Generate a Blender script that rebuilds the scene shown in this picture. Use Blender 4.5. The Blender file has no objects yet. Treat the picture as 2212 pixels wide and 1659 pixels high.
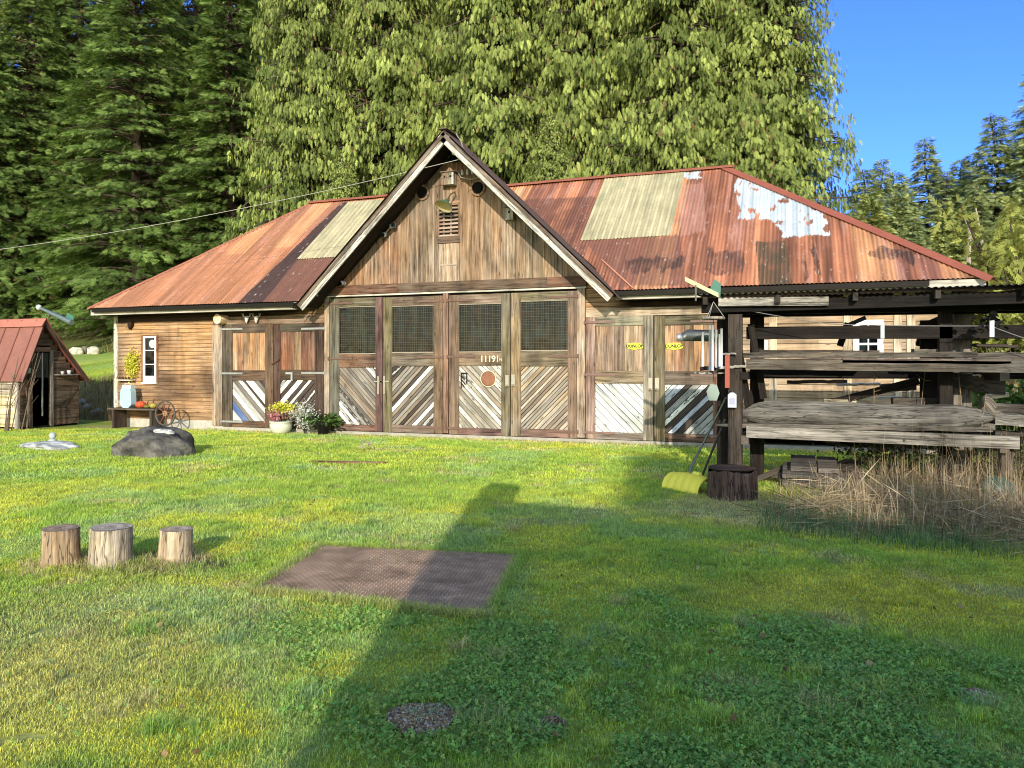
import bpy, math, random
import numpy as np
from mathutils import Vector, Matrix
rng = np.random.default_rng(7)
random.seed(7)
PI = math.pi
scene = bpy.context.scene
COL = scene.collection

# ------------------------------------------------------------------ site geometry
# x runs along the barn front, y goes back behind it, z is up. Survey of the site from one
# measured station: sight lines to points are intersected with real planes.
CAM = Vector((7.35, -15.74, 1.6)); YAW = math.radians(20)
FW = Vector((-math.sin(YAW), math.cos(YAW), 0)); RT = Vector((math.cos(YAW), math.sin(YAW), 0)); UP = Vector((0, 0, 1))
F = 1661.0; CX = 1106.0; CY = 791.0
def ray(x, y): return FW + RT*((x-CX)/F) + UP*((CY-y)/F)
def W(x, y, v=0.0):
    d = ray(x, y); t = (v-CAM.y)/d.y; p = CAM+d*t; return p
def G(x, y, z=0.0):
    d = ray(x, y); t = (z-CAM.z)/d.z; return CAM+d*t
def PZ(x, y, Z): return CAM+ray(x, y)*Z
def U(x, v=0.0): return W(x, CY, v).x
def ZZ(x, y, v=0.0): return W(x, y, v).z

SUN_DIR = Vector((-0.276, 0.961, -0.345)).normalized()   # travel direction of light

# ------------------------------------------------------------------ noise
def _h(ix, iy, s):
    n = (ix.astype(np.int64)*374761393 + iy.astype(np.int64)*668265263 + s*1442695041) & 0xffffffff
    n = ((n ^ (n >> 13))*1274126177) & 0xffffffff
    n = n ^ (n >> 16)
    return (n & 0xffff)/65535.0
def vn(x, y, s=0):
    x = np.asarray(x, float); y = np.asarray(y, float)
    ix = np.floor(x); iy = np.floor(y); fx = x-ix; fy = y-iy
    fx = fx*fx*(3-2*fx); fy = fy*fy*(3-2*fy)
    a = _h(ix, iy, s); b = _h(ix+1, iy, s); c = _h(ix, iy+1, s); d = _h(ix+1, iy+1, s)
    return (a*(1-fx)+b*fx)*(1-fy)+(c*(1-fx)+d*fx)*fy
def fbm(x, y, s=0, o=4):
    r = 0; a = .5; t = 0
    for i in range(o):
        r = r+a*vn(x*2**i, y*2**i, s+i*17); t += a; a *= .5
    return r/t
def sst(a, b, x):
    t = np.clip((np.asarray(x, float)-a)/(b-a), 0, 1); return t*t*(3-2*t)
def lerp3(a, b, t): return a*(1-t[..., None])+b*t[..., None]

def lin(c): c = c/255.; return c/12.92 if c <= .04045 else ((c+.055)/1.055)**2.4
def S(r, g, b, k=.75): return (lin(r)*k, lin(g)*k, lin(b)*k)

def terrain(u, v):
    u = np.asarray(u, float); v = np.asarray(v, float)
    bank = sst(1.6, 3.6, v)*1.05 + np.clip(v-3.6, 0, 12)*.14 + np.clip(v-16, 0, 90)*(.30+.32*(1-sst(-12, -4, u)))
    ml = np.maximum(1-sst(-10.9, -10.0, u), sst(8.8, 12, v)*(1-sst(-8, 14, u)*.9))
    base = (fbm(u*.5, v*.5, 5)-.5)*.07 * sst(.2, 2.0, np.abs(v+.2)) * (1-sst(-1.5, -.3, v)*(1-sst(8, 9, v))*(np.abs(u) < 11))
    pc_ = G(838, 1245); base = base*sst(1.1, 2.2, np.hypot(u-pc_.x, v-pc_.y))
    r = bank*ml + base
    r = r + sst(60, 300, np.hypot(u, v))*4
    return r

# ------------------------------------------------------------------ object helpers
def link(o): COL.objects.link(o); return o
def tag(o, label=None, cat=None, group=None, kind=None):
    if label: o['label'] = label
    if cat: o['category'] = cat
    if group: o['group'] = group
    if kind: o['kind'] = kind
    return o
def thing(name, loc, label, cat, group=None):
    o = bpy.data.objects.new(name, None); o.empty_display_size = .2; o.location = Vector(loc); link(o)
    return tag(o, label, cat, group)
def copy_tree(o, parent=None):
    c = o.copy(); COL.objects.link(c)
    if parent: c.parent = parent
    for ch in list(o.children): copy_tree(ch, c)
    return c
def wloc(o):
    p = Vector((0, 0, 0))
    while o is not None: p = p+o.location; o = o.parent
    return p

class MB:
    def __init__(s): s.V = []; s.Fc = []; s.UV = []; s.C = []
    def face(s, pts, uvs, col):
        b = len(s.V); s.V += [tuple(p) for p in pts]; s.C += [col]*len(pts)
        s.Fc.append(tuple(range(b, b+len(pts)))); s.UV += uvs
    def box(s, o, a, b, c, col, jit=.0):
        """o corner, a along the grain, b width, c thickness"""
        o = Vector(o); a = Vector(a); b = Vector(b); c = Vector(c)
        if jit:
            o = o+Vector((random.uniform(-jit, jit), random.uniform(-jit, jit)*.5, random.uniform(-jit, jit)))
        if a.cross(b).dot(c) < 0: o = o+c; c = -c
        la, lb, lc = a.length, b.length, c.length
        ou, ov = random.uniform(0, 50), random.uniform(0, 50)
        if len(col) == 3: col = (*col, 0.)
        P = lambda i, j, k: o+a*i+b*j+c*k
        def q(p, uv): s.face(p, [(ou+x, ov+y) for x, y in uv], col)
        q([P(0,0,0),P(0,1,0),P(1,1,0),P(1,0,0)], [(0,0),(0,lb),(la,lb),(la,0)])
        q([P(0,0,1),P(1,0,1),P(1,1,1),P(0,1,1)], [(0,0),(la,0),(la,lb),(0,lb)])
        q([P(0,0,0),P(1,0,0),P(1,0,1),P(0,0,1)], [(0,0),(la,0),(la,lc),(0,lc)])
        q([P(0,1,0),P(0,1,1),P(1,1,1),P(1,1,0)], [(0,0),(0,lc),(la,lc),(la,0)])
        q([P(0,0,0),P(0,0,1),P(0,1,1),P(0,1,0)], [(0,0),(0,lc*.1),(lb,lc*.1),(lb,0)])
        q([P(1,0,0),P(1,1,0),P(1,1,1),P(1,0,1)], [(0,0),(lb,0),(lb,lc*.1),(0,lc*.1)])
    def beam(s, p0, p1, w, h, col, upv=(0, 0, 1)):
        p0 = Vector(p0); p1 = Vector(p1); a = p1-p0
        sd = a.cross(Vector(upv)).normalized(); up = sd.cross(a).normalized()
        s.box(p0-sd*w/2-up*h/2, a, sd*w, up*h, col)
    def prism(s, pts, front, back, grain, col):
        """pts: (u,z) polygon CCW seen from -y; front/back: y values"""
        if len(col) == 3: col = (*col, 0.)
        ou, ov = random.uniform(0, 50), random.uniform(0, 50); g = Vector(grain).normalized(); n = Vector((-g.y, g.x))
        uv = [(ou+Vector(p).dot(g), ov+Vector(p).dot(n)) for p in pts]
        s.face([(p[0], front, p[1]) for p in pts], uv, col)
        k = len(pts)
        for i in range(k):
            j = (i+1) % k
            s.face([(pts[i][0], front, pts[i][1]), (pts[i][0], back, pts[i][1]), (pts[j][0], back, pts[j][1]), (pts[j][0], front, pts[j][1])],
                   [uv[i], (uv[i][0], uv[i][1]+.02), (uv[j][0], uv[j][1]+.02), uv[j]], col)
    def tube(s, path, rad, n=8, col=(.5, .5, .5), cap=True, rough=0., flat=1.):
        path = [Vector(p) for p in path]
        if not hasattr(rad, '__len__'): rad = [rad]*len(path)
        if len(col) == 3: col = (*col, 0.)
        b = len(s.V); m = len(path); L = 0; ph = [random.uniform(0, 9) for _ in range(4)]
        t0 = (path[1]-path[0]).normalized(); ref = Vector((0, 0, 1)) if abs(t0.z) < .9 else Vector((1, 0, 0))
        Ls = []
        for i, p in enumerate(path):
            t = (path[min(i+1, m-1)]-path[max(i-1, 0)]).normalized()
            x = t.cross(ref).normalized(); y = t.cross(x).normalized()
            if i: L += (p-path[i-1]).length
            Ls.append(L)
            for k in range(n):
                a = 2*PI*k/n
                r = rad[i]*(1+rough*(math.sin(2*a+ph[0])*.5+math.sin(3*a+ph[1])*.35+math.sin(5*a+ph[2]+i*.3)*.25+random.uniform(-.3, .3)))
                s.V.append(tuple(p+x*math.cos(a)*r+y*math.sin(a)*r*flat)); s.C.append(col)
        ou = random.uniform(0, 30); cr = 2*PI*max(rad)
        for i in range(m-1):
            for k in range(n):
                k2 = (k+1) % n
                s.Fc.append((b+i*n+k, b+i*n+k2, b+(i+1)*n+k2, b+(i+1)*n+k))
                c0, c1 = cr*k/n, cr*(k+1)/n
                s.UV += [(ou+Ls[i], c0), (ou+Ls[i], c1), (ou+Ls[i+1], c1), (ou+Ls[i+1], c0)]
        if cap:
            s.Fc.append(tuple(b+k for k in range(n))); s.UV += [(ou+math.cos(2*PI*k/n)*rad[0], math.sin(2*PI*k/n)*rad[0]) for k in range(n)]
            e = b+(m-1)*n
            s.Fc.append(tuple(e+k for k in reversed(range(n)))); s.UV += [(ou+math.cos(2*PI*k/n)*rad[-1], math.sin(2*PI*k/n)*rad[-1]) for k in reversed(range(n))]
    def disc(s, c, r, n, normal, col, rx=1.):
        nrm = Vector(normal).normalized(); x = nrm.cross(Vector((0, 0, 1)))
        x = x.normalized() if x.length > .01 else Vector((1, 0, 0)); y = nrm.cross(x)
        if len(col) == 3: col = (*col, 0.)
        s.face([Vector(c)+x*math.cos(2*PI*k/n)*r*rx+y*math.sin(2*PI*k/n)*r for k in range(n)], [(math.cos(2*PI*k/n)*r, math.sin(2*PI*k/n)*r) for k in range(n)], col)
    def lathe(s, c, prof, n=24, col=(.5, .5, .5), squash=1., axis=None):
        c = Vector(c); b = len(s.V)
        if len(col) == 3: col = (*col, 0.)
        M = axis.to_track_quat('Z', 'Y').to_matrix() if axis is not None else Matrix.Identity(3)
        for r, z in prof:
            for k in range(n):
                a = 2*PI*k/n; s.V.append(tuple(c+M @ Vector((math.cos(a)*r, math.sin(a)*r*squash, z)))); s.C.append(col)
        for i in range(len(prof)-1):
            for k in range(n):
                k2 = (k+1) % n
                s.Fc.append((b+i*n+k, b+i*n+k2, b+(i+1)*n+k2, b+(i+1)*n+k)); s.UV += [(i*.1, k/n), (i*.1, (k+1)/n), (i*.1+.1, (k+1)/n), (i*.1+.1, k/n)]
    def build(s, name, mat, parent=None, origin=None, smooth=False, label=None):
        if parent is not None: org = wloc(parent)
        else: org = Vector(origin) if origin is not None else Vector(s.V[0])
        me = bpy.data.meshes.new(name)
        me.from_pydata([(v[0]-org.x, v[1]-org.y, v[2]-org.z) for v in s.V], [], s.Fc)
        uvl = me.uv_layers.new(name='uv'); uvl.data.foreach_set('uv', np.array(s.UV, dtype=np.float32).ravel())
        at = me.color_attributes.new('Col', 'FLOAT_COLOR', 'POINT'); at.data.foreach_set('color', np.array(s.C, dtype=np.float32).ravel())
        if smooth: me.polygons.foreach_set('use_smooth', [True]*len(me.polygons))
        me.materials.append(mat); me.validate()
        o = bpy.data.objects.new(name, me); link(o)
        if parent is not None: o.parent = parent
        else: o.location = org
        if label: o['label'] = label
        return o

def np_mesh(name, V, T, C, mat, parent=None, origin=(0, 0, 0), smooth=False):
    org = np.array(wloc(parent)) if parent is not None else np.array(origin)
    V = np.asarray(V, np.float32)-org.astype(np.float32); T = np.asarray(T, np.int32)
    me = bpy.data.meshes.new(name); k = T.shape[1]
    me.vertices.add(len(V)); me.vertices.foreach_set('co', V.ravel())
    me.loops.add(T.size); me.loops.foreach_set('vertex_index', T.ravel())
    me.polygons.add(len(T)); me.polygons.foreach_set('loop_start', np.arange(0, T.size, k, dtype=np.int32))
    me.polygons.foreach_set('loop_total', np.full(len(T), k, np.int32))
    if smooth: me.polygons.foreach_set('use_smooth', np.ones(len(T), bool))
    me.update(calc_edges=True)
    C = np.asarray(C, np.float32)
    if C.shape[1] == 3: C = np.concatenate([C, np.ones((len(C), 1), np.float32)], 1)
    at = me.color_attributes.new('Col', 'FLOAT_COLOR', 'POINT'); at.data.foreach_set('color', C.ravel())
    me.materials.append(mat)
    o = bpy.data.objects.new(name, me); link(o)
    if parent is not None: o.parent = parent
    else: o.location = Vector(origin)
    return o

# ------------------------------------------------------------------ materials
def newmat(name):
    m = bpy.data.materials.new(name); m.use_nodes = True; nt = m.node_tree
    b = nt.nodes['Principled BSDF']; b.inputs['Specular IOR Level'].default_value = .25
    return m, nt, b
def nn(nt, t, **kw):
    n = nt.nodes.new(t)
    for k, v in kw.items(): setattr(n, k, v)
    return n
def math_(nt, op, a, b=None, clamp=False):
    n = nn(nt, 'ShaderNodeMath', operation=op); n.use_clamp = clamp
    for i, x in enumerate((a, b)):
        if x is None: continue
        if isinstance(x, (int, float)): n.inputs[i].default_value = x
        else: nt.links.new(x, n.inputs[i])
    return n.outputs[0]
def ramp(nt, x, a, b, lo=0., hi=1.):
    n = nn(nt, 'ShaderNodeMapRange'); nt.links.new(x, n.inputs[0])
    n.inputs[1].default_value = a; n.inputs[2].default_value = b; n.inputs[3].default_value = lo; n.inputs[4].default_value = hi
    return n.outputs[0]
def noise(nt, vec, scale, detail=3, rough=.55, sc=None):
    if sc:
        m = nn(nt, 'ShaderNodeMapping'); m.inputs['Scale'].default_value = sc; nt.links.new(vec, m.inputs[0]); vec = m.outputs[0]
    n = nn(nt, 'ShaderNodeTexNoise'); n.inputs['Scale'].default_value = scale; n.inputs['Detail'].default_value = detail; n.inputs['Roughness'].default_value = rough
    nt.links.new(vec, n.inputs['Vector']); return n.outputs['Fac']
def mixc(nt, f, a, b, blend='MIX'):
    n = nn(nt, 'ShaderNodeMix', data_type='RGBA', blend_type=blend)
    for i, x in ((0, f), (6, a), (7, b)):
        if isinstance(x, (int, float)): n.inputs[i].default_value = x
        elif isinstance(x, tuple): n.inputs[i].default_value = (*x[:3], 1)
        else: nt.links.new(x, n.inputs[i])
    return n.outputs[2]
def vscale(nt, c, f):
    n = nn(nt, 'ShaderNodeVectorMath', operation='SCALE'); nt.links.new(c, n.inputs[0])
    if isinstance(f, (int, float)): n.inputs['Scale'].default_value = f
    else: nt.links.new(f, n.inputs['Scale'])
    return n.outputs[0]
def bump(nt, b, h, dist=.01, st=.6):
    n = nn(nt, 'ShaderNodeBump'); n.inputs['Distance'].default_value = dist; n.inputs['Strength'].default_value = st
    nt.links.new(h, n.inputs['Height']); nt.links.new(n.outputs[0], b.inputs['Normal'])

def wood_mat(name, contrast=1.3, grey=.38, dirt=.5, bumpd=.006, rough=.85, gain=1.22, crack=0.):
    m, nt, b = newmat(name)
    uv = nn(nt, 'ShaderNodeUVMap').outputs[0]; geo = nn(nt, 'ShaderNodeNewGeometry').outputs['Position']
    att = nn(nt, 'ShaderNodeAttribute', attribute_name='Col')
    fine = noise(nt, uv, 1, 4, .65, (2.2, 75, 1)); mid = noise(nt, uv, 1, 3, .6, (.9, 16, 1)); blot = noise(nt, uv, 1, 3, .55, (1.6, 3.5, 1))
    knot = nn(nt, 'ShaderNodeTexVoronoi'); knot.inputs['Scale'].default_value = 1.
    mp = nn(nt, 'ShaderNodeMapping'); mp.inputs['Scale'].default_value = (2.2, 7, 1); nt.links.new(uv, mp.inputs[0]); nt.links.new(mp.outputs[0], knot.inputs['Vector'])
    kn = ramp(nt, knot.outputs['Distance'], .05, .16, .35, 1.)
    g = math_(nt, 'ADD', math_(nt, 'MULTIPLY', math_(nt, 'SUBTRACT', fine, .5), 2.2*contrast), math_(nt, 'MULTIPLY', math_(nt, 'SUBTRACT', mid, .5), 2.0*contrast))
    g = math_(nt, 'ADD', g, math_(nt, 'MULTIPLY', math_(nt, 'SUBTRACT', blot, .5), 1.5*contrast))
    f = math_(nt, 'MULTIPLY', math_(nt, 'MAXIMUM', math_(nt, 'ADD', g, 1.), .18), kn)
    c = vscale(nt, att.outputs['Color'], math_(nt, 'MULTIPLY', f, gain))
    # weathering to silver grey in patches, dark damp stains
    pz = noise(nt, geo, .9, 4, .6); bw = nn(nt, 'ShaderNodeRGBToBW'); nt.links.new(c, bw.inputs[0])
    gc = nn(nt, 'ShaderNodeCombineColor'); 
    for i, k in enumerate((1.08, 1.0, .88)): nt.links.new(math_(nt, 'MULTIPLY', bw.outputs[0], k*1.12), gc.inputs[i])
    gm = math_(nt, 'MULTIPLY', ramp(nt, math_(nt, 'ADD', pz, math_(nt, 'MULTIPLY', math_(nt, 'SUBTRACT', mid, .5), .7)), .42, .66), grey, True)
    c = mixc(nt, gm, c, gc.outputs[0])
    st = noise(nt, geo, .7, 4, .65, (2.2, 1, .55)); dk = ramp(nt, math_(nt, 'ADD', st, math_(nt, 'MULTIPLY', math_(nt, 'SUBTRACT', fine, .5), .35)), .52, .72, 1., 1.-dirt)
    c = vscale(nt, c, dk)
    # chipped paint: Col alpha is how far it has flaked
    ch = noise(nt, uv, 1, 5, .7, (5, 22, 1)); thr = math_(nt, 'SUBTRACT', 1., att.outputs['Alpha'])
    fl = ramp(nt, math_(nt, 'SUBTRACT', math_(nt, 'ADD', math_(nt,'MULTIPLY',math_(nt,'SUBTRACT',ch,.5),2.2), .5), thr), -.03, .05)
    fl = math_(nt, 'MULTIPLY', fl, math_(nt, 'GREATER_THAN', att.outputs['Alpha'], .01))
    c = mixc(nt, fl, c, (.075, .062, .052))
    if crack:
        cr = noise(nt, uv, 1, 3, .6, (1.1, 9, 1)); ck = ramp(nt, math_(nt, 'ABSOLUTE', math_(nt, 'SUBTRACT', cr, .5)), .0, .022, 1-crack, 1.); ck.node.clamp = True
        c = vscale(nt, c, ck)
    nt.links.new(c, b.inputs['Base Color']); b.inputs['Roughness'].default_value = rough
    bump(nt, b, math_(nt, 'ADD', fine, mid), bumpd, .7)
    return m
def flat_mat(name, rough=.6, metal=0., nscale=30, namp=.35, bumpd=.0, spec=.3):
    """colour from Col with noise break-up"""
    m, nt, b = newmat(name); att = nn(nt, 'ShaderNodeAttribute', attribute_name='Col')
    geo = nn(nt, 'ShaderNodeNewGeometry').outputs['Position']
    n1 = noise(nt, geo, nscale, 4, .6); n2 = noise(nt, geo, nscale*.12, 3, .6)
    f = math_(nt, 'ADD', 1., math_(nt, 'ADD', math_(nt, 'MULTIPLY', math_(nt, 'SUBTRACT', n1, .5), 2*namp), math_(nt, 'MULTIPLY', math_(nt, 'SUBTRACT', n2, .5), 2*namp)))
    nt.links.new(vscale(nt, att.outputs['Color'], f), b.inputs['Base Color'])
    b.inputs['Roughness'].default_value = rough; b.inputs['Metallic'].default_value = metal; b.inputs['Specular IOR Level'].default_value = spec
    if bumpd: bump(nt, b, n1, bumpd, .7)
    return m
def leaf_mat(name, trans=.35, rough=.55, spec=.2):
    m, nt, b = newmat(name); att = nn(nt, 'ShaderNodeAttribute', attribute_name='Col')
    nt.links.new(att.outputs['Color'], b.inputs['Base Color']); b.inputs['Roughness'].default_value = rough; b.inputs['Specular IOR Level'].default_value = spec
    t = nn(nt, 'ShaderNodeBsdfTranslucent'); tc = mixc(nt, 1., att.outputs['Color'], (1.15, 1.25, .7), 'MULTIPLY'); nt.links.new(tc, t.inputs[0])
    mx = nn(nt, 'ShaderNodeMixShader'); mx.inputs[0].default_value = trans
    nt.links.new(b.outputs[0], mx.inputs[1]); nt.links.new(t.outputs[0], mx.inputs[2]); nt.links.new(mx.outputs[0], nt.nodes['Material Output'].inputs[0])
    return m
M_WOOD = wood_mat('weathered_wood')
M_WOODR = wood_mat('red_brown_wood', 1.3, .2, .55)
M_GREYWOOD = wood_mat('silver_wood', 1.3, .6, .6, gain=1.0, crack=.5)
M_SIDING = wood_mat('cedar_siding', .8, .22, .5, .003, gain=1.15)
M_PAINTW = wood_mat('flaking_paint', .75, .5, .3, .003, gain=1.2)
M_METAL = flat_mat('dull_metal', .45, .6, 25, .2)
M_IRON = flat_mat('rusty_iron', .75, .2, 40, .35, .002)
M_PAINT = flat_mat('painted', .5, 0, 20, .12)
M_PLASTIC = flat_mat('plastic', .38, 0, 8, .06, 0, .5)
M_STONE = flat_mat('stone', .9, 0, 9, .45, .02)
M_ROCK = flat_mat('rough_rock', .9, 0, 14, .6, .06, .2)
M_ROOF = flat_mat('roof_sheet', .62, .0, 16, .24, .003, .35)
M_LEAF = leaf_mat('leaf', .3); M_GRASS = leaf_mat('grass_blade', .35, .6, .15); M_DRY = leaf_mat('dry_stalk', .25, .8, .1)
M_NEEDLE = leaf_mat('needle', .22, .6, .15)
M_SOIL = flat_mat('soil', .95, 0, 12, .3, .02, .1)
M_BLACK, _nt, _b = newmat('dark_interior'); _b.inputs['Base Color'].default_value = (.008, .007, .006, 1); _b.inputs['Roughness'].default_value = .9
M_GLASS, _nt, _b = newmat('window_glass'); _b.inputs['Base Color'].default_value = (.012, .014, .014, 1); _b.inputs['Roughness'].default_value = .08; _b.inputs['Specular IOR Level'].default_value = .22
_g = nn(_nt, 'ShaderNodeNewGeometry').outputs['Position']; _n = noise(_nt, _g, 2.2, 2, .5); bump(_nt, _b, _n, .02, .35)
_m1 = noise(_nt, _g, 1, 4, .6, (6, 1, 1.6)); _m2 = noise(_nt, _g, 3.1, 3, .6)
_nt.links.new(mixc(_nt, ramp(_nt, _m1, .5, .62), mixc(_nt, ramp(_nt, _m2, .5, .66), (.004, .004, .004), (.026, .014, .009)), (.016, .026, .025)), _b.inputs['Base Color'])
# bark
def bark_mat(name, c1, c2):
    m, nt, b = newmat(name); uv = nn(nt, 'ShaderNodeUVMap').outputs[0]
    a = noise(nt, uv, 1, 5, .7, (3, 26, 1)); k = noise(nt, uv, 1, 3, .6, (14, 40, 1))
    nt.links.new(mixc(nt, ramp(nt, math_(nt, 'ADD', math_(nt, 'MULTIPLY', a, .7), math_(nt, 'MULTIPLY', k, .3)), .38, .62), c1, c2), b.inputs['Base Color'])
    b.inputs['Roughness'].default_value = .9; bump(nt, b, a, .02, .9); return m
M_BARK = bark_mat('bark', (.035, .025, .018), (.16, .12, .09))
M_LOGSIDE = wood_mat('log_side', 1.2, .35, .5, .02, gain=1.25, crack=.8)

# ------------------------------------------------------------------ world, sun, camera
w = bpy.data.worlds.new('World'); scene.world = w; w.use_nodes = True; wn = w.node_tree
sky = wn.nodes.new('ShaderNodeTexSky'); sky.sky_type = 'NISHITA'; sky.sun_disc = False
to = -SUN_DIR; el = math.asin(to.z); az = math.atan2(to.x, to.y)
sky.sun_elevation = el; sky.sun_rotation = az; sky.altitude = 100; sky.air_density = 1.0; sky.dust_density = .15; sky.ozone_density = 3.0
_t = wn.nodes.new('ShaderNodeMix'); _t.data_type = 'RGBA'; _t.blend_type = 'MULTIPLY'; _t.inputs[0].default_value = 1.; 
_tc = wn.nodes.new('ShaderNodeTexCoord'); _sp = wn.nodes.new('ShaderNodeSeparateXYZ'); wn.links.new(_tc.outputs['Generated'], _sp.inputs[0])
_mr = wn.nodes.new('ShaderNodeMapRange'); wn.links.new(_sp.outputs['Y'], _mr.inputs[0]); _mr.inputs[1].default_value = .35; _mr.inputs[2].default_value = -.35; _mr.inputs[3].default_value = 0; _mr.inputs[4].default_value = 1
_tint = wn.nodes.new('ShaderNodeMix'); _tint.data_type = 'RGBA'; wn.links.new(_mr.outputs[0], _tint.inputs[0]); _tint.inputs[6].default_value = (.62, 1.02, 2.25, 1); _tint.inputs[7].default_value = (3.4, 2.7, 2.1, 1)   # deep blue to the north; south sky brightened and warmed as added fill light
wn.links.new(_tint.outputs[2], _t.inputs[7])
wn.links.new(sky.outputs[0], _t.inputs[6]); wn.links.new(_t.outputs[2], wn.nodes['Background'].inputs[0]); wn.nodes['Background'].inputs[1].default_value = .15
sd = bpy.data.lights.new('sun', 'SUN'); sd.energy = 4.7; sd.angle = math.radians(.5); sd.color = (1., .93, .8)
so = bpy.data.objects.new('sun', sd); link(so); so.rotation_euler = SUN_DIR.to_track_quat('-Z', 'Y').to_euler()
cd = bpy.data.cameras.new('camera'); cam = bpy.data.objects.new('camera', cd); link(cam); scene.camera = cam
cam.location = CAM; cam.rotation_euler = (PI/2, 0, YAW); cd.sensor_width = 36; cd.lens = 36*F/2212; cd.shift_y = -38.5/2212; cd.clip_end = 3000; cd.clip_start = .05
scene.cycles.filter_width = 1.05
scene.view_settings.view_transform = 'Standard'; scene.view_settings.look = 'None'; scene.view_settings.exposure = 0

# ------------------------------------------------------------------ lawn
def ellm(u, v, c, ax, ay, ang=0, soft=.25, ns=3, seed=1, amp=.5):
    du = u-c[0]; dv = v-c[1]; ca, sa = math.cos(ang), math.sin(ang)
    a = (du*ca+dv*sa)/ax; b = (-du*sa+dv*ca)/ay
    d = np.hypot(a, b)+(fbm(u*ns, v*ns, seed)-.5)*amp*2
    return 1-sst(1-soft, 1+soft, d)
gC = [G(1500, 1400), G(1900, 1600), G(1150, 1640), G(2100, 1400)]
def lawn(u, v):
    """returns colour, clover mask, moss mask, dry mask, wear mask"""
    u = np.asarray(u, float); v = np.asarray(v, float)
    n1 = fbm(u*.7, v*.7, 11); n2 = fbm(u*2.3, v*2.3, 23); n3 = fbm(u*8, v*8, 31, 3)
    green = np.array([.44, .60, .11]); moss = np.array([.74, .70, .11]); dry = np.array([.80, .70, .36]); clov = np.array([.30, .50, .11]); blue = np.array([.42, .60, .26])
    dist = (u-CAM.x)*FW.x+(v-CAM.y)*FW.y
    mm = sst(.42, .66, n1*.4+n2*.6+.03)*.7
    p = G(1950, 1290); mm = np.maximum(mm, ellm(u, v, (p.x, p.y), 1.8, .7, .35, .5, 2, 3, .3)*.95)
    p = G(560, 1000); mm = mm*(1-.5*ellm(u, v, (p.x, p.y), 7, 3, 0, .5, 1, 4, .3))
    c = lerp3(green[None]*np.ones((*u.shape, 1)), moss[None]*np.ones((*u.shape, 1)), mm)
    p = G(1500, 1430); cl = ellm(u, v, (p.x, p.y), 2.0, .8, .0, .5, 1.6, 9, .8)
    p = G(1450, 1560); cl = np.maximum(cl, ellm(u, v, (p.x, p.y), 1.3, .6, .0, .5, 1.6, 10, .8))
    p = G(1560, 1090); cl = np.maximum(cl, .7*ellm(u, v, (p.x, p.y), 1.2, .8, .3, .4, 2, 12, .5))
    cl = np.clip(cl, 0, 1)*(1-.9*sst(.46, .6, fbm(u*2.6, v*2.6, 88))); c = lerp3(c, clov[None]*np.ones_like(c), cl*.93)
    p = G(90, 1400); dr = ellm(u, v, (p.x, p.y), 1.1, 1.2, .5, .6, 2.5, 14, .5)*.42
    p = G(600, 930); dr = np.maximum(dr, (1-sst(.15, .5, np.abs(v+.25)))*.6*(u > -10.3)*(u < 8))
    dr = np.maximum(dr, sst(.66, .74, fbm(u*1.7, v*1.7, 77))*.5)
    p = G(1900, 1120); dr = np.maximum(dr, ellm(u, v, (p.x, p.y), 2.4, 1.0, .2, .3, 2, 15, .3)*.85)
    c = lerp3(c, dry[None]*np.ones_like(c), dr)
    bl = sst(.56, .7, fbm(u*1.3+9, v*1.3, 41))*(1-cl)*.5; c = lerp3(c, blue[None]*np.ones_like(c), bl)
    c = c*(.78+.44*n3)[..., None]*(.85+.3*n2)[..., None]
    wear = np.zeros_like(u)
    for (x, y, a, b) in HOLES:
        q = G(x, y); wear = np.maximum(wear, ellm(u, v, (q.x, q.y), a, b, 0, .15, 7, 60+int(x) % 7, .22))
    return c, cl, mm, dr, wear
HOLES = [(912, 1556, .155, .15), (2110, 1508, .07, .05), (1195, 1568, .07, .04), (652, 1603, .035, .03), (1705, 1395, .05, .05), (1850, 1540, .05, .04), (1650, 1350, .05, .03),
         (385, 1212, .55, .13), (150, 1222, .3, .12), (250, 1228, .45, .13), (635, 1395, .04, .05), (650, 1520, .035, .06)]
PLATE = [G(694, 1180), G(1124, 1200), G(1056, 1334), G(540, 1276)]
def in_poly(px, py, poly):
    ins = np.zeros(px.shape, bool); n = len(poly)
    for i in range(n):
        x0, y0 = poly[i][0], poly[i][1]; x1, y1 = poly[(i+1) % n][0], poly[(i+1) % n][1]
        c = ((y0 > py) != (y1 > py)) & (px < (x1-x0)*(py-y0)/((y1-y0) if y1 != y0 else 1e-9)+x0)
        ins ^= c
    return ins

def grid_lines(lo, hi, fine_lo, fine_hi, step, grow=1.25):
    a = list(np.arange(fine_lo, fine_hi+step/2, step)); s = step; x = fine_hi
    while x < hi: s = min(s*grow, 60); x += s; a.append(x)
    s = step; x = fine_lo
    while x > lo: s = min(s*grow, 60); x -= s; a.insert(0, x)
    return np.array(a)
gu = grid_lines(-700, 700, -14, 12, .075); gv = grid_lines(-300, 900, -15.5, 1.5, .075)
UU, VV = np.meshgrid(gu, gv); uu = UU.ravel(); vv = VV.ravel()
zz = terrain(uu, vv); c, cl, mm, dr, wr = lawn(uu, vv)
c = c*.55; far = sst(20, 45, np.hypot(uu-0, vv+8)); c = lerp3(c*1.0, np.array([.03, .035, .018])[None]*np.ones_like(c), far)
hillg = (uu < -9.5)*(vv > 3)*(vv < 17); c = np.where(hillg[:, None] > 0, c*1.7, c)
bank_c = ((vv > 1.3)*(vv < 3.7)*(uu < -9.8)).astype(float)*(.6+.4*vn(uu*3, vv*3, 3)); c = lerp3(c, np.array([.12, .085, .05])[None]*np.ones_like(c), bank_c*.85)
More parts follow.
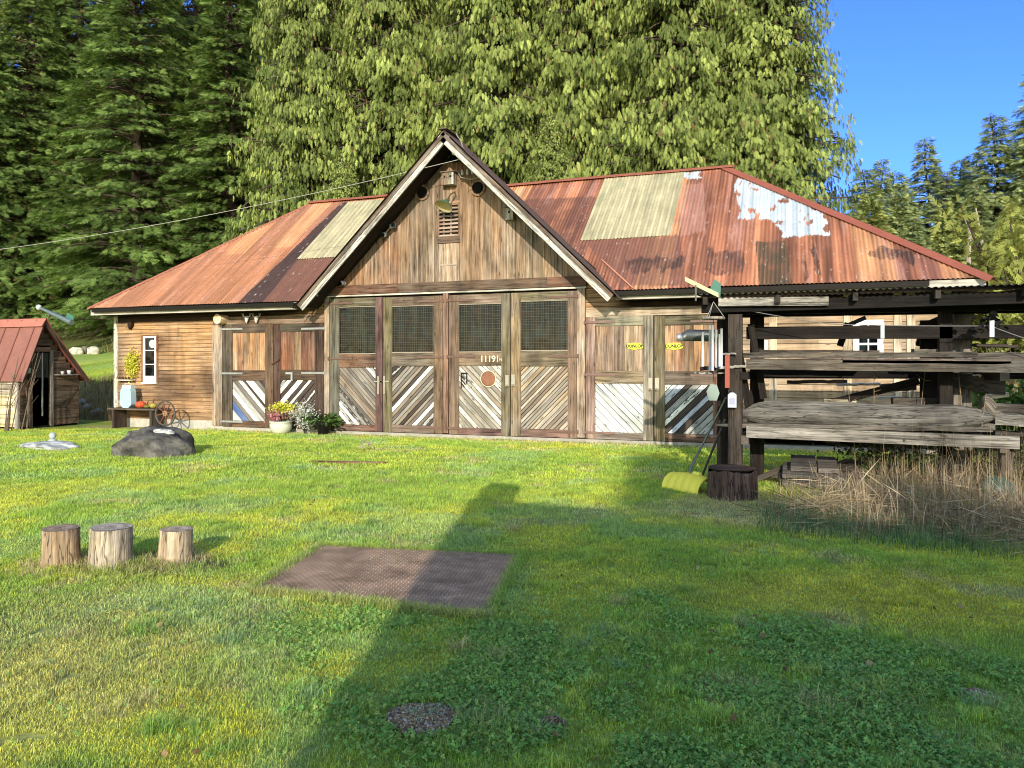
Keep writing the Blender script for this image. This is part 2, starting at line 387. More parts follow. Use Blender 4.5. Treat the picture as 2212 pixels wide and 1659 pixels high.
wood_floor = sst(14.5, 17.5, vv+vn(uu*.4, vv*.4)*2)*(uu < 4); c = lerp3(c, np.array([.05, .035, .02])[None]*np.ones_like(c), wood_floor)
c = lerp3(c, np.array([.07, .05, .035])[None]*np.ones_like(c), wr)
nu, nv = len(gu), len(gv); idx = np.arange(nu*nv).reshape(nv, nu)
T = np.stack([idx[:-1, :-1].ravel(), idx[:-1, 1:].ravel(), idx[1:, 1:].ravel(), idx[1:, :-1].ravel()], 1)
o = np_mesh('ground', np.stack([uu, vv, zz-.004], 1), T, c, M_SOIL, smooth=True); tag(o, kind='structure')

def blades(pos, h, wd, lean, az, col, seg=True):
    """pos (N,3); triangles; returns V,T,C"""
    N = len(pos); d = np.stack([np.cos(az), np.sin(az), np.zeros(N)], 1); s = np.stack([-np.sin(az), np.cos(az), np.zeros(N)], 1)
    up = np.array([0, 0, 1.])
    if seg:
        b0 = pos-s*wd[:, None]/2; b1 = pos+s*wd[:, None]/2
        mid = pos+up*(h*.6)[:, None]+d*(lean*h*.3)[:, None]; m0 = mid-s*wd[:, None]*.38; m1 = mid+s*wd[:, None]*.38
        tip = pos+up*(h*(1-.25*lean))[:, None]+d*(lean*h)[:, None]
        V = np.stack([b0, b1, m0, m1, tip], 1).reshape(-1, 3); k = np.arange(N)[:, None]*5
        T = np.stack([k+np.array([0, 1, 3]), k+np.array([0, 3, 2]), k+np.array([2, 3, 4])], 1).reshape(-1, 3)
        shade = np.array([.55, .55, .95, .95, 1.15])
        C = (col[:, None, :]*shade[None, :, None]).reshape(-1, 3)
    else:
        b0 = pos-s*wd[:, None]/2; b1 = pos+s*wd[:, None]/2; tip = pos+up*h[:, None]+d*(lean*h)[:, None]
        V = np.stack([b0, b1, tip], 1).reshape(-1, 3); T = np.arange(N*3).reshape(-1, 3)
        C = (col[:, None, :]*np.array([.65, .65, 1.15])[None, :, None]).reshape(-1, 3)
    return V, T, C
def cat_meshes(L):
    V, T, C, o = [], [], [], 0
    for a, b, c in L: V.append(a); T.append(b+o); C.append(c); o += len(a)
    return np.concatenate(V), np.concatenate(T), np.concatenate(C)
def sample_band(z0, z1, dens, side=.78):
    area = side*(z1*z1-z0*z0); n = int(area*dens)
    Z = np.sqrt(rng.uniform(z0*z0, z1*z1, n)); X = rng.uniform(-side, side, n)*Z
    u = CAM.x+RT.x*X+FW.x*Z; v = CAM.y+RT.y*X+FW.y*Z
    return u, v, Z
parts = []
for (z0, z1, dens, hh, ww, seg) in [(2.5, 4.5, 21000, .032, .0026, True), (4.5, 7, 12000, .034, .0034, True), (7, 11, 6500, .036, .0058, False), (11, 19.5, 2600, .04, .011, False)]:
    u, v, Z = sample_band(z0, z1, dens)
    keep = ~in_poly(u, v, [(p.x, p.y) for p in PLATE]) & ~((v > -.12) & (u > -10.2)) & (v < 1.6)
    keep &= vn(u*9, v*9, 91) > .12
    u, v = u[keep], v[keep]; col, cl, mm, dr, wr = lawn(u, v)
    k2 = rng.random(len(u)) > wr*.93; k2 &= rng.random(len(u)) > cl*.35
    k2 &= ~((u > 6.9)&(v > -5.2)&(v < -2.6)&(rng.random(len(u)) < .85))
    u, v, col, cl, mm, dr = u[k2], v[k2], col[k2], cl[k2], mm[k2], dr[k2]
    n = len(u); hm = .45+.7*fbm(u*3, v*3, 55)+1.1*sst(.62, .8, fbm(u*5, v*5, 58))
    h = hh*rng.uniform(.55, 1.5, n)*hm*(1-.45*mm); 
    edge = np.zeros(n)
    rnd = rng.random(n); col = col*rng.uniform(.75, 1.5, n)[:, None]
    tan = rnd < .05+.3*dr; col[tan] = np.array([.38, .31, .15])*rng.uniform(.6, 1.2, tan.sum())[:, None]
    yl = (rnd > .9); col[yl] = col[yl]*np.array([1.5, 1.3, .9])
    pos = np.stack([u, v, terrain(u, v)-.003], 1)
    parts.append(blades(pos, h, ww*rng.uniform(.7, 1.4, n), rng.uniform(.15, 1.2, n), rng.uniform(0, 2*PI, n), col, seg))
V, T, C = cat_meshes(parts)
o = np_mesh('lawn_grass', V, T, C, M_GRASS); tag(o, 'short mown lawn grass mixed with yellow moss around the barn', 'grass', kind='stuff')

# longer grass creeping over the plate edges and round the stumps
L_ = []
def tufts(P, n, sp, hl, col, seed, wd=.003):
    r = np.random.default_rng(seed); P = np.asarray(P)[r.integers(0, len(P), n)]+r.normal(size=(n, 2))*sp; col = np.array(col)[None]*r.uniform(.6, 1.4, n)[:, None]
    L_.append(blades(np.stack([P[:, 0], P[:, 1], terrain(P[:, 0], P[:, 1])-.003], 1), r.uniform(hl*.5, hl*1.4, n), wd*r.uniform(.7, 1.5, n), r.uniform(.2, 1.3, n), r.uniform(0, 2*PI, n), col))
_pl = [PLATE[i].lerp(PLATE[(i+1) % 4], t/60) for i, m_ in ((0, 1), (1, 1), (2, 1), (3, 1)) for t in range(60)]; tufts([(p.x, p.y) for p in _pl], 6500, .028, .05, (.42, .56, .12), 1); tufts([(p.x, p.y-.03) for p in _pl[120:180]], 3500, .035, .055, (.62, .60, .2), 2)
tufts([(p.x, p.y) for p in _pl[120:240]], 1600, .03, .045, (.62, .48, .28), 3)
for k_, (x_, y_, w_) in enumerate(((131, 1226, .15), (236, 1226, .17), (379, 1218, .13), (310, 1235, .2), (1580, 1080, .35))): g_ = G(x_, y_); tufts([(g_.x, g_.y)], 900, w_*1.1, .07, (.5, .54, .16) if k_ % 2 else (.66, .52, .3), 10+k_, .0035)
for k_ in range(90):
    g_ = G(random.uniform(100, 2150), random.uniform(1010, 1640)); 
    if not in_poly(np.array([g_.x]), np.array([g_.y]), [(p.x, p.y) for p in PLATE])[0]: tufts([(g_.x, g_.y)], 110, random.uniform(.03, .09), random.uniform(.05, .085), random.choice([(.34, .52, .12), (.5, .6, .14), (.36, .52, .24), (.62, .54, .26)]), 30+k_)
V, T, C = cat_meshes(L_); tag(np_mesh('grass_tufts', V, T, C, M_GRASS), 'longer uneven grass tufts creeping over the plate edge and round the stumps', 'grass', kind='stuff')

# clover: trios of small round leaflets
u, v, Z = sample_band(2.5, 7.5, 13000); col, cl, mm, dr, wr = lawn(u, v)
keep = (rng.random(len(u)) < cl*1.2+.015)&(wr < .3)&(~in_poly(u, v, [(p.x, p.y) for p in PLATE])); u, v, cl, col = u[keep], v[keep], cl[keep], col[keep]
n = len(u); hgt = rng.uniform(.015, .04, n); r = rng.uniform(.003, .0065, n)
base = np.stack([u, v, terrain(u, v)+hgt], 1); az = rng.uniform(0, 2*PI, n); ti = rng.uniform(-.8, .8, (n, 2))
cc = np.array([.29, .50, .12])*rng.uniform(.5, 1.45, n)[:, None]; cc[:, 0] *= rng.uniform(.8, 1.5, n)
L = []
for k in range(3):
    a = az+k*2*PI/3; d = np.stack([np.cos(a), np.sin(a), ti[:, 0]*np.cos(a)+ti[:, 1]*np.sin(a)], 1); s = np.stack([-np.sin(a), np.cos(a), -ti[:, 0]*np.sin(a)+ti[:, 1]*np.cos(a)], 1)
    ce = base+d*r[:, None]*.95
    Vq = np.stack([base, ce-s*r[:, None]*.8, ce+d*r[:, None]*.75-s*r[:, None]*.5, ce+d*r[:, None]*.75+s*r[:, None]*.5, ce+s*r[:, None]*.8], 1).reshape(-1, 3)
    kk = np.arange(n)[:, None]*5; Tq = np.stack([kk+np.array([0, 1, 2]), kk+np.array([0, 2, 3]), kk+np.array([0, 3, 4])], 1).reshape(-1, 3)
    L.append((Vq, Tq, np.repeat(cc, 5, 0)))
V, T, C = cat_meshes(L)
o = np_mesh('clover', V, T, C, M_GRASS); tag(o, 'dark green clover patch spreading across the shaded lawn', 'clover', kind='stuff')

# ------------------------------------------------------------------ barn
BARN = thing('barn', (0, 0, 0), 'long wooden barn with patched rusty red metal roof, front gable and chevron doors', 'barn')
UL, UR = U(248), 10.05         # wall corners
Z_BASE = .12; EAVE_V = -.6; EAVE_Z = 3.12; RID_V = 3.5; RID_Z = 6.42; BACK_V = 7.6
RUL, RUR, RL, RR = -9.98, 10.53, -5.9, 5.85     # eave corners, ridge ends
GU, GV, GZ, GE_Z, GHW = .36, -.76, 6.64, 3.03, 3.71  # front gable
def roofz(s): return EAVE_Z+(RID_Z-EAVE_Z)*s
def roofv(s): return EAVE_V+(RID_V-EAVE_V)*s
_n = Vector((0, -(RID_Z-EAVE_Z), RID_V-EAVE_V)).normalized()
def RP(x, y):
    d = ray(x, y); p0 = Vector((0, EAVE_V, EAVE_Z)); t = (p0-CAM).dot(_n)/d.dot(_n); p = CAM+d*t
    return (p.x, (p.y-EAVE_V)/(RID_V-EAVE_V))

# lap siding
ORG = S(192, 148, 102, .8); DKB = S(104, 78, 58, .8); GRB = S(150, 128, 104, .8)
def mixt(a, b, t): return tuple(a[i]*(1-t)+b[i]*t for i in range(3))
def siding(mb, u0, u1, z0, z1, tone, course=.098, v=0.0, seg=2.4):
    z = z0
    while z < z1-.01:
        h = min(course, z1-z); x = u0+0.
        while x < u1-.001:
            L = min(random.uniform(seg*.6, seg*1.5), u1-x)
            if u1-(x+L) < .3: L = u1-x
            nseg = max(1, int(L/.45)); f = random.uniform(.88, 1.1); dx = L/nseg
            for i in range(nseg):
                c = tuple(q*f for q in tone(x+dx*i, z)); c2 = tuple(q*f for q in tone(x+dx*(i+1), z))
                lap(mb, x+dx*i, dx, z, h, v, c, x*7+z*13, c2)
            x += L
        z += course
def lap(mb, x, dx, z, h, v, c, off, c2=None):
    c = (*c, 0.); c2 = (*c2, 0.) if c2 else c
    hh_ = h*.86; k_ = tuple(q*.38 for q in c[:3])+(0.,)
    a = (x, v-.018, z); b = (x+dx, v-.018, z); d = (x+dx, v-.006, z+hh_); e = (x, v-.006, z+hh_)
    mb.face([e, d, (x+dx, v-.002, z+h+.004), (x, v-.002, z+h+.004)], [(off+x, off), (off+x+dx, off), (off+x+dx, off+.01), (off+x, off+.01)], k_)
    mb.face([a, b, d, e], [(off+x, off), (off+x+dx, off), (off+x+dx, off+h), (off+x, off+h)], c); mb.C[-3] = c2; mb.C[-2] = c2
    mb.face([(x, v, z), (x+dx, v, z), b, a], [(off+x, off), (off+x+dx, off), (off+x+dx, off+.01), (off+x, off+.01)], c)
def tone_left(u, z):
    if z > 2.72: return tuple(q*.4 for q in DKB)  # near black below the eave: its shade painted into the boards
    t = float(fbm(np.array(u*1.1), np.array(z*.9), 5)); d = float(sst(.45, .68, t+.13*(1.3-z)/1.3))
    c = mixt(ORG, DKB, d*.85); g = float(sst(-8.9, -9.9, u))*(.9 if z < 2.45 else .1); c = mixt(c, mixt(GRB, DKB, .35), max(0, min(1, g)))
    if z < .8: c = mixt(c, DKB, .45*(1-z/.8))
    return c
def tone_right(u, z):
    if z > 2.72: return tuple(q*.4 for q in DKB)  # eave shade put into the board colour on this side too
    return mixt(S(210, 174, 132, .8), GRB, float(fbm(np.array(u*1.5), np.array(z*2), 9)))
mb = MB()
uD0 = U(463)
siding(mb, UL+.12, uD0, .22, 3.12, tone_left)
siding(mb, U(463), U(704), 2.52+.06, 3.5, lambda u, z: mixt(ORG, DKB, .25) if (z < 2.66 or u > U(655)+.0) else tuple(q*.4 for q in DKB))  # darkened boards carry the painted shade of the overhang
siding(mb, U(1266), U(1560), 2.53+.12, 3.5, lambda u, z: mixt(ORG, DKB, .2) if u < U(1268)+.55-(z-2.65)*.2 else tuple(q*.35 for q in DKB))  # darkened boards with a slanted edge, painted like the eave's cast shadow
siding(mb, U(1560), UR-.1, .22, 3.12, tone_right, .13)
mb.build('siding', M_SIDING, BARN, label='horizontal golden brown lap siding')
mb = MB()
def vw(a, b, h, c, th=.12): mb.box((a[0], a[1], 0), (0, 0, h), (b[0]-a[0], b[1]-a[1], 0), (0, th, 0) if a[1] == b[1] else (th, 0, 0), c)
mb.box((UL, .03, .2), (UR-UL, 0, 0), (0, .1, 0), (0, 0, 2.9), (.02, .015, .012))
mb.box((GU-GHW+.5, .035, 3.1), (2*GHW-1.0, 0, 0), (0, .1, 0), (0, 0, .42), (.02, .015, .012))
mb.box((UL, .13, .2), (0, BACK_V-.13, 0), (.1, 0, 0), (0, 0, 2.9), DKB); mb.box((UR-.1, .13, .2), (0, BACK_V-.13, 0), (.1, 0, 0), (0, 0, 2.9), DKB)
mb.box((UL, BACK_V, .2), (UR-UL, 0, 0), (0, .1, 0), (0, 0, 2.9), DKB)
mb.build('wall', M_WOOD, BARN)
mb = MB(); mb.box((UL+.02, -.03, -.1), (U(700)-UL-.02, 0, 0), (0, .3, 0), (0, 0, .32), S(205, 198, 182)); mb.box((U(700), -.05, -.1), (UR-U(700), 0, 0), (0, .3, 0), (0, 0, .17), S(190, 182, 165))
mb.box((UL+.02, .27, -.1), (.3, 0, 0), (0, BACK_V-.2, 0), (0, 0, .32), S(170, 165, 155)); mb.box((UR-.32, .27, -.1), (.3, 0, 0), (0, BACK_V-.2, 0), (0, 0, .32), S(170, 165, 155))
mb.build('foundation', M_STONE, BARN)
mb = MB(); mb.box((UL, -.035, .2), (0, 0, 2.92), (.13, 0, 0), (0, .05, 0), (*S(215, 208, 180), .35)); mb.build('corner_board', M_PAINTW, BARN); mb = MB(); mb.box((UR-.12, -.035, .2), (0, 0, 2.92), (.12, 0, 0), (0, .05, 0), (*S(215, 208, 180), .3))
mb.build('corner_board', M_PAINTW, BARN)

# header beams and posts around the doors
mb = MB(); BR = S(128, 92, 70, .85); BG = S(165, 140, 115, .85)
z = ZZ(800, 637); zt = ZZ(800, 619)
ua, ub, uc, ud = U(706), U(862), U(1184), U(1268)
for (a, b, c) in ((ua, ub, S(116, 82, 62)), (ub, uc, S(105, 84, 66)), (uc, ud, S(118, 82, 60))):
    mb.box((a, -.07, z+.02), (b-a-.006, 0, 0), (0, 0, zt-z+.02), (0, .08, 0), c)
mb.box((ua, -.085, z-.03), (ud-ua, 0, 0), (0, 0, .035), (0, .09, 0), S(200, 190, 170))
zs0, zs1 = ZZ(600, 700), ZZ(600, 686)
mb.box((uD0, -.06, zs0), (U(704)-uD0, 0, 0), (0, 0, zs1-zs0+.04), (0, .07, 0), S(140, 110, 84))
zr0, zr1 = ZZ(1400, 682), ZZ(1400, 664)
mb.box((U(1267), -.06, zr0), (U(1562)-U(1267), 0, 0), (0, 0, zr1-zr0), (0, .07, 0), S(185, 160, 130))
for (x0, x1, zt_, c) in ((463, 484, zs0, BG), (704, 715, z-.03, BG), (959.5, 971, z-.03, S(140, 106, 86)), (1248, 1266, z-.03, BG), (1562, 1572, zr0, BR)):
    mb.box((U(x0)+.004, -.075, .1), (0, 0, zt_-.1), (U(x1)-U(x0)-.008, 0, 0), (0, .09, 0), c)
mb.build('door_frame', M_WOOD, BARN)

def clip(poly, a, b, c):
    out = []
    for i in range(len(poly)):
        p, q = poly[i], poly[(i+1) % len(poly)]; dp = a*p[0]+b*p[1]-c; dq = a*q[0]+b*q[1]-c
        if dp <= 0: out.append(p)
        if dp*dq < 0: t = dp/(dp-dq); out.append((p[0]+(q[0]-p[0])*t, p[1]+(q[1]-p[1])*t))
    return out
def diag_panel(mb, u0, u1, z0, z1, down, widths_cols, v=-.035):
    g = Vector((1, -1 if down else 1)).normalized(); n = Vector((-g.y, g.x))
    if n.y < 0: n = -n
    cs = [Vector(p).dot(n) for p in ((u0, z0), (u1, z0), (u0, z1), (u1, z1))]; t = min(cs); i = 0
    while t < max(cs):
        w_, col = widths_cols[i % len(widths_cols)]; i += 1
        poly = [(u0, z0), (u1, z0), (u1, z1), (u0, z1)]
        poly = clip(poly, n.x, n.y, t+w_-.013); poly = clip(poly, -n.x, -n.y, -(t+.0))
        if len(poly) >= 3:
            mb.prism(poly, v-random.uniform(0, .008), 0.02, g, col)
        t += w_
WHT = S(238, 234, 218, .85); GRY = S(120, 112, 102, .8); DK = S(78, 66, 58, .8); TAN = S(178, 150, 122, .8); BLU = S(92, 118, 170, .8); PGR = S(176, 174, 166, .8); SLV = S(206, 198, 184, .85); BRN = S(135, 105, 84, .8)
NARROW = True
def rep(lst, n): return [lst[i % len(lst)] for i in range(n)]
def stripes(*a): return [(w_, c if len(c) == 4 else (*c, 0.)) for w_, c in a]
P1 = stripes((.2, S(205,200,185)), (.16, BLU), (.1, GRY), (.11, (*WHT, .05)), (.13, PGR), (.12, GRY), (.1, (*WHT, .12)), (.06, DK), (.17, (*WHT, .1)), (.12, GRY), (.1, DK))
P2 = stripes((.11, (*WHT, .35)), (.09, (*PGR, .45)), (.08, DK), (.1, (*PGR, .55)), (.09, DK), (.08, (*WHT, .5)), (.1, DK), (.1, DK), (.07, (*WHT, .2)), (.1, DK), (.13, (*WHT, .25)), (.1, DK))
P3 = stripes((.12, GRY), (.12, (*PGR, .3)), (.09, (*WHT, .05)), (.13, (*PGR, .5)), (.1, (*WHT, .35)), (.11, (*PGR, .5)), (.12, GRY), (.11, BRN), (.08, TAN), (.12, BRN), (.12, GRY), (.1, DK))
P4 = stripes((.1, (*WHT, .4)), (.12, BRN), (.1, (*WHT, .06)), (.12, BRN), (.1, DK), (.11, TAN), (.09, (*PGR, .55)), (.12, BRN), (.1, DK), (.1, (*WHT, .05)), (.12, BRN), (.11, TAN), (.1, BRN), (.1, GRY))
def randp(cols, wmin, wmax, n=24):
    random.seed(3+n+len(cols)); return [(random.uniform(wmin, wmax), cols[random.randrange(len(cols))]) for _ in range(n)]
P5 = randp([(*SLV, .25), (*SLV, .3), (*S(175,165,145,.8), .3), (*S(165,145,122,.8), .25), (*S(150,138,120,.8), 0)], .065, .1, 25)
P6 = randp([(*S(182,164,138,.8), 0), (*S(188,172,150,.8), .1), (*S(144,122,102,.8), 0), (*S(196,184,164,.8), .2), (*S(190, 160, 124,.8), 0), (*S(160,146,128,.8), 0)], .06, .09, 26)
P7 = randp([(*S(215, 217, 212, .8), .14), (*S(196, 198, 192, .8), .25), (*S(222, 220, 208, .8), .1), (*S(186, 186, 178, .8), .3)], .1, .13, 27)
P8 = randp([(*S(200, 205, 215, .8), .3), (*DK, 0), (*WHT, .35), (*DK, 0), (*S(170, 172, 185, .8), .4), (*PGR, .3)], .07, .12, 28)
random.seed(21)

def wire_mesh(mb, u0, u1, z0, z1, v, sp=.056, t=.0042):
    c = (*S(112, 108, 86, .8), 0.); x = u0
    while x <= u1: mb.face([(x, v, z0), (x+t, v, z0), (x+t, v, z1), (x, v, z1)], [(0, 0)]*4, c); x += sp
    z = z0
    while z <= z1: mb.face([(u0, v-.002, z), (u1, v-.002, z), (u1, v-.002, z+t), (u0, v-.002, z+t)], [(0, 0)]*4, c); z += sp
def strap(mb, u0, u1, z, v=-.085, h=.045, c=S(150, 100, 88)):
    mb.box((min(u0, u1), v, z-h/2), (abs(u1-u0), 0, 0), (0, 0, h), (0, .012, 0), c)
    mb.tube([(u0, v-.004, z-h*.9), (u0, v-.004, z+h*.9)], .016, 6, c)
def door(xs, ys, upper, pat, down, tone, hinge_side, label, hcol=S(138, 108, 94), planks=None, hz=None):
    """xs: x0, stileL end, stileR start, x1 ; ys: top, top rail bottom, mid rail top, mid rail bottom, panel bottom, bottom (sight-line readings)"""
    xm = (xs[0]+xs[3])/2; u0, u1, u2, u3 = [U(x) for x in xs]; u0 += .006; u3 -= .006
    zt, za, zb, zc, zd, ze = [ZZ(xm, y) for y in ys]; ze = .085
    mb = MB(); v0 = -.065
    def f(): return tuple(q*random.uniform(.62, .92) for q in tone)
    mb.box((u0, v0, ze), (0, 0, zt-ze), (u1-u0, 0, 0), (0, .06, 0), f()); mb.box((u2, v0, ze), (0, 0, zt-ze), (u3-u2, 0, 0), (0, .06, 0), f())
    for (a, b) in ((za, zt), (zc, zb), (ze, zd)): mb.box((u1+.002, v0+.004, a), (u2-u1-.004, 0, 0), (0, 0, b-a), (0, .055, 0), f())
    mb.box((u1, -.006, ze), (0, 0, zt-ze), (u2-u1, 0, 0), (0, .02, 0), (.02, .016, .012))
    D = mb.build('door', M_WOOD, BARN, label=label)
    pm = MB(); diag_panel(pm, u1+.003, u2-.003, zd+.003, zc-.003, down, pat); pm.build('chevron_panel', M_PAINTW, D)
    if upper == 'mesh':
        g = MB(); g.face([(u1, -.018, zb), (u2, -.018, zb), (u2, -.018, za), (u1, -.018, za)], [(0, 0)]*4, (0, 0, 0, 0)); g.build('window_pane', M_GLASS, D)
        wm = MB(); wire_mesh(wm, u1+.01, u2-.01, zb+.01, za-.01, -.035)
        for (a, b, cc, dd) in ((u1, zb, u2-u1, .018), (u1, za-.018, u2-u1, .018)): wm.box((a, -.05, b), (cc, 0, 0), (0, 0, dd), (0, .02, 0), S(190, 175, 150))
        wm.build('wire_screen', M_PAINT, D)
    else:
        pm = MB(); n = upper; wd = (u2-u1)/n
        for i in range(n):
            c = planks[i % len(planks)]; pm.box((u1+wd*i+.003, -.035-random.uniform(0, .006), zb+.002), (0, 0, za-zb-.004), (wd-.006, 0, 0), (0, .03, 0), c)
        pm.build('plank_panel', M_WOOD, D)
    for zh in (hz or (zt-.12, (zb+zc)/2+.05, ze+.13)):
        hm = MB(); L = min(.62, (u3-u0)*.52)
        if hinge_side < 0: strap(hm, u0-.03, u0+L, zh, c=hcol)
        else: strap(hm, u3+.03, u3-L, zh, c=hcol)
        hm.build('hinge', M_IRON, D)
    return D, (u0, u1, u2, u3, zt, za, zb, zc, zd, ze)
PK_L = [S(192, 148, 104), S(176, 124, 86), S(156, 122, 90), S(186, 138, 94), S(168, 132, 98), S(192, 144, 102)]
PK_D = [S(150, 100, 72), S(125, 85, 62), S(140, 112, 80), S(120, 80, 62), S(130, 95, 75)]
PK_R = [S(158, 126, 98), S(146, 116, 92), S(136, 112, 92), S(180, 154, 122), S(172, 142, 112)]

d1, g1 = door((484.6, 505, 576, 593.6), (700, 718.7, 800, 822, 909, 925), 6, P1, True, S(118, 92, 74), -1, 'left small barn door with blue and white diagonal stripes', PGR, PK_L)
d2, g2 = door((594.4, 608, 683, 703), (700, 716, 799, 821, 908, 928), 5, P2, False, S(98, 76, 62), 1, 'dark small barn door with flaked white stripes behind the flowers', PGR, PK_D)
GB_ = S(152, 144, 132, .8); BD_ = S(118, 106, 94, .8); BM_ = S(146, 130, 112, .8)
P3 = stripes(*[(w_*.95, c_) for w_, c_ in ((.08, GB_), (.08, BD_), (.085, (*WHT, .06)), (.08, (*PGR, .5)), (.085, (*WHT, .18)), (.08, (*PGR, .55)), (.08, GB_), (.08, (*PGR, .6)), (.08, BD_), (.08, BM_), (.075, S(158,134,110,.8)), (.08, BD_), (.08, BM_), (.08, GB_), (.075, BD_), (.08, GB_), (.08, BM_))])
P4 = stripes(*[(w_, c_) for w_, c_ in ((.08, (*PGR, .5)), (.07, DK), (.08, (*PGR, .4)), (.08, BD_), (.095, (*WHT, .05)), (.08, BD_), (.07, BM_), (.08, DK), (.08, BM_), (.08, GB_), (.07, BD_), (.08, BM_), (.095, (*WHT, .05)), (.08, DK), (.08, BM_), (.08, BD_), (.08, GB_), (.08, BM_), (.08, DK))])
d3, g3 = door((715.5, 735, 814, 829.3), (644, 662, 765, 793.5, 917, 940), 'mesh', P3, True, S(132, 108, 88), -1, 'first tall carriage door')
d4, g4 = door((830.3, 849, 939, 959), (641, 660, 762, 791, 918.5, 944), 'mesh', P4, False, S(130, 110, 92), 1, 'second tall carriage door with pale yellow diagonal boards')
d5, g5 = door((972, 993.4, 1085, 1104.3), (636, 656, 761, 789.4, 925, 948), 'mesh', P5, True, S(144, 122, 100), -1, 'third tall carriage door with house number')
d6, g6 = door((1105.3, 1126.6, 1228, 1248), (631, 649, 758, 791, 927, 951), 'mesh', P6, False, S(152, 128, 104), 1, 'fourth tall carriage door with thin silver chevron boards')
d7, g7 = door((1267, 1287, 1391, 1412.6), (683, 703.5, 801, 828, 934, 957), 5, P7, True, S(165, 142, 118), -1, 'small barn door with whitewashed diagonal panel', S(160, 128, 115), PK_R)
d8, g8 = door((1414.2, 1437, 1541, 1562), (682, 702, 802, 831, 937, 960), 5, P8, False, S(132, 106, 86), 1, 'small barn door beside the lumber rack', S(150, 124, 110), PK_L)
# door furniture
def handle(D, x, y, long=True):
    p = W(x, y); m = MB(); c = S(205, 196, 175)
    if long:
        m.box((p.x-.02, -.1, p.z-.21), (0, 0, .42), (.045, 0, 0), (0, .03, 0), c); m.box((p.x-.12, -.085, p.z+.07), (.24, 0, 0), (0, 0, .03), (0, .02, 0), c)
    else: m.box((p.x-.035, -.095, p.z-.12), (0, 0, .24), (.08, 0, 0), (0, .03, 0), c); m.tube([(p.x, -.11, p.z-.13), (p.x, -.12, p.z-.09)], .02, 8, c)
    m.build('handle', M_METAL, D)
handle(d3, 821, 832); handle(d4, 834, 832); handle(d5, 1098, 822, False); handle(d6, 1111, 821, False); handle(d7, 1406, 829, False); handle(d8, 1420, 829, False)
m = MB(); p = W(629, 812); m.box((p.x-.1, -.09, p.z+.04), (.2, 0, 0), (0, 0, .05), (0, .02, 0), S(220, 215, 205)); m.box((p.x+.05, -.092, p.z-.12), (0, 0, .17), (.05, 0, 0), (0, .02, 0), S(220, 215, 205)); m.build('handle', M_METAL, d2)
m = MB(); p = W(600, 783); m.box((p.x-.1, -.1, p.z-.06), (.22, 0, .12), (-.02, 0, .03), (0, .03, 0), S(90, 60, 45)); m.build('wooden_latch', M_WOOD, d2)
def text(txt, loc, size, mat, parent, extrude=.004, name='lettering', spacing=1.):
    cu = bpy.data.curves.new(name, 'FONT'); cu.body = txt; cu.size = size; cu.extrude = extrude; cu.align_x = 'CENTER'; cu.align_y = 'CENTER'; cu.offset = size*(.035 if txt == 'DUNLOP' else .012); cu.space_character = spacing
    cu.materials.append(mat); o = bpy.data.objects.new(name, cu); link(o); o.parent = parent; o.location = Vector(loc)-wloc(parent); 
    bpy.context.view_layer.update(); dg = bpy.context.evaluated_depsgraph_get(); me = bpy.data.meshes.new_from_object(o.evaluated_get(dg)); me.transform(Matrix.Rotation(PI/2, 4, 'X')); l_ = o.location.copy(); bpy.data.objects.remove(o)
    o = bpy.data.objects.new(name, me); link(o); o.parent = parent; o.location = l_; return o
M_CREAM, _nt, _b = newmat('cream_number'); _b.inputs['Base Color'].default_value = (*S(240, 232, 190, .85), 1)
M_SIGNBLK, _nt, _b = newmat('sign_black'); _b.inputs['Base Color'].default_value = (.02, .03, .02, 1)
p = W(1063, 776)
for k_, ch_ in enumerate('11191'): text(ch_, (p.x-.21+.092*k_, -.078, p.z), .2, M_CREAM, d5, name='house_number')
p = W(1078, 777); text('½', (p.x+.07, -.078, p.z), .10, M_CREAM, d5, name='house_number')
# clay roundel on third door; small black metal ornament
p = W(1057, 818); o = MB(); o.lathe((p.x, -.055, p.z), [(.001, .03), (.07, .028), (.13, .018), (.165, .012), (.165, -.02)], 28, S(168, 116, 88), axis=Vector((0, -1, 0)))
t_ = o.build('clay_roundel', M_STONE, None, (p.x, -.055, p.z), True); tag(t_, 'round terracotta disc fixed below the house number', 'plaque')
m = MB(); m.lathe((p.x, -.058, p.z), [(.168, .01), (.185, .01), (.185, -.02)], 28, S(235, 225, 190), axis=Vector((0, -1, 0))); m.build('rim', M_PAINT, t_)
t_ = thing('metal_ornament', W(1002, 822), 'small black cut metal zigzag ornament on third carriage door', 'ornament'); m = MB()
for (x0, y0, x1, y1) in ((999, 806, 999, 838), (1000, 812, 1007, 819), (1000, 820, 1008, 830), (1000, 828, 1006, 836), (1011, 806, 1011, 829), (998, 806, 1012, 806)):
    a = W(x0, y0); b = W(x1, y1); m.tube([(a.x, -.07, a.z), (b.x, -.07, b.z)], .014, 5, (.02, .02, .02))
m.build('strips', M_IRON, t_)
# yellow oval signs
for (x, y, lab) in ((1372, 748, 'yellow oval sign with black lettering left of the door gap'), (1457, 748, 'yellow oval sign with black lettering right of the door gap')):
    p = W(x, y); w_ = .17; m = MB()
    pts = [(-1, -.42), (-.6, -.72), (0, -.85), (.6, -.72), (1, -.42), (1, .42), (.6, .72), (0, .85), (-.6, .72), (-1, .42)]
    m.prism([(p.x+a*w_, p.z+b*.085) for a, b in pts], -.06, -.052, (1, 0), S(240, 240, 80, .9)); t_ = m.build('sign', M_PAINT, None, (p.x, -.06, p.z)); tag(t_, lab, 'sign', 'yellow oval signs')
    text('DUNLOP', (p.x, -.063, p.z), .086, M_SIGNBLK, t_, .002)

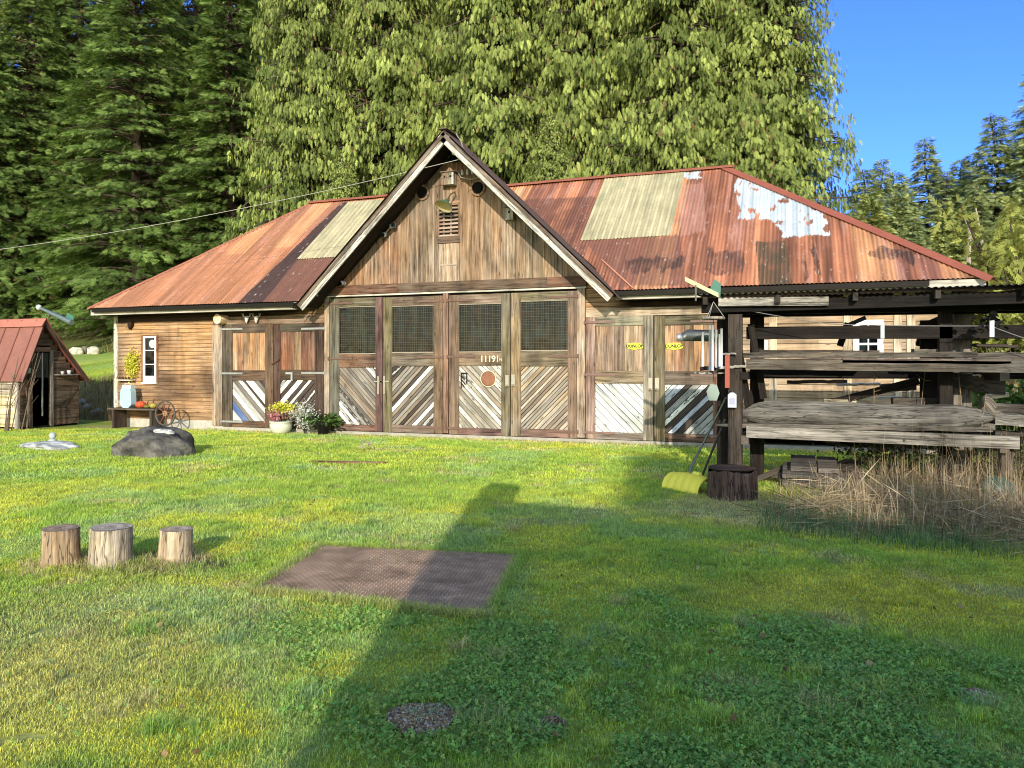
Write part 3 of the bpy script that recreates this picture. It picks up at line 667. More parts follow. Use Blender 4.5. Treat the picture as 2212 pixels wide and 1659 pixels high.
# gable wall boards, vent, round openings
slope = (GZ-GE_Z)/GHW
mb = MB(); zb0 = ZZ(975, 616); topcut = ZZ(975, 352)
PKG = [S(152, 122, 92), S(142, 114, 88), S(160, 126, 92), S(134, 112, 90), S(156, 136, 110), S(164, 132, 98), S(148, 124, 98)]
x = GU-3.4; 
while x < GU+3.4:
    wd = random.uniform(.16, .26); xa, xb = x+.004, x+wd-.004
    def rl(xx): return min(GZ-.12-abs(xx-GU)*slope, topcut)
    za_, zb_ = rl(xa), rl(xb)
    z0_ = zb0-.02
    if max(za_, zb_) > z0_+.02:
        pts = [(xa, z0_), (xb, z0_), (xb, max(zb_, z0_+.01)), (xa, max(za_, z0_+.01))]
        c = PKG[random.randrange(len(PKG))]
        if xb < GU-1.3: c = mixt(c, S(150, 95, 62), .4)
        elif xa > GU+1.0: c = mixt(c, S(160, 140, 115), .3)
        mb.prism(pts, -.02-random.uniform(0, .006), .02, (0, 1), c)
        if random.random() < .6: 
            if min(za_, zb_) > z0_+.1: mb.box((xb-.012, -.036, z0_), (0, 0, min(za_, zb_)-z0_), (.035, 0, 0), (0, .02, 0), mixt(c, S(190, 160, 125), .5))
    x += wd
mb.build('gable_boards', M_WOOD, BARN, label='vertical brown board and batten gable wall')
mb = MB(); mb.face([(GU-3.5, .03, 3.3), (GU+3.5, .03, 3.3), (GU, .03, GZ-.1)], [(0, 0)]*3, (0, 0, 0, 0)); mb.build('gable_back', M_BLACK, BARN)
mb = MB(); mb.prism([(GU-3.55, 3.2), (GU+3.55, 3.2), (GU, GZ-.06)], .06, .1, (0, 1), DKB); mb.build('gable_rear_board', M_WOOD, BARN)
a = W(947, 437); b = W(996, 524); mb = MB(); fr = S(150, 112, 78)
mb.box((a.x, -.06, a.z-.1), (b.x-a.x, 0, 0), (0, 0, .1), (0, .05, 0), fr); mb.box((a.x, -.06, b.z), (b.x-a.x, 0, 0), (0, 0, .14), (0, .05, 0), S(105, 84, 66))
mb.box((a.x, -.058, b.z+.14), (0, 0, a.z-b.z-.24), (.045, 0, 0), (0, .05, 0), fr); mb.box((b.x-.045, -.058, b.z+.14), (0, 0, a.z-b.z-.24), (.045, 0, 0), (0, .05, 0), fr)
mb.box((a.x+.045, -.03, b.z+.14), (b.x-a.x-.09, 0, 0), (0, 0, a.z-b.z-.24), (0, .005, 0), (.01, .008, .006))
n = 8; st = (a.z-b.z-.24)/n
for i in range(n): mb.box((a.x+.045, -.07, b.z+.14+st*i+.01), (b.x-a.x-.09, 0, 0), (0, .045, st*.55), (0, .005, -.008), S(172, 142, 120))
mb.build('louvre_vent', M_WOOD, BARN)
a = W(947, 530); b = W(994, 614); mb = MB(); mb.box((a.x, -.045, b.z+.02), (0, 0, a.z-b.z), (b.x-a.x, 0, 0), (0, .04, 0), S(178, 150, 120)); mb.box((a.x+.06, -.05, b.z+.42), (b.x-a.x-.12, 0, 0), (0, 0, .04), (0, .01, 0), BG)
mb.build('gable_panel', M_WOOD, BARN)
for (x, y) in ((914, 417), (1034, 407)):
    p = W(x, y); mb = MB(); mb.lathe((p.x, -.03, p.z), [(.135, -.01), (.135, .04), (.18, .035), (.19, -.01)], 28, S(150, 116, 84), axis=Vector((0, -1, 0)))
    h = mb.build('round_opening', M_WOOD, BARN, smooth=False)
    mb = MB(); mb.disc((p.x, -.036, p.z), .136, 28, (0, -1, 0), (0, 0, 0)); mb.build('dark_hole', M_BLACK, h)

# gable roof
mb = MB(); WG = S(205, 196, 180, .85)
top = Vector((GU, 0, GZ))
for sgn in (-1, 1):
    e = Vector((GU+sgn*GHW, 0, GE_Z)); d = (e-top); dn = d.normalized(); nrm = Vector((-dn.z, 0, dn.x))*(1 if sgn > 0 else -1)
    if nrm.z < 0: nrm = -nrm
    def bx(v0, v1, off, th, c, s0=0., s1=1., M=mb): 
        p = top+d*s0-nrm*(off+th)+Vector((0, v0, 0)); M.box(p, d*(s1-s0), nrm*th, (0, v1-v0, 0), c)
    bx(GV-.05, GV-.01, .04, .17, WG)                # main fascia
    bx(GV-.075, GV-.05, .03, .075, S(135, 112, 92, .8))    # upper brown strip
    SF = MB()
    for k in range(8):
        SFc = S(60, 46, 36, .5); v0 = GV-.01+(.76+.01)/8*k  # soffit colour darkened to stand in for shade under the overhang
        p = top+d*.0-nrm*(.05)+Vector((0, v0+.003, 0)); SF.box(p-nrm*.02, d, nrm*.02, (0, .09, 0), SFc)
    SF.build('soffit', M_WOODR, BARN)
mb.build('rake_board', M_GREYWOOD, BARN)
mb = MB()
# gable sheet roofing (corrugated), both slopes, run back to the main ridge
for sgn in (-1, 1):
    NV = 40; v0, v1 = GV-.1, .12
    for k in range(NV):
        va = v0+(v1-v0)*k/NV; vb = v0+(v1-v0)*(k+1)/NV; ha = .01*math.sin(va*2*PI/.076); hb = .01*math.sin(vb*2*PI/.076)
        cc = (*S(104, 84, 72, .7), 0.); f = 1.03
        P_ = [(GU, va, GZ+.01+ha), (GU+sgn*GHW*f, va, GZ-(GZ-GE_Z)*f+.01+ha), (GU+sgn*GHW*f, vb, GZ-(GZ-GE_Z)*f+.01+hb), (GU, vb, GZ+.01+hb)]
        if va > 50.:
            # stop where it meets the main slope (valley)
            s_ = (va-EAVE_V)/(RID_V-EAVE_V); zm = roofz(min(s_, 1)); hw = max(0., (GZ-zm)/slope)+.03
            P_[1] = (GU+sgn*hw, va, GZ-hw*slope+.01+ha); P_[2] = (GU+sgn*hw, vb, GZ-hw*slope+.01+hb)
        if sgn > 0: P_ = P_[::-1]
        mb.face(P_, [(0, 0)]*4, cc)
mb.box((GU-.1, GV-.1, GZ+.015), (0, .8, 0), (.2, 0, 0), (0, 0, .012), S(110, 92, 80, .7))
mb.build('gable_roof', M_ROOF, BARN)

# main roof front slope: corrugated sheet with painted-on history of patches (per-sheet colour)
pl = lambda L: [RP(*p) for p in L]
RED = np.array(S(180, 118, 84, 1.)); RED2 = np.array(S(152, 98, 74, .95)); DRED = np.array(S(122, 84, 70, .85)); RUST = np.array(S(200, 142, 98, 1.)); BLK = np.array(S(66, 54, 50, .8)); FIB = np.array(S(196, 184, 144, .85)); WHI = np.array(S(205, 214, 218, .92)); PALE = np.array(S(222, 168, 150, .8))
polys = [
 ('stripe', pl([(738, 438), (757, 436), (566, 655), (512, 656)]), BLK*1.0, .9),
 ('lowl', pl([(642, 560), (760, 550), (640, 652), (566, 655)]), DRED, .9),
 ('dr1', pl([(1130, 432), (1288, 425), (1262, 556), (1215, 560)]), DRED*.8, .75),
 ('dr2', pl([(1262, 520), (1470, 508), (1480, 618), (1340, 618)]), DRED*1.08, .7),
 ('w1', pl([(1587, 388), (1612, 386), (1660, 403), (1722, 428), (1775, 462), (1793, 508), (1690, 512), (1683, 478), (1601, 472)]), WHI, 1.),
 ('w2', pl([(1466, 369), (1513, 366), (1510, 386), (1466, 384)]), WHI, 1.),
 ('b1', pl([(1352, 558), (1472, 552), (1474, 582), (1352, 588)]), BLK, .8),
 ('b2', pl([(1522, 540), (1608, 540), (1612, 590), (1520, 592)]), BLK, .7),
 ('b3', pl([(1632, 524), (1698, 520), (1712, 617), (1640, 619)]), np.array(S(84, 76, 55, .8)), .9),
 ('b4', pl([(1748, 532), (1757, 530), (1776, 590), (1768, 592)]), BLK, .8),
 ('b5', pl([(1868, 540), (1978, 545), (1985, 562), (1880, 556)]), BLK, .85),
 ('b6', pl([(1725, 560), (1735, 560), (1750, 608), (1740, 608)]), BLK, .6),
 ('p1', pl([(1468, 400), (1520, 395), (1525, 500), (1470, 510)]), PALE, .35),
]
WAVE = .076; us = np.arange(RUL-.0, RUR+.001, WAVE/6); ss = np.linspace(0, 1, 90)
cols_per = len(ss)
tl = np.clip((us-RUL)/(RL-RUL), 0, 1); tr = np.clip((RUR-us)/(RUR-RR), 0, 1); tmax = np.minimum(tl, tr)
gz_at = GZ-np.abs(us-GU)*slope; tmin = np.where(np.abs(us-GU) < GHW, np.minimum(.165, np.clip((gz_at-EAVE_Z)/(RID_Z-EAVE_Z), 0, 1)), 0)
tmin = np.minimum(tmin, tmax)
SG = tmin[:, None]+(tmax-tmin)[:, None]*ss[None, :]; UG = us[:, None]+0*SG
off = .009*np.sin(2*PI*us/WAVE)[:, None]+.006*(fbm(UG*.8, SG*3, 3)-.5)*4
ff = np.floor((us-.3)/.68).astype(int)[:, None]+0*SG.astype(int)
lap_row = np.floor(SG*2.02+((ff*7) % 3)*.07)
off = off+.006*(1-(SG*2.02 % 1))
Vr = np.stack([UG, roofv(SG)-.62*off, roofz(SG)+.78*off], 2)
def patchc(UG, SG):
    ps = _h(ff, lap_row, 9)[..., None]; col = RED*(1-ps)+RED2*ps
    s2 = _h(ff, lap_row, 4)[..., None]; col = np.where(s2 > .7, RUST, col)
    col = col*(.86+.3*_h(ff, lap_row, 5))[..., None]
    n = fbm(UG*4.5, SG*1.6, 12)-.5; col = col*(1+n*1.1)[..., None]
    n = fbm(UG*16, SG*2.2, 15)-.5; col = col*(1+n*1.5)[..., None]
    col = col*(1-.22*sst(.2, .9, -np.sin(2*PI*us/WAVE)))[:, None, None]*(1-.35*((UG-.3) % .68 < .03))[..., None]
    gr_ = sst(.45, .7, fbm(UG*3, SG*2.5, 81))[..., None]*.35; col = col*(1-gr_)+np.array(S(150, 105, 92, .8))*gr_
    pal = sst(.58, .75, fbm(UG*9, SG*5, 19))[..., None]*.35; col = col*(1-pal)+PALE*pal
    ul = sst(-3, -6, UG)[..., None]; col = col*(1-ul*.35)+RUST*ul*.35
    wav = np.sin(2*PI*us/WAVE)[:, None]+0*SG
    for nm, poly, c_, st_ in polys:
        du = (fbm(UG*7, SG*14, 33)-.5)*.28; ds = (fbm(UG*10, SG*9, 35)-.5)*.05
        if nm in ('stripe', 'lowl', 'b3', 'p1', 'dr1', 'dr2'): du *= .1; ds = ds*.7
        if nm[0] == 'b' and nm != 'b3': ds = ds*2.2
        ins = in_poly((UG+du).ravel(), (SG+ds).ravel(), poly).reshape(UG.shape).astype(float)
        if nm in ('w1', 'w2'):
            fl = sst(.66, .72, fbm(UG*6, SG*16, 44)); ins = ins*(1-fl)
            cc = c_*(.92+.13*np.sin(2*PI*us/.22)[:, None]+.7*(fbm(UG*12, SG*2, 2)-.5))[..., None]
        elif nm[0] == 'b' or nm == 'dr1':
            k = .55+.45*sst(-.6, .5, -wav+(fbm(UG*5, SG*5, 6)-.5)*2.5); ins = np.clip(ins*k*(.75+.6*sst(.35, .55, fbm(UG*5, SG*18, 8))), 0, 1); cc = c_+0*UG[..., None]
        else: cc = c_*(.8+.4*fbm(UG*9, SG*2, 50))[..., None]
        col = col*(1-ins[..., None]*st_)+cc*ins[..., None]*st_
    speck = sst(.93, .97, vn(UG*38, SG*60, 70))[..., None]; col = col*(1-speck*.6)+np.array([.7, .6, .5])*speck*.6
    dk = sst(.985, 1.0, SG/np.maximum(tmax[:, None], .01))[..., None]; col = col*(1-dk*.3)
    return col
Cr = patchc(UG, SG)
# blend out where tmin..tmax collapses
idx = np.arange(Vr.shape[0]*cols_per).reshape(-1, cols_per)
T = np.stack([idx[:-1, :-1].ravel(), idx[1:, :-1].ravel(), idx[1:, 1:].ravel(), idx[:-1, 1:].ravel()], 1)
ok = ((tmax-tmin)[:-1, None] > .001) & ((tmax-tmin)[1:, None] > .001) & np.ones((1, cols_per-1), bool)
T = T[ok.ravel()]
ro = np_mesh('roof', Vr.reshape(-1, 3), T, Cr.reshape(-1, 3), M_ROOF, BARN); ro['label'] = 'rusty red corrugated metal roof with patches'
# translucent sheets lying over the roof
def oversheet(poly_px, col, name, lift=.022):
    P_ = [RP(*p) for p in poly_px]; u0 = (P_[0][0]+P_[3][0])/2; u1 = (P_[1][0]+P_[2][0])/2; s1 = (P_[0][1]+P_[1][1])/2; s0 = (P_[2][1]+P_[3][1])/2
    ua = np.arange(u0, u1, WAVE/6); sa = np.linspace(s0, s1, 40); A, B = np.meshgrid(ua, sa, indexing='ij')
    gzz = GZ-np.abs(A-GU)*slope; 
    of = .009*np.sin(2*PI*A/WAVE)+lift
    cc = col*(1+.5*(fbm(A*6, B*6, 4)-.5)+.5*(fbm(A*25, B*7, 14)-.5)+.10*np.sin(2*PI*A/WAVE*.5))[..., None]
    g = sst(.5, .7, fbm(A*3, B*9, 24))[..., None]*.35; cc = cc*(1-g)+np.array([.22, .24, .12])*g
    ix = np.arange(A.size).reshape(A.shape); T = np.stack([ix[:-1, :-1].ravel(), ix[1:, :-1].ravel(), ix[1:, 1:].ravel(), ix[:-1, 1:].ravel()], 1)
    wdt = (B[:-1, 1:]-B[:-1, :-1]).ravel() > 1e-5; T = T[wdt]
    np_mesh(name, np.stack([A, roofv(B)-.62*of, roofz(B)+.78*of], 2).reshape(-1, 3), T, cc.reshape(-1, 3), M_ROOF, BARN)['label'] = 'pale yellow green corrugated patch sheet'
oversheet([(1297, 388), (1464, 373), (1467, 509), (1264, 521)], FIB, 'patch_sheet')
oversheet([(752, 437), (850, 430), (775, 556), (643, 559)], FIB*.95, 'patch_sheet')
# hips, back slope, ridge caps
mb = MB(); cc = (*S(170, 88, 70, .8), 0.)
mb.face([(RUL, EAVE_V, EAVE_Z), (RL, RID_V, RID_Z), (RUL, BACK_V+.6, EAVE_Z)], [(0, 0)]*3, cc); mb.face([(RUR, EAVE_V, EAVE_Z), (RUR, BACK_V+.6, EAVE_Z), (RR, RID_V, RID_Z)], [(0, 0)]*3, cc)
mb.face([(RUL, BACK_V+.6, EAVE_Z), (RL, RID_V, RID_Z), (RR, RID_V, RID_Z), (RUR, BACK_V+.6, EAVE_Z)], [(0, 0)]*4, cc); mb.build('roof_slope', M_ROOF, BARN)
mb = MB(); rc = S(178, 106, 80, .8)
def cap(p, q, w_, c, lift=.03, n=4):
    p = Vector(p); q = Vector(q)
    for i in range(n):
        a = p.lerp(q, i/n); b = p.lerp(q, (i+1.02)/n); l = Vector((0, 0, lift+.006*(i % 2)))
        side = (b-a).cross(Vector((0, 0, 1))).normalized()
        for sg in (-1, 1): mb.box(a+l, b-a, side*sg*w_+Vector((0, 0, -w_*.55)), (0, 0, .008), c)
cap((RL-.1, RID_V, RID_Z), (RR+.12, RID_V, RID_Z), .16, rc, .035, 5); cap((RR, RID_V, RID_Z), (RUR, EAVE_V, EAVE_Z), .17, S(168, 96, 74, .8), .03, 2); cap((RL, RID_V, RID_Z), (RUL, EAVE_V, EAVE_Z), .1, S(190, 120, 90, .8), .012, 4)
mb.build('ridge_cap', M_ROOF, BARN)
mb = MB()
for sgn in (-1, 1):   # valley flashing beside the gable
    if sgn > 0:
        a = Vector((GU+GHW+.3, EAVE_V, EAVE_Z+.025)); s_ = .22; b = Vector((GU+GHW-.55, roofv(s_), roofz(s_)+.025)); mb.box(a, b-a, (.035, 0, 0), (0, -.005, .012), S(215, 150, 118, .8))
mb.build('valley_flashing', M_ROOF, BARN)
# eave fascia, gutter
mb = MB(); gt = MB()
for (ua_, ub_) in ((RUL+.02, U(638, -.6)), (U(1329, -.6), RUR-.02)):
    mb.box((ua_, EAVE_V+.03, EAVE_Z-.19), (ub_-ua_, 0, 0), (0, 0, .17), (0, .03, 0), (*S(190, 182, 165), .2))
    mb.box((ua_, EAVE_V+.06, EAVE_Z-.17), (ub_-ua_, 0, 0), (0, -EAVE_V-.06, 0), (0, 0, .015), S(70, 50, 38, .6)); mb.build('eave_board', M_PAINTW, BARN); mb = MB()
mb.box((RUR-.05, EAVE_V+.03, EAVE_Z-.19), (0, BACK_V+1.1, 0), (0, 0, .17), (.03, 0, 0), (*S(225, 215, 195), .1)); mb.build('eave_board', M_PAINTW, BARN); mb = MB(); mb.box((RUL+.02, EAVE_V+.03, EAVE_Z-.19), (0, BACK_V+1.1, 0), (0, 0, .17), (.03, 0, 0), (*S(225, 215, 195), .1))
mb.build('eave_board', M_PAINTW, BARN)
for (ua_, ub_) in ((RUL+.2, U(636, -.65)), (U(1330, -.65), 9.6)):
    prof = [(.0, -.035), (-.0, -.12), (-.1, -.12), (-.115, -.03), (-.105, -.03), (-.09, -.11), (-.01, -.11), (-.01, -.035)]
    for i in range(len(prof)):
        (a, b), (c_, d_) = prof[i], prof[(i+1) % len(prof)]
        gt.face([(ua_, EAVE_V+.025+a, EAVE_Z+b), (ub_, EAVE_V+.025+a, EAVE_Z+b), (ub_, EAVE_V+.025+c_, EAVE_Z+d_), (ua_, EAVE_V+.025+c_, EAVE_Z+d_)], [(0, 0)]*4, (*S(58, 54, 50), 0.) if i != 3 else (*S(190, 185, 175), 0.))
    if True: gt.face([(ua_, EAVE_V+.025, EAVE_Z-.035), (ua_, EAVE_V+.025, EAVE_Z-.12), (ua_, EAVE_V-.075, EAVE_Z-.12), (ua_, EAVE_V-.09, EAVE_Z-.03)], [(0, 0)]*4, (*S(80, 75, 70), 0.))
    gt.build('gutter', M_METAL, BARN); gt = MB()
# small window on the left wall
a = W(308.6, 724); b = W(343, 827); mb = MB(); wc = (*S(235, 236, 232, .9), .06); br = S(140, 98, 70)
mb.box((a.x, -.05, b.z), (0, 0, a.z-b.z), (.05, 0, 0), (0, .04, 0), br); mb.box((b.x-.05, -.05, b.z), (0, 0, a.z-b.z), (.05, 0, 0), (0, .04, 0), br); mb.box((a.x+.05, -.05, a.z-.03), (b.x-a.x-.1, 0, 0), (0, 0, .03), (0, .04, 0), br)
win = mb.build('window', M_WOOD, BARN, label='narrow white framed window in left siding')
mb = MB(); x0, x1 = a.x+.05, b.x-.05; zt_, zb_ = a.z-.03, b.z
mb.box((x0, -.045, zb_+.02), (0, 0, zt_-zb_-.02), (.055, 0, 0), (0, .04, 0), wc); mb.box((x1-.055, -.045, zb_+.02), (0, 0, zt_-zb_-.02), (.055, 0, 0), (0, .04, 0), wc)
mb.box((x0+.055, -.045, zt_-.05), (x1-x0-.11, 0, 0), (0, 0, .05), (0, .04, 0), wc); mb.box((x0+.055, -.045, zb_+.02), (x1-x0-.11, 0, 0), (0, 0, .16), (0, .04, 0), wc); mb.box((x0-.02, -.09, zb_-.02), (x1-x0+.04, 0, 0), (0, .08, 0), (0, 0, .035), wc)
for y in (757, 787): zz_ = ZZ(326, y); mb.box((x0+.055, -.04, zz_-.012), (x1-x0-.11, 0, 0), (0, 0, .024), (0, .03, 0), wc)
mb.build('sash', M_PAINTW, win)
mb = MB(); mb.face([(x0, -.018, zb_), (x1, -.018, zb_), (x1, -.018, zt_), (x0, -.018, zt_)], [(0, 0)]*4, (0, 0, 0, 0)); mb.build('pane', M_GLASS, win)
p = W(329, 743); mb = MB(); mb.lathe((p.x+.03, -.03, p.z), [(.001, .012), (.08, .01), (.11, .002)], 20, S(225, 232, 230), axis=Vector((0, -1, 0))); o = mb.build('porcelain_plate', M_PLASTIC, None, (p.x+.03, -.03, p.z), True); tag(o, 'pale round plate showing in the top pane of the narrow window', 'plate')
# window on the right wall behind the rack
a = W(1843, 692); b = W(1908, 795); mb = MB()
for (u_, w_) in ((a.x, .1), (b.x-.1, .1)): mb.box((u_, -.05, b.z), (0, 0, a.z-b.z), (w_, 0, 0), (0, .04, 0), wc)
mb.box((a.x+.1, -.05, a.z-.1), (b.x-a.x-.2, 0, 0), (0, 0, .1), (0, .04, 0), wc); mb.box((a.x+.1, -.05, b.z), (b.x-a.x-.2, 0, 0), (0, 0, .08), (0, .04, 0), wc); mb.box((a.x+.1, -.045, (a.z+b.z)/2-.02), (b.x-a.x-.2, 0, 0), (0, 0, .04), (0, .03, 0), wc)
mb.box(((a.x+b.x)/2-.012, -.043, b.z+.08), (0, 0, a.z-b.z-.18), (.024, 0, 0), (0, .03, 0), wc)
win2 = mb.build('window', M_PAINTW, BARN, label='white sash window behind the lumber rack')
mb = MB(); mb.face([(a.x+.05, -.018, b.z), (b.x-.05, -.018, b.z), (b.x-.05, -.018, a.z), (a.x+.05, -.018, a.z)], [(0, 0)]*4, (0, 0, 0, 0)); mb.build('pane', M_GLASS, win2)
mb = MB()
for x in (1662, 1822, 1930, 1958): mb.box((U(x), -.04, .2), (0, 0, 2.85), (.14, 0, 0), (0, .03, 0), S(205, 180, 145))
mb.build('batten', M_WOOD, BARN)

# ================================================================== trees
def _norm(a): return a/np.maximum(np.linalg.norm(a, axis=-1, keepdims=True), 1e-9)
def spray_template(kind):
    """unit spray along +x, in the xy plane, list of triangles (3,3)"""
    T = []
    if kind == 'cedar':
        n = 6
        for i in range(n):
            t = .04+.86*i/n; L = .42*(1-t)**.7+.10
            for sg in (-1, 1):
                a = math.radians(36+8*sg*(i % 2)); w_ = .06
                b = np.array([t, 0, 0]); tip = b+np.array([math.cos(a)*L, sg*math.sin(a)*L, -.05*L]); mid = np.array([-math.sin(a)*sg, math.cos(a), 0])*w_
                T.append([b-mid*.9, b+mid*.9+np.array([.03, 0, 0]), tip])
        T.append([[.0, -.025, 0], [.0, .025, 0], [1, 0, -.03]])
    elif kind == 'hemlock':
        n = 6
        for i in range(n):
            t = .05+.85*i/n; L = .42*(1-t)**.8+.09
            for sg in (-1, 1):
                a = math.radians(52); b = np.array([t, 0, 0]); tip = b+np.array([math.cos(a)*L, sg*math.sin(a)*L, -.10*L-.05*t]); mid = np.array([.045, 0, 0])
                T.append([b-mid, b+mid, tip])
        T.append([[.0, -.03, 0], [.0, .03, 0], [1.05, 0, -.12]])
    elif kind == 'needle':
        for i in range(5):
            t = .1+.75*i/5; L = .5*(1-t)+.15
            for sg in (-1, 1):
                a = math.radians(50); b = np.array([t, 0, 0]); tip = b+np.array([math.cos(a)*L, sg*math.sin(a)*L, -.08]); mid = np.array([.08, 0, 0]); T.append([b-mid, b+mid, tip])
        T.append([[0, -.05, 0], [0, .05, 0], [1.05, 0, -.1]])
    return np.array(T, float)
def place_sprays(tmpl, P, X, N, size, col):
    """P origin, X axis direction, N approx normal"""
    X = _norm(X); Y = _norm(np.cross(N, X)); Zd = np.cross(X, Y)
    R = np.stack([X, Y, Zd], 1)                    # (n,3,3) rows axes
    pts = tmpl.reshape(-1, 3)
    V = P[:, None, :]+np.einsum('kj,nji->nki', pts, R)*size[:, None, None]
    m = len(pts); n = len(P); T = np.arange(n*m).reshape(-1, 3)
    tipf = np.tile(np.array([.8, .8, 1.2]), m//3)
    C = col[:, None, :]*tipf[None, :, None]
    return V.reshape(-1, 3), T, C.reshape(-1, 3)
def conifer(seed, H, R, z0, kind, nb, nspray, ssize, c_lo, c_hi, prof=.8, limb=True, front=0.):
    r = np.random.default_rng(seed); mb = MB()
    P_, X_, N_, Sz, Cc = [], [], [], [], []
    tr = .012*H+.06
    path = [(r.normal()*.03*i, r.normal()*.03*i, H*i/8) for i in range(9)]
    mb.tube(path, [tr*(1-i/8*.95)+.01 for i in range(9)], 9, (.1, .08, .06), rough=.08)
    for b in range(nb):
        t = r.random()**.85; z = z0+(H-z0)*t
        az = r.uniform(0, 2*PI)
        if front and r.random() < front: az = -PI/2+r.normal()*1.0
        L = R*max(.05, (1-t))**prof*(r.uniform(.72, 1.12) if r.random() < .7 else r.uniform(.35, .75))+(.25 if kind != 'needle' else .1)
        d = np.array([math.cos(az), math.sin(az), 0]); n = 6
        if kind == 'cedar': rise, droop, up = r.uniform(-.1, .35), r.uniform(.3, .6), r.uniform(0, .25)
        elif kind == 'hemlock': rise, droop, up = .28, .40, .0
        else: rise, droop, up = .1-.3*(1-t), .1, .1
        tt = np.linspace(0, 1, n+1); pz = z+L*(rise*tt-droop*tt**2+up*tt**4)
        pts = np.stack([d[0]*L*tt, d[1]*L*tt, pz], 1)
        if limb and (kind != 'needle') and r.random() < .7:
            mb.tube([tuple(p) for p in pts[:6]], [.05*(1-k/7)*(L/3)+.008 for k in range(6)], 5, (.1, .08, .06), cap=False)
        k = max(3, int(nspray*L/R*r.uniform(.8, 1.2)))
        s = r.uniform(.28, 1., k)**.75; s[:2] = 1.0
        base = np.stack([np.interp(s, tt, pts[:, j]) for j in range(3)], 1)
        side = np.array([-d[1], d[0], 0.]); sg = r.choice([-1, 1], k); spread = L*.30*(1.12-s)*r.uniform(0, 1., k)+.06
        base = base+side[None]*(sg*spread)[:, None]
        if kind == 'cedar':
            base[:, 2] -= spread*.3; X = d[None]*r.uniform(.0, .5, k)[:, None]+side[None]*(sg*r.uniform(0, .45, k))[:, None]+np.array([0, 0, -1.])*r.uniform(.5, 1.4, k)[:, None]
            N = d[None]*1.+r.normal(size=(k, 3))*.45
        elif kind == 'hemlock':
            base[:, 2] -= spread*.2; X = d[None]*r.uniform(.5, 1, k)[:, None]+side[None]*(sg*r.uniform(.1, .9, k))[:, None]+np.array([0, 0, -1.])*r.uniform(-.1, .7, k)[:, None]
            N = np.array([0, 0, .8])+d[None]*.65+r.normal(size=(k, 3))*.4
        else:
            X = d[None]*r.uniform(.4, 1, k)[:, None]+side[None]*(sg*r.uniform(.1, .9, k))[:, None]+np.array([0, 0, 1.])*r.uniform(-.5, .4, k)[:, None]
            N = np.array([0, 0, .7])+d[None]*.7+r.normal(size=(k, 3))*.5
        if kind == 'cedar':
            nc = 3; base = np.concatenate([base+np.array([0, 0, -ssize*.55*j])+r.normal(size=(k, 3))*.05*j for j in range(nc)]); X = np.tile(X, (nc, 1)); X[k:, 2] -= .7; N = np.tile(N, (nc, 1))+r.normal(size=(k*nc, 3))*.3; s = np.tile(s, nc); k = k*nc
        P_.append(base+r.normal(size=(k, 3))*.04); X_.append(X); N_.append(N); Sz.append(ssize*r.uniform(.6, 1.35, k)*(.75+.25*(1-t)))
        bt = r.uniform(.3, 1.3); f = (r.uniform(0, 1, k)*.6+.4*(s)**2)*bt  # inner sprays coloured darker, putting the shade of crown gaps into the colour
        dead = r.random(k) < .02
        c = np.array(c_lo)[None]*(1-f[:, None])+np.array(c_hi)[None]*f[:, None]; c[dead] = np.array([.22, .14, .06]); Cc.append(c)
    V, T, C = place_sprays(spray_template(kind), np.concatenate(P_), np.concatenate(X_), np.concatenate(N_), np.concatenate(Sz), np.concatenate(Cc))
    return mb, V, T, C
def make_tree(name, label, cat, group, loc, args, mat=M_NEEDLE, **kw):
    root = thing(name, (0, 0, 0), label, cat, group)
    mb, V, T, C = conifer(*args, **kw)
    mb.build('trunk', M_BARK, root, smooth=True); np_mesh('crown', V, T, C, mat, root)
    root.location = loc; return root
def tloc(x, v, dz=-.3):
    u = U(x, v); return Vector((u, v, float(terrain(u, v))+dz))
CL, CH = (.045, .08, .015), (.47, .54, .14)
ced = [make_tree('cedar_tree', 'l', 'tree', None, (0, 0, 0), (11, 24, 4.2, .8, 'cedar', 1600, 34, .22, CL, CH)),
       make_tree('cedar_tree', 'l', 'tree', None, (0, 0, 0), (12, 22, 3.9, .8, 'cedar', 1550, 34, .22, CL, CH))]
def put(o, loc, rot, sc, label, group=None):
    o.location = loc; o.rotation_euler = (0, 0, rot); o.scale = (sc[0], sc[0], sc[1]); o['label'] = label
    if group: o['group'] = group
    return o
GRP = 'tall cedars standing close behind the barn'
put(ced[0], tloc(668, 12), .3, (.86, 1.1), 'yellow green cedar with drooping sprays, leftmost of those behind the barn', GRP)
put(ced[1], tloc(1650, 12.2), 1.7, (1.0, .97), 'yellow green cedar at the open sky edge above the right roof hip', GRP)
for i, (x, v, k, rot, sc, lab) in enumerate([
        (860, 13.2, 1, 2.6, (1.0, 1.25), 'tall cedar rising left of the gable peak behind the roof ridge'),
        (1075, 12.4, 0, 4.0, (1.0, 1.15), 'cedar directly behind and right of the gable peak'),
        (1270, 13.0, 1, 5.1, (1.0, 1.22), 'cedar behind the ridge above the dark red roof sheets'),
        (1470, 12.2, 0, .9, (.98, 1.1), 'cedar behind the ridge above the pale yellow roof patch'),
        (1600, 15, 1, 2.8, (.95, 1.1), 'cedar in the second row backing the sky edge cedar'),
        (960, 17, 0, 2.0, (1.1, 1.3), 'shaded cedar in the second row left of the gable peak'),
        (1390, 17, 1, 3.4, (1.1, 1.3), 'shaded cedar in the second row right of the gable peak'),
        (745, 10.2, 1, 2.2, (.62, .42), 'low young cedar filling the gap behind the left roof slope'),
        (1190, 10.3, 0, 5.6, (.62, .42), 'low young cedar just above the ridge right of the gable'),
        (1560, 10.3, 1, .2, (.60, .40), 'low young cedar peeking over the right end of the ridge')]):
    put(copy_tree(ced[k]), tloc(x, v), rot, sc, lab, GRP)
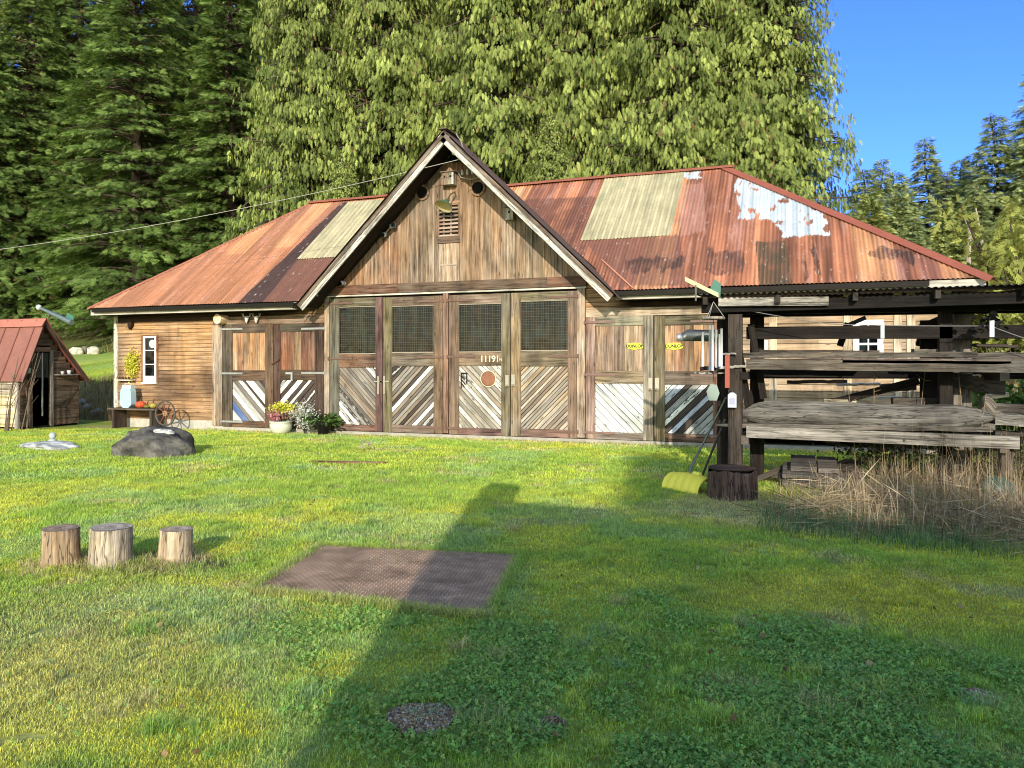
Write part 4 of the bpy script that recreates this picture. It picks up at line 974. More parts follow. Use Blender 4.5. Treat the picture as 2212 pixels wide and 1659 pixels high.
# dark hemlocks on the left
HL, HH = (.045, .085, .022), (.36, .50, .13)
hem = [make_tree('hemlock_tree', 'l', 'tree', None, (0, 0, 0), (21, 25, 5.6, 1.2, 'hemlock', 800, 110, .40, HL, HH)),
       make_tree('hemlock_tree', 'l', 'tree', None, (0, 0, 0), (22, 23, 5.0, 1.2, 'hemlock', 760, 105, .40, HL, HH))]
GH = 'dark green hemlocks at the edge of the wood'
put(hem[0], tloc(300, 15.5), .4, (1.0, 1.0), 'broad hemlock with layered boughs filling the left of the wood edge', GH)
put(hem[1], tloc(500, 17), 2.4, (.9, .95), 'hemlock in the dark gap beside the leftmost cedar', GH)
for (x, v, k, rot, sc, lab) in [(60, 17.5, 1, 1.1, (1., 1.0), 'hemlock behind the small red roofed shed'),
                                (-70, 15, 0, 4.1, (.95, 1.0), 'dark hemlock cut off by the left edge of the view'),
                                (180, 21, 1, 3.1, (1.1, 1.22), 'tall hemlock standing behind the broad front hemlock'),
                                (420, 22, 0, 5.1, (1., 1.12), 'tall hemlock top showing behind the wood edge near the sky gaps')]:
    put(copy_tree(hem[k]), tloc(x, v), rot, sc, lab, GH)
# distant conifers
bgt = [make_tree('conifer_tree', 'l', 'tree', None, (0, 0, 0), (31, 22, 4.6, .5, 'needle', 700, 70, .55, (.18, .24, .11), (.64, .70, .30)), prof=1.05),
       make_tree('conifer_tree', 'l', 'tree', None, (0, 0, 0), (32, 20, 5.0, .5, 'needle', 680, 70, .55, (.18, .23, .08), (.70, .72, .26)), prof=.95)]
bgt.append(make_tree('conifer_tree', 'l', 'tree', None, (0, 0, 0), (33, 24, 5.0, .5, 'hemlock', 620, 90, .5, (.22, .27, .13), (.58, .66, .28))))
GB = 'conifers far behind the right end of the barn'
rows = [(2148, 248, 46, 2, (.95,), 'tallest far conifer with narrow pointed top against the sky'),
        (2000, 300, 50, 3, (.9,), 'far conifer with pointed top between two lower trees right of the cedars'),
        (1905, 345, 40, 2, (.8,), 'small far conifer touching the right side of the last cedar'),
        (2072, 345, 54, 2, (.9,), 'paler far conifer left of the tallest one'),
        (2225, 300, 44, 3, (.9,), 'far conifer cut by the right edge of the view'),
        (1945, 395, 35, 0, (.85,), 'dark low conifer behind the right roof hip'),
        (2040, 440, 32, 1, (.9,), 'olive conifer above the middle of the right hip line'),
        (2110, 400, 34, 2, (.95,), 'dark green conifer in front of the tallest far tree'),
        (2185, 430, 30, 1, (.9,), 'near dark conifer by the right edge above the roof corner'),
        (1868, 365, 38, 2, (1.2,), 'pale hazy conifer directly touching the last cedar'), (1935, 372, 44, 2, (1.1,), 'pale hazy conifer between the small far one and the pointed one'), (2045, 372, 48, 2, (1.1,), 'pale hazy conifer filling the dip left of the tallest one'), (2105, 330, 52, 2, (1.0,), 'pale hazy conifer just left of the tallest one'),
        (1880, 420, 30, 1, (1.2,), 'olive conifer filling the gap right below the last cedar'), (1975, 470, 28, 2, (1.2,), 'low dark conifer behind the middle of the right hip'),
        (2075, 490, 28, 1, (1.3,), 'low olive conifer behind the lower right hip'), (2150, 520, 24, 0, (1.3,), 'low conifer nearest the right roof corner'), (2215, 400, 38, 0, (1.1,), 'conifer behind the one by the right edge')]
for i, (x, ytop, v, k, sc, lab) in enumerate(rows):
    loc = tloc(x, v); Z = (loc-CAM).dot(FW); ztop = 1.6+(CY-ytop)*Z/F; h = ztop-loc.z
    o = copy_tree(bgt[min(k, 2)]); put(o, loc, i*1.3, (sc[0]*(1.35 if k < 2 else 1.1)*h/21, h/(22, 20, 24, 24)[k]), lab, GB); o.name = 'conifer_tree'
for o in bgt:    # the two source trees take the first two far places in the wood
    pass
put(bgt[2], tloc(2260, 46), .5, (1.1, .95), 'pale hazy conifer just past the right edge of the view', GB)
put(bgt[0], tloc(120, 30), .5, (1.1, 1.1), 'far dark conifer high on the wooded slope at far left', 'conifers on the wooded slope')
put(bgt[1], tloc(560, 31), .9, (1.1, 1.1), 'far conifer seen through the gap between hemlocks and cedars', 'conifers on the wooded slope')
for i, (x, v, k, sc, lab) in enumerate([(-60, 27, 0, 1.2, 'far dark conifer on slope cut by the left edge'), (30, 36, 1, 1.2, 'faint conifer on slope behind the shed hemlock'), (250, 34, 0, 1.1, 'conifer on slope behind the broad hemlock'), (370, 40, 1, 1.0, 'conifer on slope under the left sky gap'), (470, 33, 0, 1.0, 'conifer on slope left of the dark gap'),
                                        (660, 33, 1, 1.15, 'conifer on slope behind the leftmost cedar'), (800, 30, 0, 1.2, 'conifer on slope hidden behind second cedar'), (1010, 28, 1, 1.2, 'conifer on slope seen between cedars behind the gable'), (1210, 28, 0, 1.2, 'conifer on slope seen between cedars above the ridge'), (1420, 27, 1, 1.2, 'conifer on slope behind the cedar above the yellow patch'), (1600, 27, 0, .95, 'conifer on slope behind the last cedar')]):
    put(copy_tree(bgt[k]), tloc(x, v), i*.9, (sc, sc), lab, 'conifers on the wooded slope')

def shrub(name, label, loc, R, H, n, col, kind='leaf', seed=1, twig=.5, group=None, mat=M_LEAF, cat='bush', sz=.05):
    r = np.random.default_rng(seed); root = thing(name, loc, label, cat, group); m = MB(); L = Vector(loc)
    ends = []
    for i in range(int(14+twig*40)):
        a = r.uniform(0, 2*PI); rr = R*r.uniform(.2, 1); h = H*r.uniform(.5, 1.15)
        p = [L+Vector((math.cos(a)*rr*t*r.uniform(.8, 1.2), math.sin(a)*rr*t*r.uniform(.8, 1.2), h*t**.8)) for t in (0, .25, .5, .75, 1.)]
        m.tube(p, [.016*H*(1-t*.85) for t in (0, .25, .5, .75, 1)], 4, S(150, 125, 100), cap=False); ends.append(p)
    m.build('stems', M_BARK if twig < .5 else M_DRY, root)
    k = r.integers(0, len(ends), n); t = r.uniform(.3, 1, n)*4; P_ = np.zeros((n, 3))
    for i in range(n):
        p = ends[k[i]]; j = min(3, int(t[i])); q = p[j].lerp(p[j+1], t[i]-j); P_[i] = (q.x, q.y, q.z)
    P_ += r.normal(size=(n, 3))*R*.13; P_[:, 2] = np.maximum(P_[:, 2], L.z+.03)
    X = r.normal(size=(n, 3))+np.array([0, 0, -.2]); N = r.normal(size=(n, 3)); c = np.array(col)[None]*r.uniform(.5, 1.4, n)[:, None]
    tm = np.array([[[0, 0, 0], [.45, .28, 0], [1, 0, 0]], [[0, 0, 0], [1, 0, 0], [.45, -.28, 0]]]) if kind == 'leaf' else spray_template('cedar')
    V, T, C = place_sprays(tm, P_, X, N, sz*r.uniform(.6, 1.4, n), c); np_mesh('foliage', V, T, C, mat, root)
    return root
for i, (x, v, R, H, n, col, kind, sz, tw, lab) in enumerate([
        (2165, 3.0, 1.5, 3.6, 5200, (.34, .38, .09), 'spray', .24, .3, 'yellow green cedar bush behind the right roof corner'),
        (2235, 1.0, 1.6, 4.2, 5200, (.36, .38, .09), 'spray', .24, .3, 'tall yellow green cedar bush at the right edge of the view'),
        (2150, .3, .9, 1.9, 900, (.42, .38, .16), 'leaf', .07, 1.2, 'pale tangled twiggy bush seen between the rack boards at right'),
        (2205, -.8, .8, 1.3, 2500, (.14, .24, .06), 'spray', .2, .2, 'low dark green evergreen bush behind the lumber at right')]):
    u_ = U(x, v); shrub('bush', lab, (u_, v, 0), R, H, n, col, kind, 40+i, tw, sz=sz, mat=M_NEEDLE if kind == 'spray' else M_LEAF)
for i, (x0, y0, x1, y1, x2, y2, lab) in enumerate([(2092, 560, 2095, 500, 2112, 485, 'bare white snag forking above the right roof corner'), (2140, 580, 2120, 520, 2108, 450, 'thin bare stem rising behind the right roof corner')]):
    a, b, c_ = W(x0, y0, 4), W(x1, y1, 4), W(x2, y2, 4); m = MB(); g_ = Vector((a.x, a.y, .0)); m.tube([g_, a, b, c_], [.06, .05, .035, .015], 6, S(215, 200, 180)); m.tube([b, b+Vector((-.12, 0, .35))], [.025, .01], 5, S(215, 200, 180))
    tag(m.build('dead_tree', M_DRY, None, g_), lab, 'dead tree')

# ================================================================== small shed at left
SH = thing('shed', (-12.4, -.8, 0), 'small weathered shed with red ribbed metal roof at the left edge', 'shed')
su = -11.07; sl = -15.5; sf, sr, sbk = -1.70, -1.17, .02
zf, zr_, zb_ = 1.44, 2.78, 1.36
SW = S(120, 92, 72, .8); SWD = S(84, 66, 52, .8)
mb = MB(); z = .05
def shed_top(v):
    return zf+(v-sf)/(sr-sf)*(zr_-zf) if v < sr else zr_+(v-sr)/(sbk-sr)*(zb_-zr_)
dv0, dv1 = -1.38, -.86     # doorway
while z < 2.65:
    h = .15
    vlo = sf if z+h < zf else sf+(z+h-zf)/(zr_-zf)*(sr-sf); vhi = sbk if z+h < zb_ else sbk-(z+h-zb_)/(zr_-zb_)*(sbk-sr)
    for (a, b) in (((vlo, min(vhi, dv0)), (max(dv1, vlo), vhi)) if z < 2.0 else ((vlo, vhi),)):
        if b-a > .04:
            c = mixt(SW, SWD, random.random()); o_ = random.uniform(-.015, .01)
            mb.box((su+.01, a, z+o_), (0, b-a, 0), (0, 0, h+.02), (.03, 0, .0), c)
            mb.box((su+.035, a+.01, z+o_), (0, b-a-.02, 0), (0, 0, .035), (.012, 0, 0), mixt(c, SWD, .3))
    z += h
mb.build('slab_wall', M_WOOD, SH)
mb = MB(); mb.box((sl, sf+.03, 0), (su-sl, 0, 0), (0, sbk-sf-.06, 0), (0, 0, 1.3), (.012, .01, .008)); mb.build('wall_core', M_BLACK, SH)
mb = MB(); mb.face([(su-.04, sf+.03, 1.3), (su-.04, sbk-.03, 1.3), (su-.04, sr, zr_-.1)], [(0, 0)]*3, (.012, .01, .008, 0)); mb.build('inner_gable', M_BLACK, SH)
mb = MB(); mb.box((su+.045, dv0-.08, .02), (0, 0, 2.0), (0, .09, 0), (.03, 0, 0), SWD); mb.box((su+.045, dv1, .02), (0, 0, 2.0), (0, .08, 0), (.03, 0, 0), S(120, 110, 98, .8)); mb.box((su+.045, dv0, 1.98), (0, dv1-dv0, 0), (0, 0, .12), (.03, 0, 0), SW)
mb.box((su-.02, dv0+.01, .05), (0, 0, 1.9), (0, dv1-dv0-.02, 0), (.02, 0, 0), (.035, .03, .025))
mb.box((su+.02, dv0+.30, .3), (0, 0, 1.65), (0, .03, 0), (.015, 0, 0), S(165, 165, 160)); mb.build('door', M_WOOD, SH)
mb = MB(); lb = S(205, 195, 168, .85)
for k in range(4): mb.box((sl, sf-.02, zf-.14-.14*k-.02), (su-sl-.0, 0, 0), (0, 0, .13), (0, .04, 0), S(190, 175, 150))
mb.box((su-.1, sf-.035, 0), (0, 0, zf-.02), (.11, 0, 0), (0, .05, 0), S(165, 155, 140)); mb.box((sl, sf-.015, .05), (su-sl-.12, 0, 0), (0, 0, .86), (0, .03, 0), S(225, 205, 150, .85)); mb.build('front_wall', M_WOOD, SH)
mb = MB()
def shed_slope(p, q, x0, x1, c, n=26):
    p = Vector(p); q = Vector(q); d = q-p; nr = Vector((0, -d.z, d.y)).normalized(); nr = nr if nr.z > 0 else -nr
    mb.box((x0, p.y, p.z), (0, d.y, d.z), (x1-x0, 0, 0), nr*.012, c)
    k = x0+.25
    while k < x1:
        mb.box(Vector((k, p.y, p.z))+nr*.012, (0, d.y, d.z), (.035, 0, 0), nr*.022, mixt(c, (.1, .03, .02), .35)); k += .52
dz = (zr_-zf)/(sr-sf)
shed_slope((0, sf-.1, zf-.1*dz+.02), (0, sr, zr_+.02), sl, su+.28, S(158, 104, 88, .82)); dz2 = (zr_-zb_)/(sbk-sr)
shed_slope((0, sbk+.16, zb_-.16*dz2+.02), (0, sr, zr_+.02), sl, su+.28, S(150, 84, 72, .8))
mb.box((sl, sr-.13, zr_-.16), (su+.3-sl, 0, 0), (0, .14, .22), (0, -.01, .006), S(190, 120, 98, .9)); mb.box((sl, sr-.01, zr_+.06), (su+.3-sl, 0, 0), (0, .16, -.2), (0, .01, .006), S(170, 95, 80, .8))
mb.build('roof', M_ROOF, SH)
mb = MB(); e = su+.28; 
for (p, q) in (((sf-.1, zf-.1*dz), (sr, zr_)), ((sbk+.16, zb_-.16*dz2), (sr, zr_))):
    mb.box((e-.05, p[0], p[1]-.11), (0, q[0]-p[0], q[1]-p[1]), (0, 0, .11), (.03, 0, 0), S(95, 78, 64, .7))
mb.build('rake_board', M_GREYWOOD, SH)
# things on and by the shed
def vane(name, tail, head, w0, w1, label, ball=True, fin=None, post=None):
    root = thing(name, (tail+head)/2, label, 'ornament'); m = MB(); d = head-tail
    m.tube([tail, tail+d*.15, head], [w0, w0*1.1, w1], 10, S(150, 165, 160)) if ball else m.box(tail-Vector((0, 0, w0/2)), d, (0, .07, .0), (0, 0, w1), S(226, 220, 168))
    m.build('boom', M_PAINT if not ball else M_METAL, root)
    if ball: m = MB(); m.lathe(tail, [(.001, -.075), (.05, -.055), (.075, 0), (.05, .055), (.001, .075)], 14, S(235, 235, 230)); m.build('ball', M_PLASTIC, root, smooth=True)
    m = MB(); a = head-d*.18
    m.prism([(a.x-.05, a.z+.02), (head.x+.02, head.z-.03), (head.x+.03, head.z+.17), (a.x+.02, a.z+.19)], head.y+.03, head.y+.036, (1, 0), S(70, 130, 110)); m.build('tail_fin', M_PLASTIC, root)
    if post: m = MB(); m.tube([post[0], post[1]], .012, 6, S(150, 140, 125)); m.build('rod', M_METAL, root)
    return root
a = W(84, 664, -1.1); b = W(155, 697, -1.1); c_ = W(103, 690, -1.1); d_ = W(106, 671, -1.1)
vane('weather_vane', a, b, .035, .075, 'metal boom ornament with white ball and green fin above the shed ridge', True, None, (c_, d_))
a = W(1480, 605, -5.3); b = W(1552, 640, -5.3); c_ = W(1503, 650, -5.3); d_ = W(1503, 616, -5.3)
vane('weather_vane', a, b, .03, .06, 'pale wooden boom with green fin on the corner of the lumber rack roof', False, None, (c_, d_))
def cup(p, r, h, col, label, mat=M_PLASTIC, cat='cup', name='cup', group=None):
    m = MB(); m.lathe(p, [(.001, 0), (r*.8, 0), (r, h), (r*.9, h), (r*.72, .01), (.001, .01)], 16, col); o = m.build(name, mat, None, p, True); tag(o, label, cat, group); return o
p = W(146, 808, -.5); m = MB(); m.box((su+.05, -.75, p.z-.03), (0, .62, 0), (.16, 0, 0), (0, 0, .02), S(150, 145, 135)); o = m.build('shelf', M_WOOD, None, (su+.05, -.75, p.z-.03)); tag(o, 'small plank shelf on the side wall of the little shed', 'shelf')
cup(Vector((su+.13, -.36, p.z-.01)), .055, .11, S(225, 225, 225), 'white mug on the shed shelf, nearer the eave'); cup(Vector((su+.13, -.56, p.z-.01)), .045, .085, S(215, 210, 195), 'small cream cup on the shed shelf, nearer the doorway')
cup(W(129, 797, -1.45)+Vector((0, 0, -.06)), .09, .13, S(190, 205, 195), 'pale green enamel pot hanging by the shed door', cat='pot', name='pot') if False else None
p = Vector((su+.12, -1.55, 1.42)); cup(p, .08, .13, S(175, 195, 185), 'pale green enamel mug hanging by the shed doorway', cat='cup')
# thin dry stems leaning by the shed doorway
r_ = random.Random(4); m = MB()
for k in range(9):
    x = su+r_.uniform(.15, .5); y = -2.0+r_.uniform(-.3, .3); hh = r_.uniform(1.1, 2.0); q = Vector((x, y, 0)); m.tube([q, q+Vector((r_.uniform(-.05, .1), .1, hh*.5)), q+Vector((r_.uniform(0, .3), .25, hh))], [.016, .011, .005], 5, S(150, 128, 108))
    for j in range(3): s_ = q+Vector((.05, .1, hh*r_.uniform(.3, .9))); m.tube([s_, s_+Vector((r_.uniform(-.25, .25), 0, .2))], [.007, .003], 4, S(150, 128, 108))
o = m.build('bare_shrub', M_DRY, None, (su+.3, -2, 0)); tag(o, 'bare leafless stems standing by the shed doorway', 'shrub')
m = MB()
for k in range(9):
    x = -12.9+.2*k; m.tube([(x, -1.85, 0), (x+.02, -1.85, 1.15)], .006, 4, S(120, 105, 90))
for k in range(5): m.tube([(-12.95, -1.855, .15+.22*k), (-11.2, -1.855, .16+.22*k)], .005, 4, S(120, 105, 90))
o = m.build('trellis', M_DRY, None, (-12, -1.85, 0)); tag(o, 'thin wire trellis in front of the shed front wall', 'trellis')

# ================================================================== things on the barn
def box_thing(name, label, cat, p0, p1, depth, col, mat=M_WOOD, group=None, v=-.03):
    m = MB(); m.box((p0.x, v-depth, p1.z), (0, 0, p0.z-p1.z), (p1.x-p0.x, 0, 0), (0, depth, 0), col); o = m.build(name, mat, None, (p0.x, v, p1.z)); return tag(o, label, cat, group)
def birdhouse(x0, y0, x1, y1, n, label, depth=.16):
    a = W(x0, y0, -.1); b = W(x1, y1, -.1); root = thing('birdhouse', ((a.x+b.x)/2, -.03, b.z), label, 'birdhouse', 'birdhouses on the gable'); m = MB()
    for k in range(n):
        w_ = (b.x-a.x)/n; m.box((a.x+w_*k+.002, -.03-depth, b.z), (0, 0, a.z-b.z), (w_-.004, 0, 0), (0, depth, 0), S(205, 192, 168) if (k or n == 1) else S(160, 130, 100))
    m.build('box', M_GREYWOOD, root); m = MB()
    m.box((a.x-.03, -.06-depth, a.z), (b.x-a.x+.06, 0, 0), (0, depth+.04, .02), (0, 0, .02), S(150, 130, 110)); m.build('roof', M_GREYWOOD, root); m = MB()
    for k in range(n):
        w_ = (b.x-a.x)/n; m.disc((a.x+w_*(k+.5), -.033-depth, b.z+(a.z-b.z)*.66), .024, 12, (0, -1, 0), (0, 0, 0))
    m.build('entrance_hole', M_BLACK, root)
birdhouse(959, 376, 985, 400, 2, 'double birdhouse with two small holes near the gable peak', .2); birdhouse(1094, 451, 1110, 475, 1, 'single pale birdhouse under the right rake of the gable', .14)
# gooseneck barn lamp
p = W(962, 440, -.42); root = thing('barn_lamp', p, 'green enamel gooseneck barn lamp above the louvre vent', 'lamp'); m = MB(); ax = Vector((-.25, -.55, -1)).normalized()
m.lathe(p, [(.03, -.12), (.045, -.1), (.06, -.06), (.14, 0), (.2, .075), (.205, .085)], 24, S(88, 122, 92), axis=ax); m.build('shade', M_PAINT, root, smooth=True)
m = MB(); m.lathe(p, [(.001, .02), (.12, .03), (.196, .08)], 24, S(225, 205, 150), axis=ax); m.build('reflector', M_PAINT, root, smooth=True)
m = MB(); q = p-ax*.12; m.tube([q, q+Vector((.06, .05, .13)), q+Vector((.08, .2, .2)), (q.x+.07, -.03, q.z+.08)], .018, 8, S(150, 140, 110)); m.build('arm', M_METAL, root, smooth=True)
# flood lights
def flood(x, y, v, label, heads, r=.06):
    p = W(x, y, v); root = thing('floodlight', p, label, 'floodlight', 'small outdoor floodlights on the gable'); m = MB(); m.lathe((p.x, p.y, p.z), [(.001, .03), (.045, .03), (.055, 0)], 14, S(225, 225, 220), axis=Vector((0, -1, 0))); m.build('mount', M_PLASTIC, root, smooth=True)
    for (dx, dz, ax) in heads:
        m = MB(); q = p+Vector((dx, -.1, dz)); m.lathe(q, [(.001, -.07), (.03, -.065), (.045, -.02), (r, .05), (r*.9, .055)], 16, S(215, 215, 210), axis=Vector(ax)); m.tube([p, q], .012, 6, S(200, 200, 195)); h = m.build('lamp_head', M_PLASTIC, root, smooth=True)
        m = MB(); a3 = Vector(ax).normalized(); m.disc(q+a3*.053, r*.88, 16, -a3 if False else a3, S(90, 80, 75)); m.build('lens', M_GLASS, h)
flood(845, 489, -.06, 'twin floodlight on the upper left gable boards', [(.12, .0, (.45, -1, -.2)), (-.12, -.2, (-.2, -1, -.3))])
flood(744, 612, -.06, 'floodlight at the lower left corner of the gable wall', [(.0, .0, (-.3, -1, -.3))]); flood(684, 636, -.45, 'floodlight under the left gable eave', [(.03, .0, (.3, -1, -.2)), (-.1, -.06, (-.3, -1, -.4))], .05)
p = W(470, 689, -.3); m = MB(); m.tube([(p.x, -.32, p.z), (p.x, -.02, p.z)], .12, 18, S(225, 185, 135, .9), rough=.02); o = m.build('log_slice', M_WOOD, None, (p.x, -.2, p.z)); tag(o, 'round cut log end sticking out above the left door post', 'log')
for (x, lab) in ((534, 'small white antlered skull under the eave, the one on the left'), (555, 'small white antlered skull under the eave, the one on the right')):
    p = W(x, 689, -.12); root = thing('antler_skull', p, lab, 'skull', 'white antlered skulls above the left small doors'); m = MB(); c = S(235, 232, 225)
    m.tube([p+Vector((0, 0, .07)), p+Vector((0, -.02, .02)), p+Vector((0, -.03, -.05)), p+Vector((0, -.03, -.09))], [.03, .055, .035, .015], 10, c); m.build('skull', M_STONE, root, smooth=True); m = MB()
    for sg in (-1, 1): m.tube([p+Vector((.03*sg, 0, .05)), p+Vector((.09*sg, -.02, .06)), p+Vector((.14*sg, -.03, .14))], [.014, .011, .005], 6, c); m.tube([p+Vector((.09*sg, -.02, .06)), p+Vector((.09*sg, -.04, .14))], [.009, .004], 5, c)
    m.build('antlers', M_STONE, root)
p = W(282, 702, -.08); m = MB(); m.prism([(p.x-.07, p.z-.02), (p.x-.02, p.z-.12), (p.x+.06, p.z-.02), (p.x+.07, p.z+.09), (p.x-.05, p.z+.1)], -.12, -.03, (0, 1), S(60, 42, 32)); o = m.build('bat_ornament', M_IRON, None, p); tag(o, 'small dark rusty metal ornament near the left top of the siding', 'ornament')
# top-of-gable fixture: white ball spotlight and insulators with the service wires
p = W(981, 330, -.5); root = thing('security_light', p, 'white ball light on a rusty arm hanging under the gable peak', 'lamp'); m = MB(); m.lathe(p, [(.001, -.06), (.045, -.04), (.06, 0), (.045, .04), (.001, .06)], 14, S(230, 230, 225)); m.build('bulb', M_PLASTIC, root, smooth=True); m = MB(); q = W(1002, 372, -.05); m.tube([p, p.lerp(q, .5)+Vector((.02, 0, .02)), q], .014, 6, S(150, 95, 70)); m.build('arm', M_IRON, root)
p = W(965, 306, -.66); m = MB(); m.tube([p+Vector((0, 0, .08)), p, p+Vector((0, 0, -.1))], [.01, .045, .008], 8, S(235, 235, 228)); o = m.build('finial', M_PLASTIC, None, p, True); tag(o, 'white pointed pendant at the inside of the gable peak', 'ornament')
p = W(1012, 378, -.08); root = thing('wire_bracket', p, 'white insulators on a curved bracket right of the birdhouse', 'bracket'); m = MB()
m.tube([p+Vector((-.25, -.03, .1)), p+Vector((-.15, -.08, -.06)), p+Vector((.08, -.08, -.12)), p+Vector((.28, -.04, -.08))], .014, 6, S(215, 205, 190)); m.build('hoop', M_METAL, root)
for k in range(3): m = MB(); q = p+Vector((-.12+.12*k, -.07, .05)); m.tube([q+Vector((0, 0, -.06)), q, q+Vector((0, 0, .06))], [.025, .035, .02], 8, S(235, 230, 220)); m.build('insulator', M_PLASTIC, root)
def wire(pts, r, col, label, sag=.0, name='cable', n=24):
    m = MB(); path = []
    for a, b in zip(pts[:-1], pts[1:]):
        for k in range(n): t = k/n; path.append(Vector(a).lerp(Vector(b), t)+Vector((0, 0, -4*sag*t*(1-t))))
    path.append(Vector(pts[-1])); m.tube(path, r, 5, col, cap=False); o = m.build(name, M_PAINT, None, pts[0]); return tag(o, label, 'cable')
A = W(1018, 338, -.68); B = CAM+ray(-260, 568)*21; wire([A, B], .007, S(205, 200, 185), 'pale service wire running from the gable peak off to the left', .28)
q = W(995, 300, -.68); wire([A, q+Vector((.06, 0, -.2)), q, q+Vector((-.1, 0, .12))], .012, S(170, 160, 150), 'short loop of wire clipped along the right rake near the peak', .03, n=6)
wire([A, W(1150, 160, 9.5)], .008, S(60, 60, 55), 'thin dark wire rising from the gable peak into the cedars', .1)

# yellow foliage bunch hung on the wall, little shelf and its figures
p = W(284, 786, -.12); root = thing('flower_bunch', p, 'bunch of yellow forsythia hung on the left wall', 'flowers'); r = np.random.default_rng(5); n = 800
P_ = np.array([p.x, -.12, p.z])+np.stack([r.normal(size=n)*.09, r.normal(size=n)*.05, r.normal(size=n)*.16], 1); wdt = 1-np.abs(P_[:, 2]-p.z)*1.2
tm = np.array([[[0, 0, 0], [.45, .35, 0], [1, 0, 0]], [[0, 0, 0], [1, 0, 0], [.45, -.35, 0]]])
V, T, C = place_sprays(tm, P_, r.normal(size=(n, 3)), r.normal(size=(n, 3)), r.uniform(.04, .075, n), np.array([.8, .75, .10])[None]*r.uniform(.6, 1.2, n)[:, None]); np_mesh('blossoms', V, T, C, M_LEAF, root)
m = MB(); 
for k in range(7): m.tube([(p.x+random.uniform(-.02, .02), -.05, p.z-.3), (p.x+random.uniform(-.1, .1), -.12, p.z+random.uniform(.1, .4))], .006, 4, S(120, 95, 60))
m.build('stems', M_BARK, root)
a = W(259, 818, -.05); b = W(292, 822, -.05); m = MB(); m.box((a.x, -.19, b.z), (b.x-a.x, 0, 0), (0, .17, 0), (0, 0, .025), S(215, 205, 185)); o = m.build('ledge', M_WOOD, None, (a.x, -.1, b.z)); tag(o, 'little pale ledge below the yellow flowers on the left wall', 'shelf')
for k in range(4):
    q = Vector((a.x+.06+.11*k, -.12, b.z+.025)); m = MB(); m.tube([q, q+Vector((0, 0, .045)), q+Vector((.015, 0, .075))], [.028, .032, .012], 8, S(90, 62, 45)); o = m.build('figurine', M_STONE, None, q, True); tag(o, ('leftmost dark carved figure', 'second dark carved figure from the left', 'third dark carved figure from the left', 'rightmost dark carved figure')[k]+' in the row on the pale ledge', 'figurine', 'figurines on the ledge')

# bench with jug, pumpkin, gourds; iron wheel
b0 = W(236, 885, -.55); b1 = W(338, 889, -.55); bz = .52; root = thing('bench', ((b0.x+b1.x)/2, -.35, 0), 'low dark plank bench against the left end of the barn', 'bench')
m = MB(); m.box((b0.x, -.62, bz-.04), (b1.x-b0.x, 0, 0), (0, .26, 0), (0, 0, .04), S(110, 92, 76)); m.box((b0.x, -.35, bz-.04), (b1.x-b0.x, 0, 0), (0, .24, 0), (0, 0, .04), S(98, 82, 68)); m.build('bench_top', M_GREYWOOD, root)
for u_ in (b0.x+.12, b1.x-.2): m = MB(); m.box((u_, -.58, 0), (0, 0, bz-.04), (.07, 0, 0), (0, .42, 0), S(90, 74, 62)); m.build('leg', M_GREYWOOD, root)
p = W(277, 886, -.38); p.z = bz; root = thing('water_jug', p, 'large pale blue plastic container standing on the bench', 'container'); m = MB(); c = S(178, 205, 212, .9); w_, h_ = .19, .5
pts = [(-.09, 0), (.09, 0), (.19, .09), (.175, h_-.1), (.15, h_), (-.15, h_), (-.175, h_-.1), (-.19, .09)]; m.prism([(p.x+a_*1.02, p.z+b_) for a_, b_ in pts], -.47, -.3, (0, 1), c); m.build('body', M_PLASTIC, root)
m = MB(); m.box((p.x-.15, -.44, p.z+h_), (.3, 0, 0), (0, .12, 0), (0, 0, .09), S(205, 225, 228)); m.build('neck', M_PLASTIC, root); m = MB(); m.tube([(p.x-.1, -.385, p.z+h_+.08), (p.x-.1, -.385, p.z+h_+.13), (p.x+.1, -.385, p.z+h_+.13), (p.x+.1, -.385, p.z+h_+.08)], .012, 6, S(215, 225, 228)); m.build('handle', M_PLASTIC, root)
def pumpkin(p, r, squash, col, label, name='pumpkin', cat='pumpkin', stem=True):
    root = thing(name, p, label, cat); m = MB(); nb_, na = 12, 40
    for i in range(nb_+1):
        th = PI*i/nb_
        for k in range(na):
            a_ = 2*PI*k/na; rr = r*math.sin(th)*(1-.09*abs(math.cos(a_*5)))+.001; m.V.append((p.x+math.cos(a_)*rr, p.y+math.sin(a_)*rr, p.z+r*squash*(1-math.cos(th)*(1-.12*math.sin(th))))); m.C.append((*col, 0))
    for i in range(nb_):
        for k in range(na): k2 = (k+1) % na; m.Fc.append((i*na+k, i*na+k2, (i+1)*na+k2, (i+1)*na+k)); m.UV += [(0, 0)]*4
    m.build('body', M_PAINT, root, smooth=True); m = MB(); t_ = p+Vector((0, 0, r*squash*2)); m.tube([t_-Vector((0, 0, .02)), t_+Vector((.01, 0, .05)), t_+Vector((.04, 0, .09))], [.02, .013, .01], 6, S(130, 120, 70)); m.build('stem', M_BARK, root)
pumpkin(Vector((U(304, -.5), -.5, bz)), .135, .72, S(214, 95, 55, .85), 'orange red pumpkin on the bench in front of the pale container'); pumpkin(Vector((U(318, -.45), -.45, bz)), .10, .5, S(130, 125, 60, .8), 'flat olive green gourd beside the pumpkin', 'gourd', 'gourd'); pumpkin(Vector((U(331, -.45), -.45, bz)), .09, .8, S(185, 165, 75, .85), 'yellow green gourd with tall stem at the right end of the bench', 'gourd', 'gourd')
pc = W(357, 893, -.75); R_ = .30; pc.z = .06+R_+.0
pc.z = W(357, 893, -.75).z; root = thing('iron_wheel', (pc.x, -.75, pc.z-R_), 'old spoked iron wheel propped at the end of the bench', 'wheel'); m = MB(); na = 40
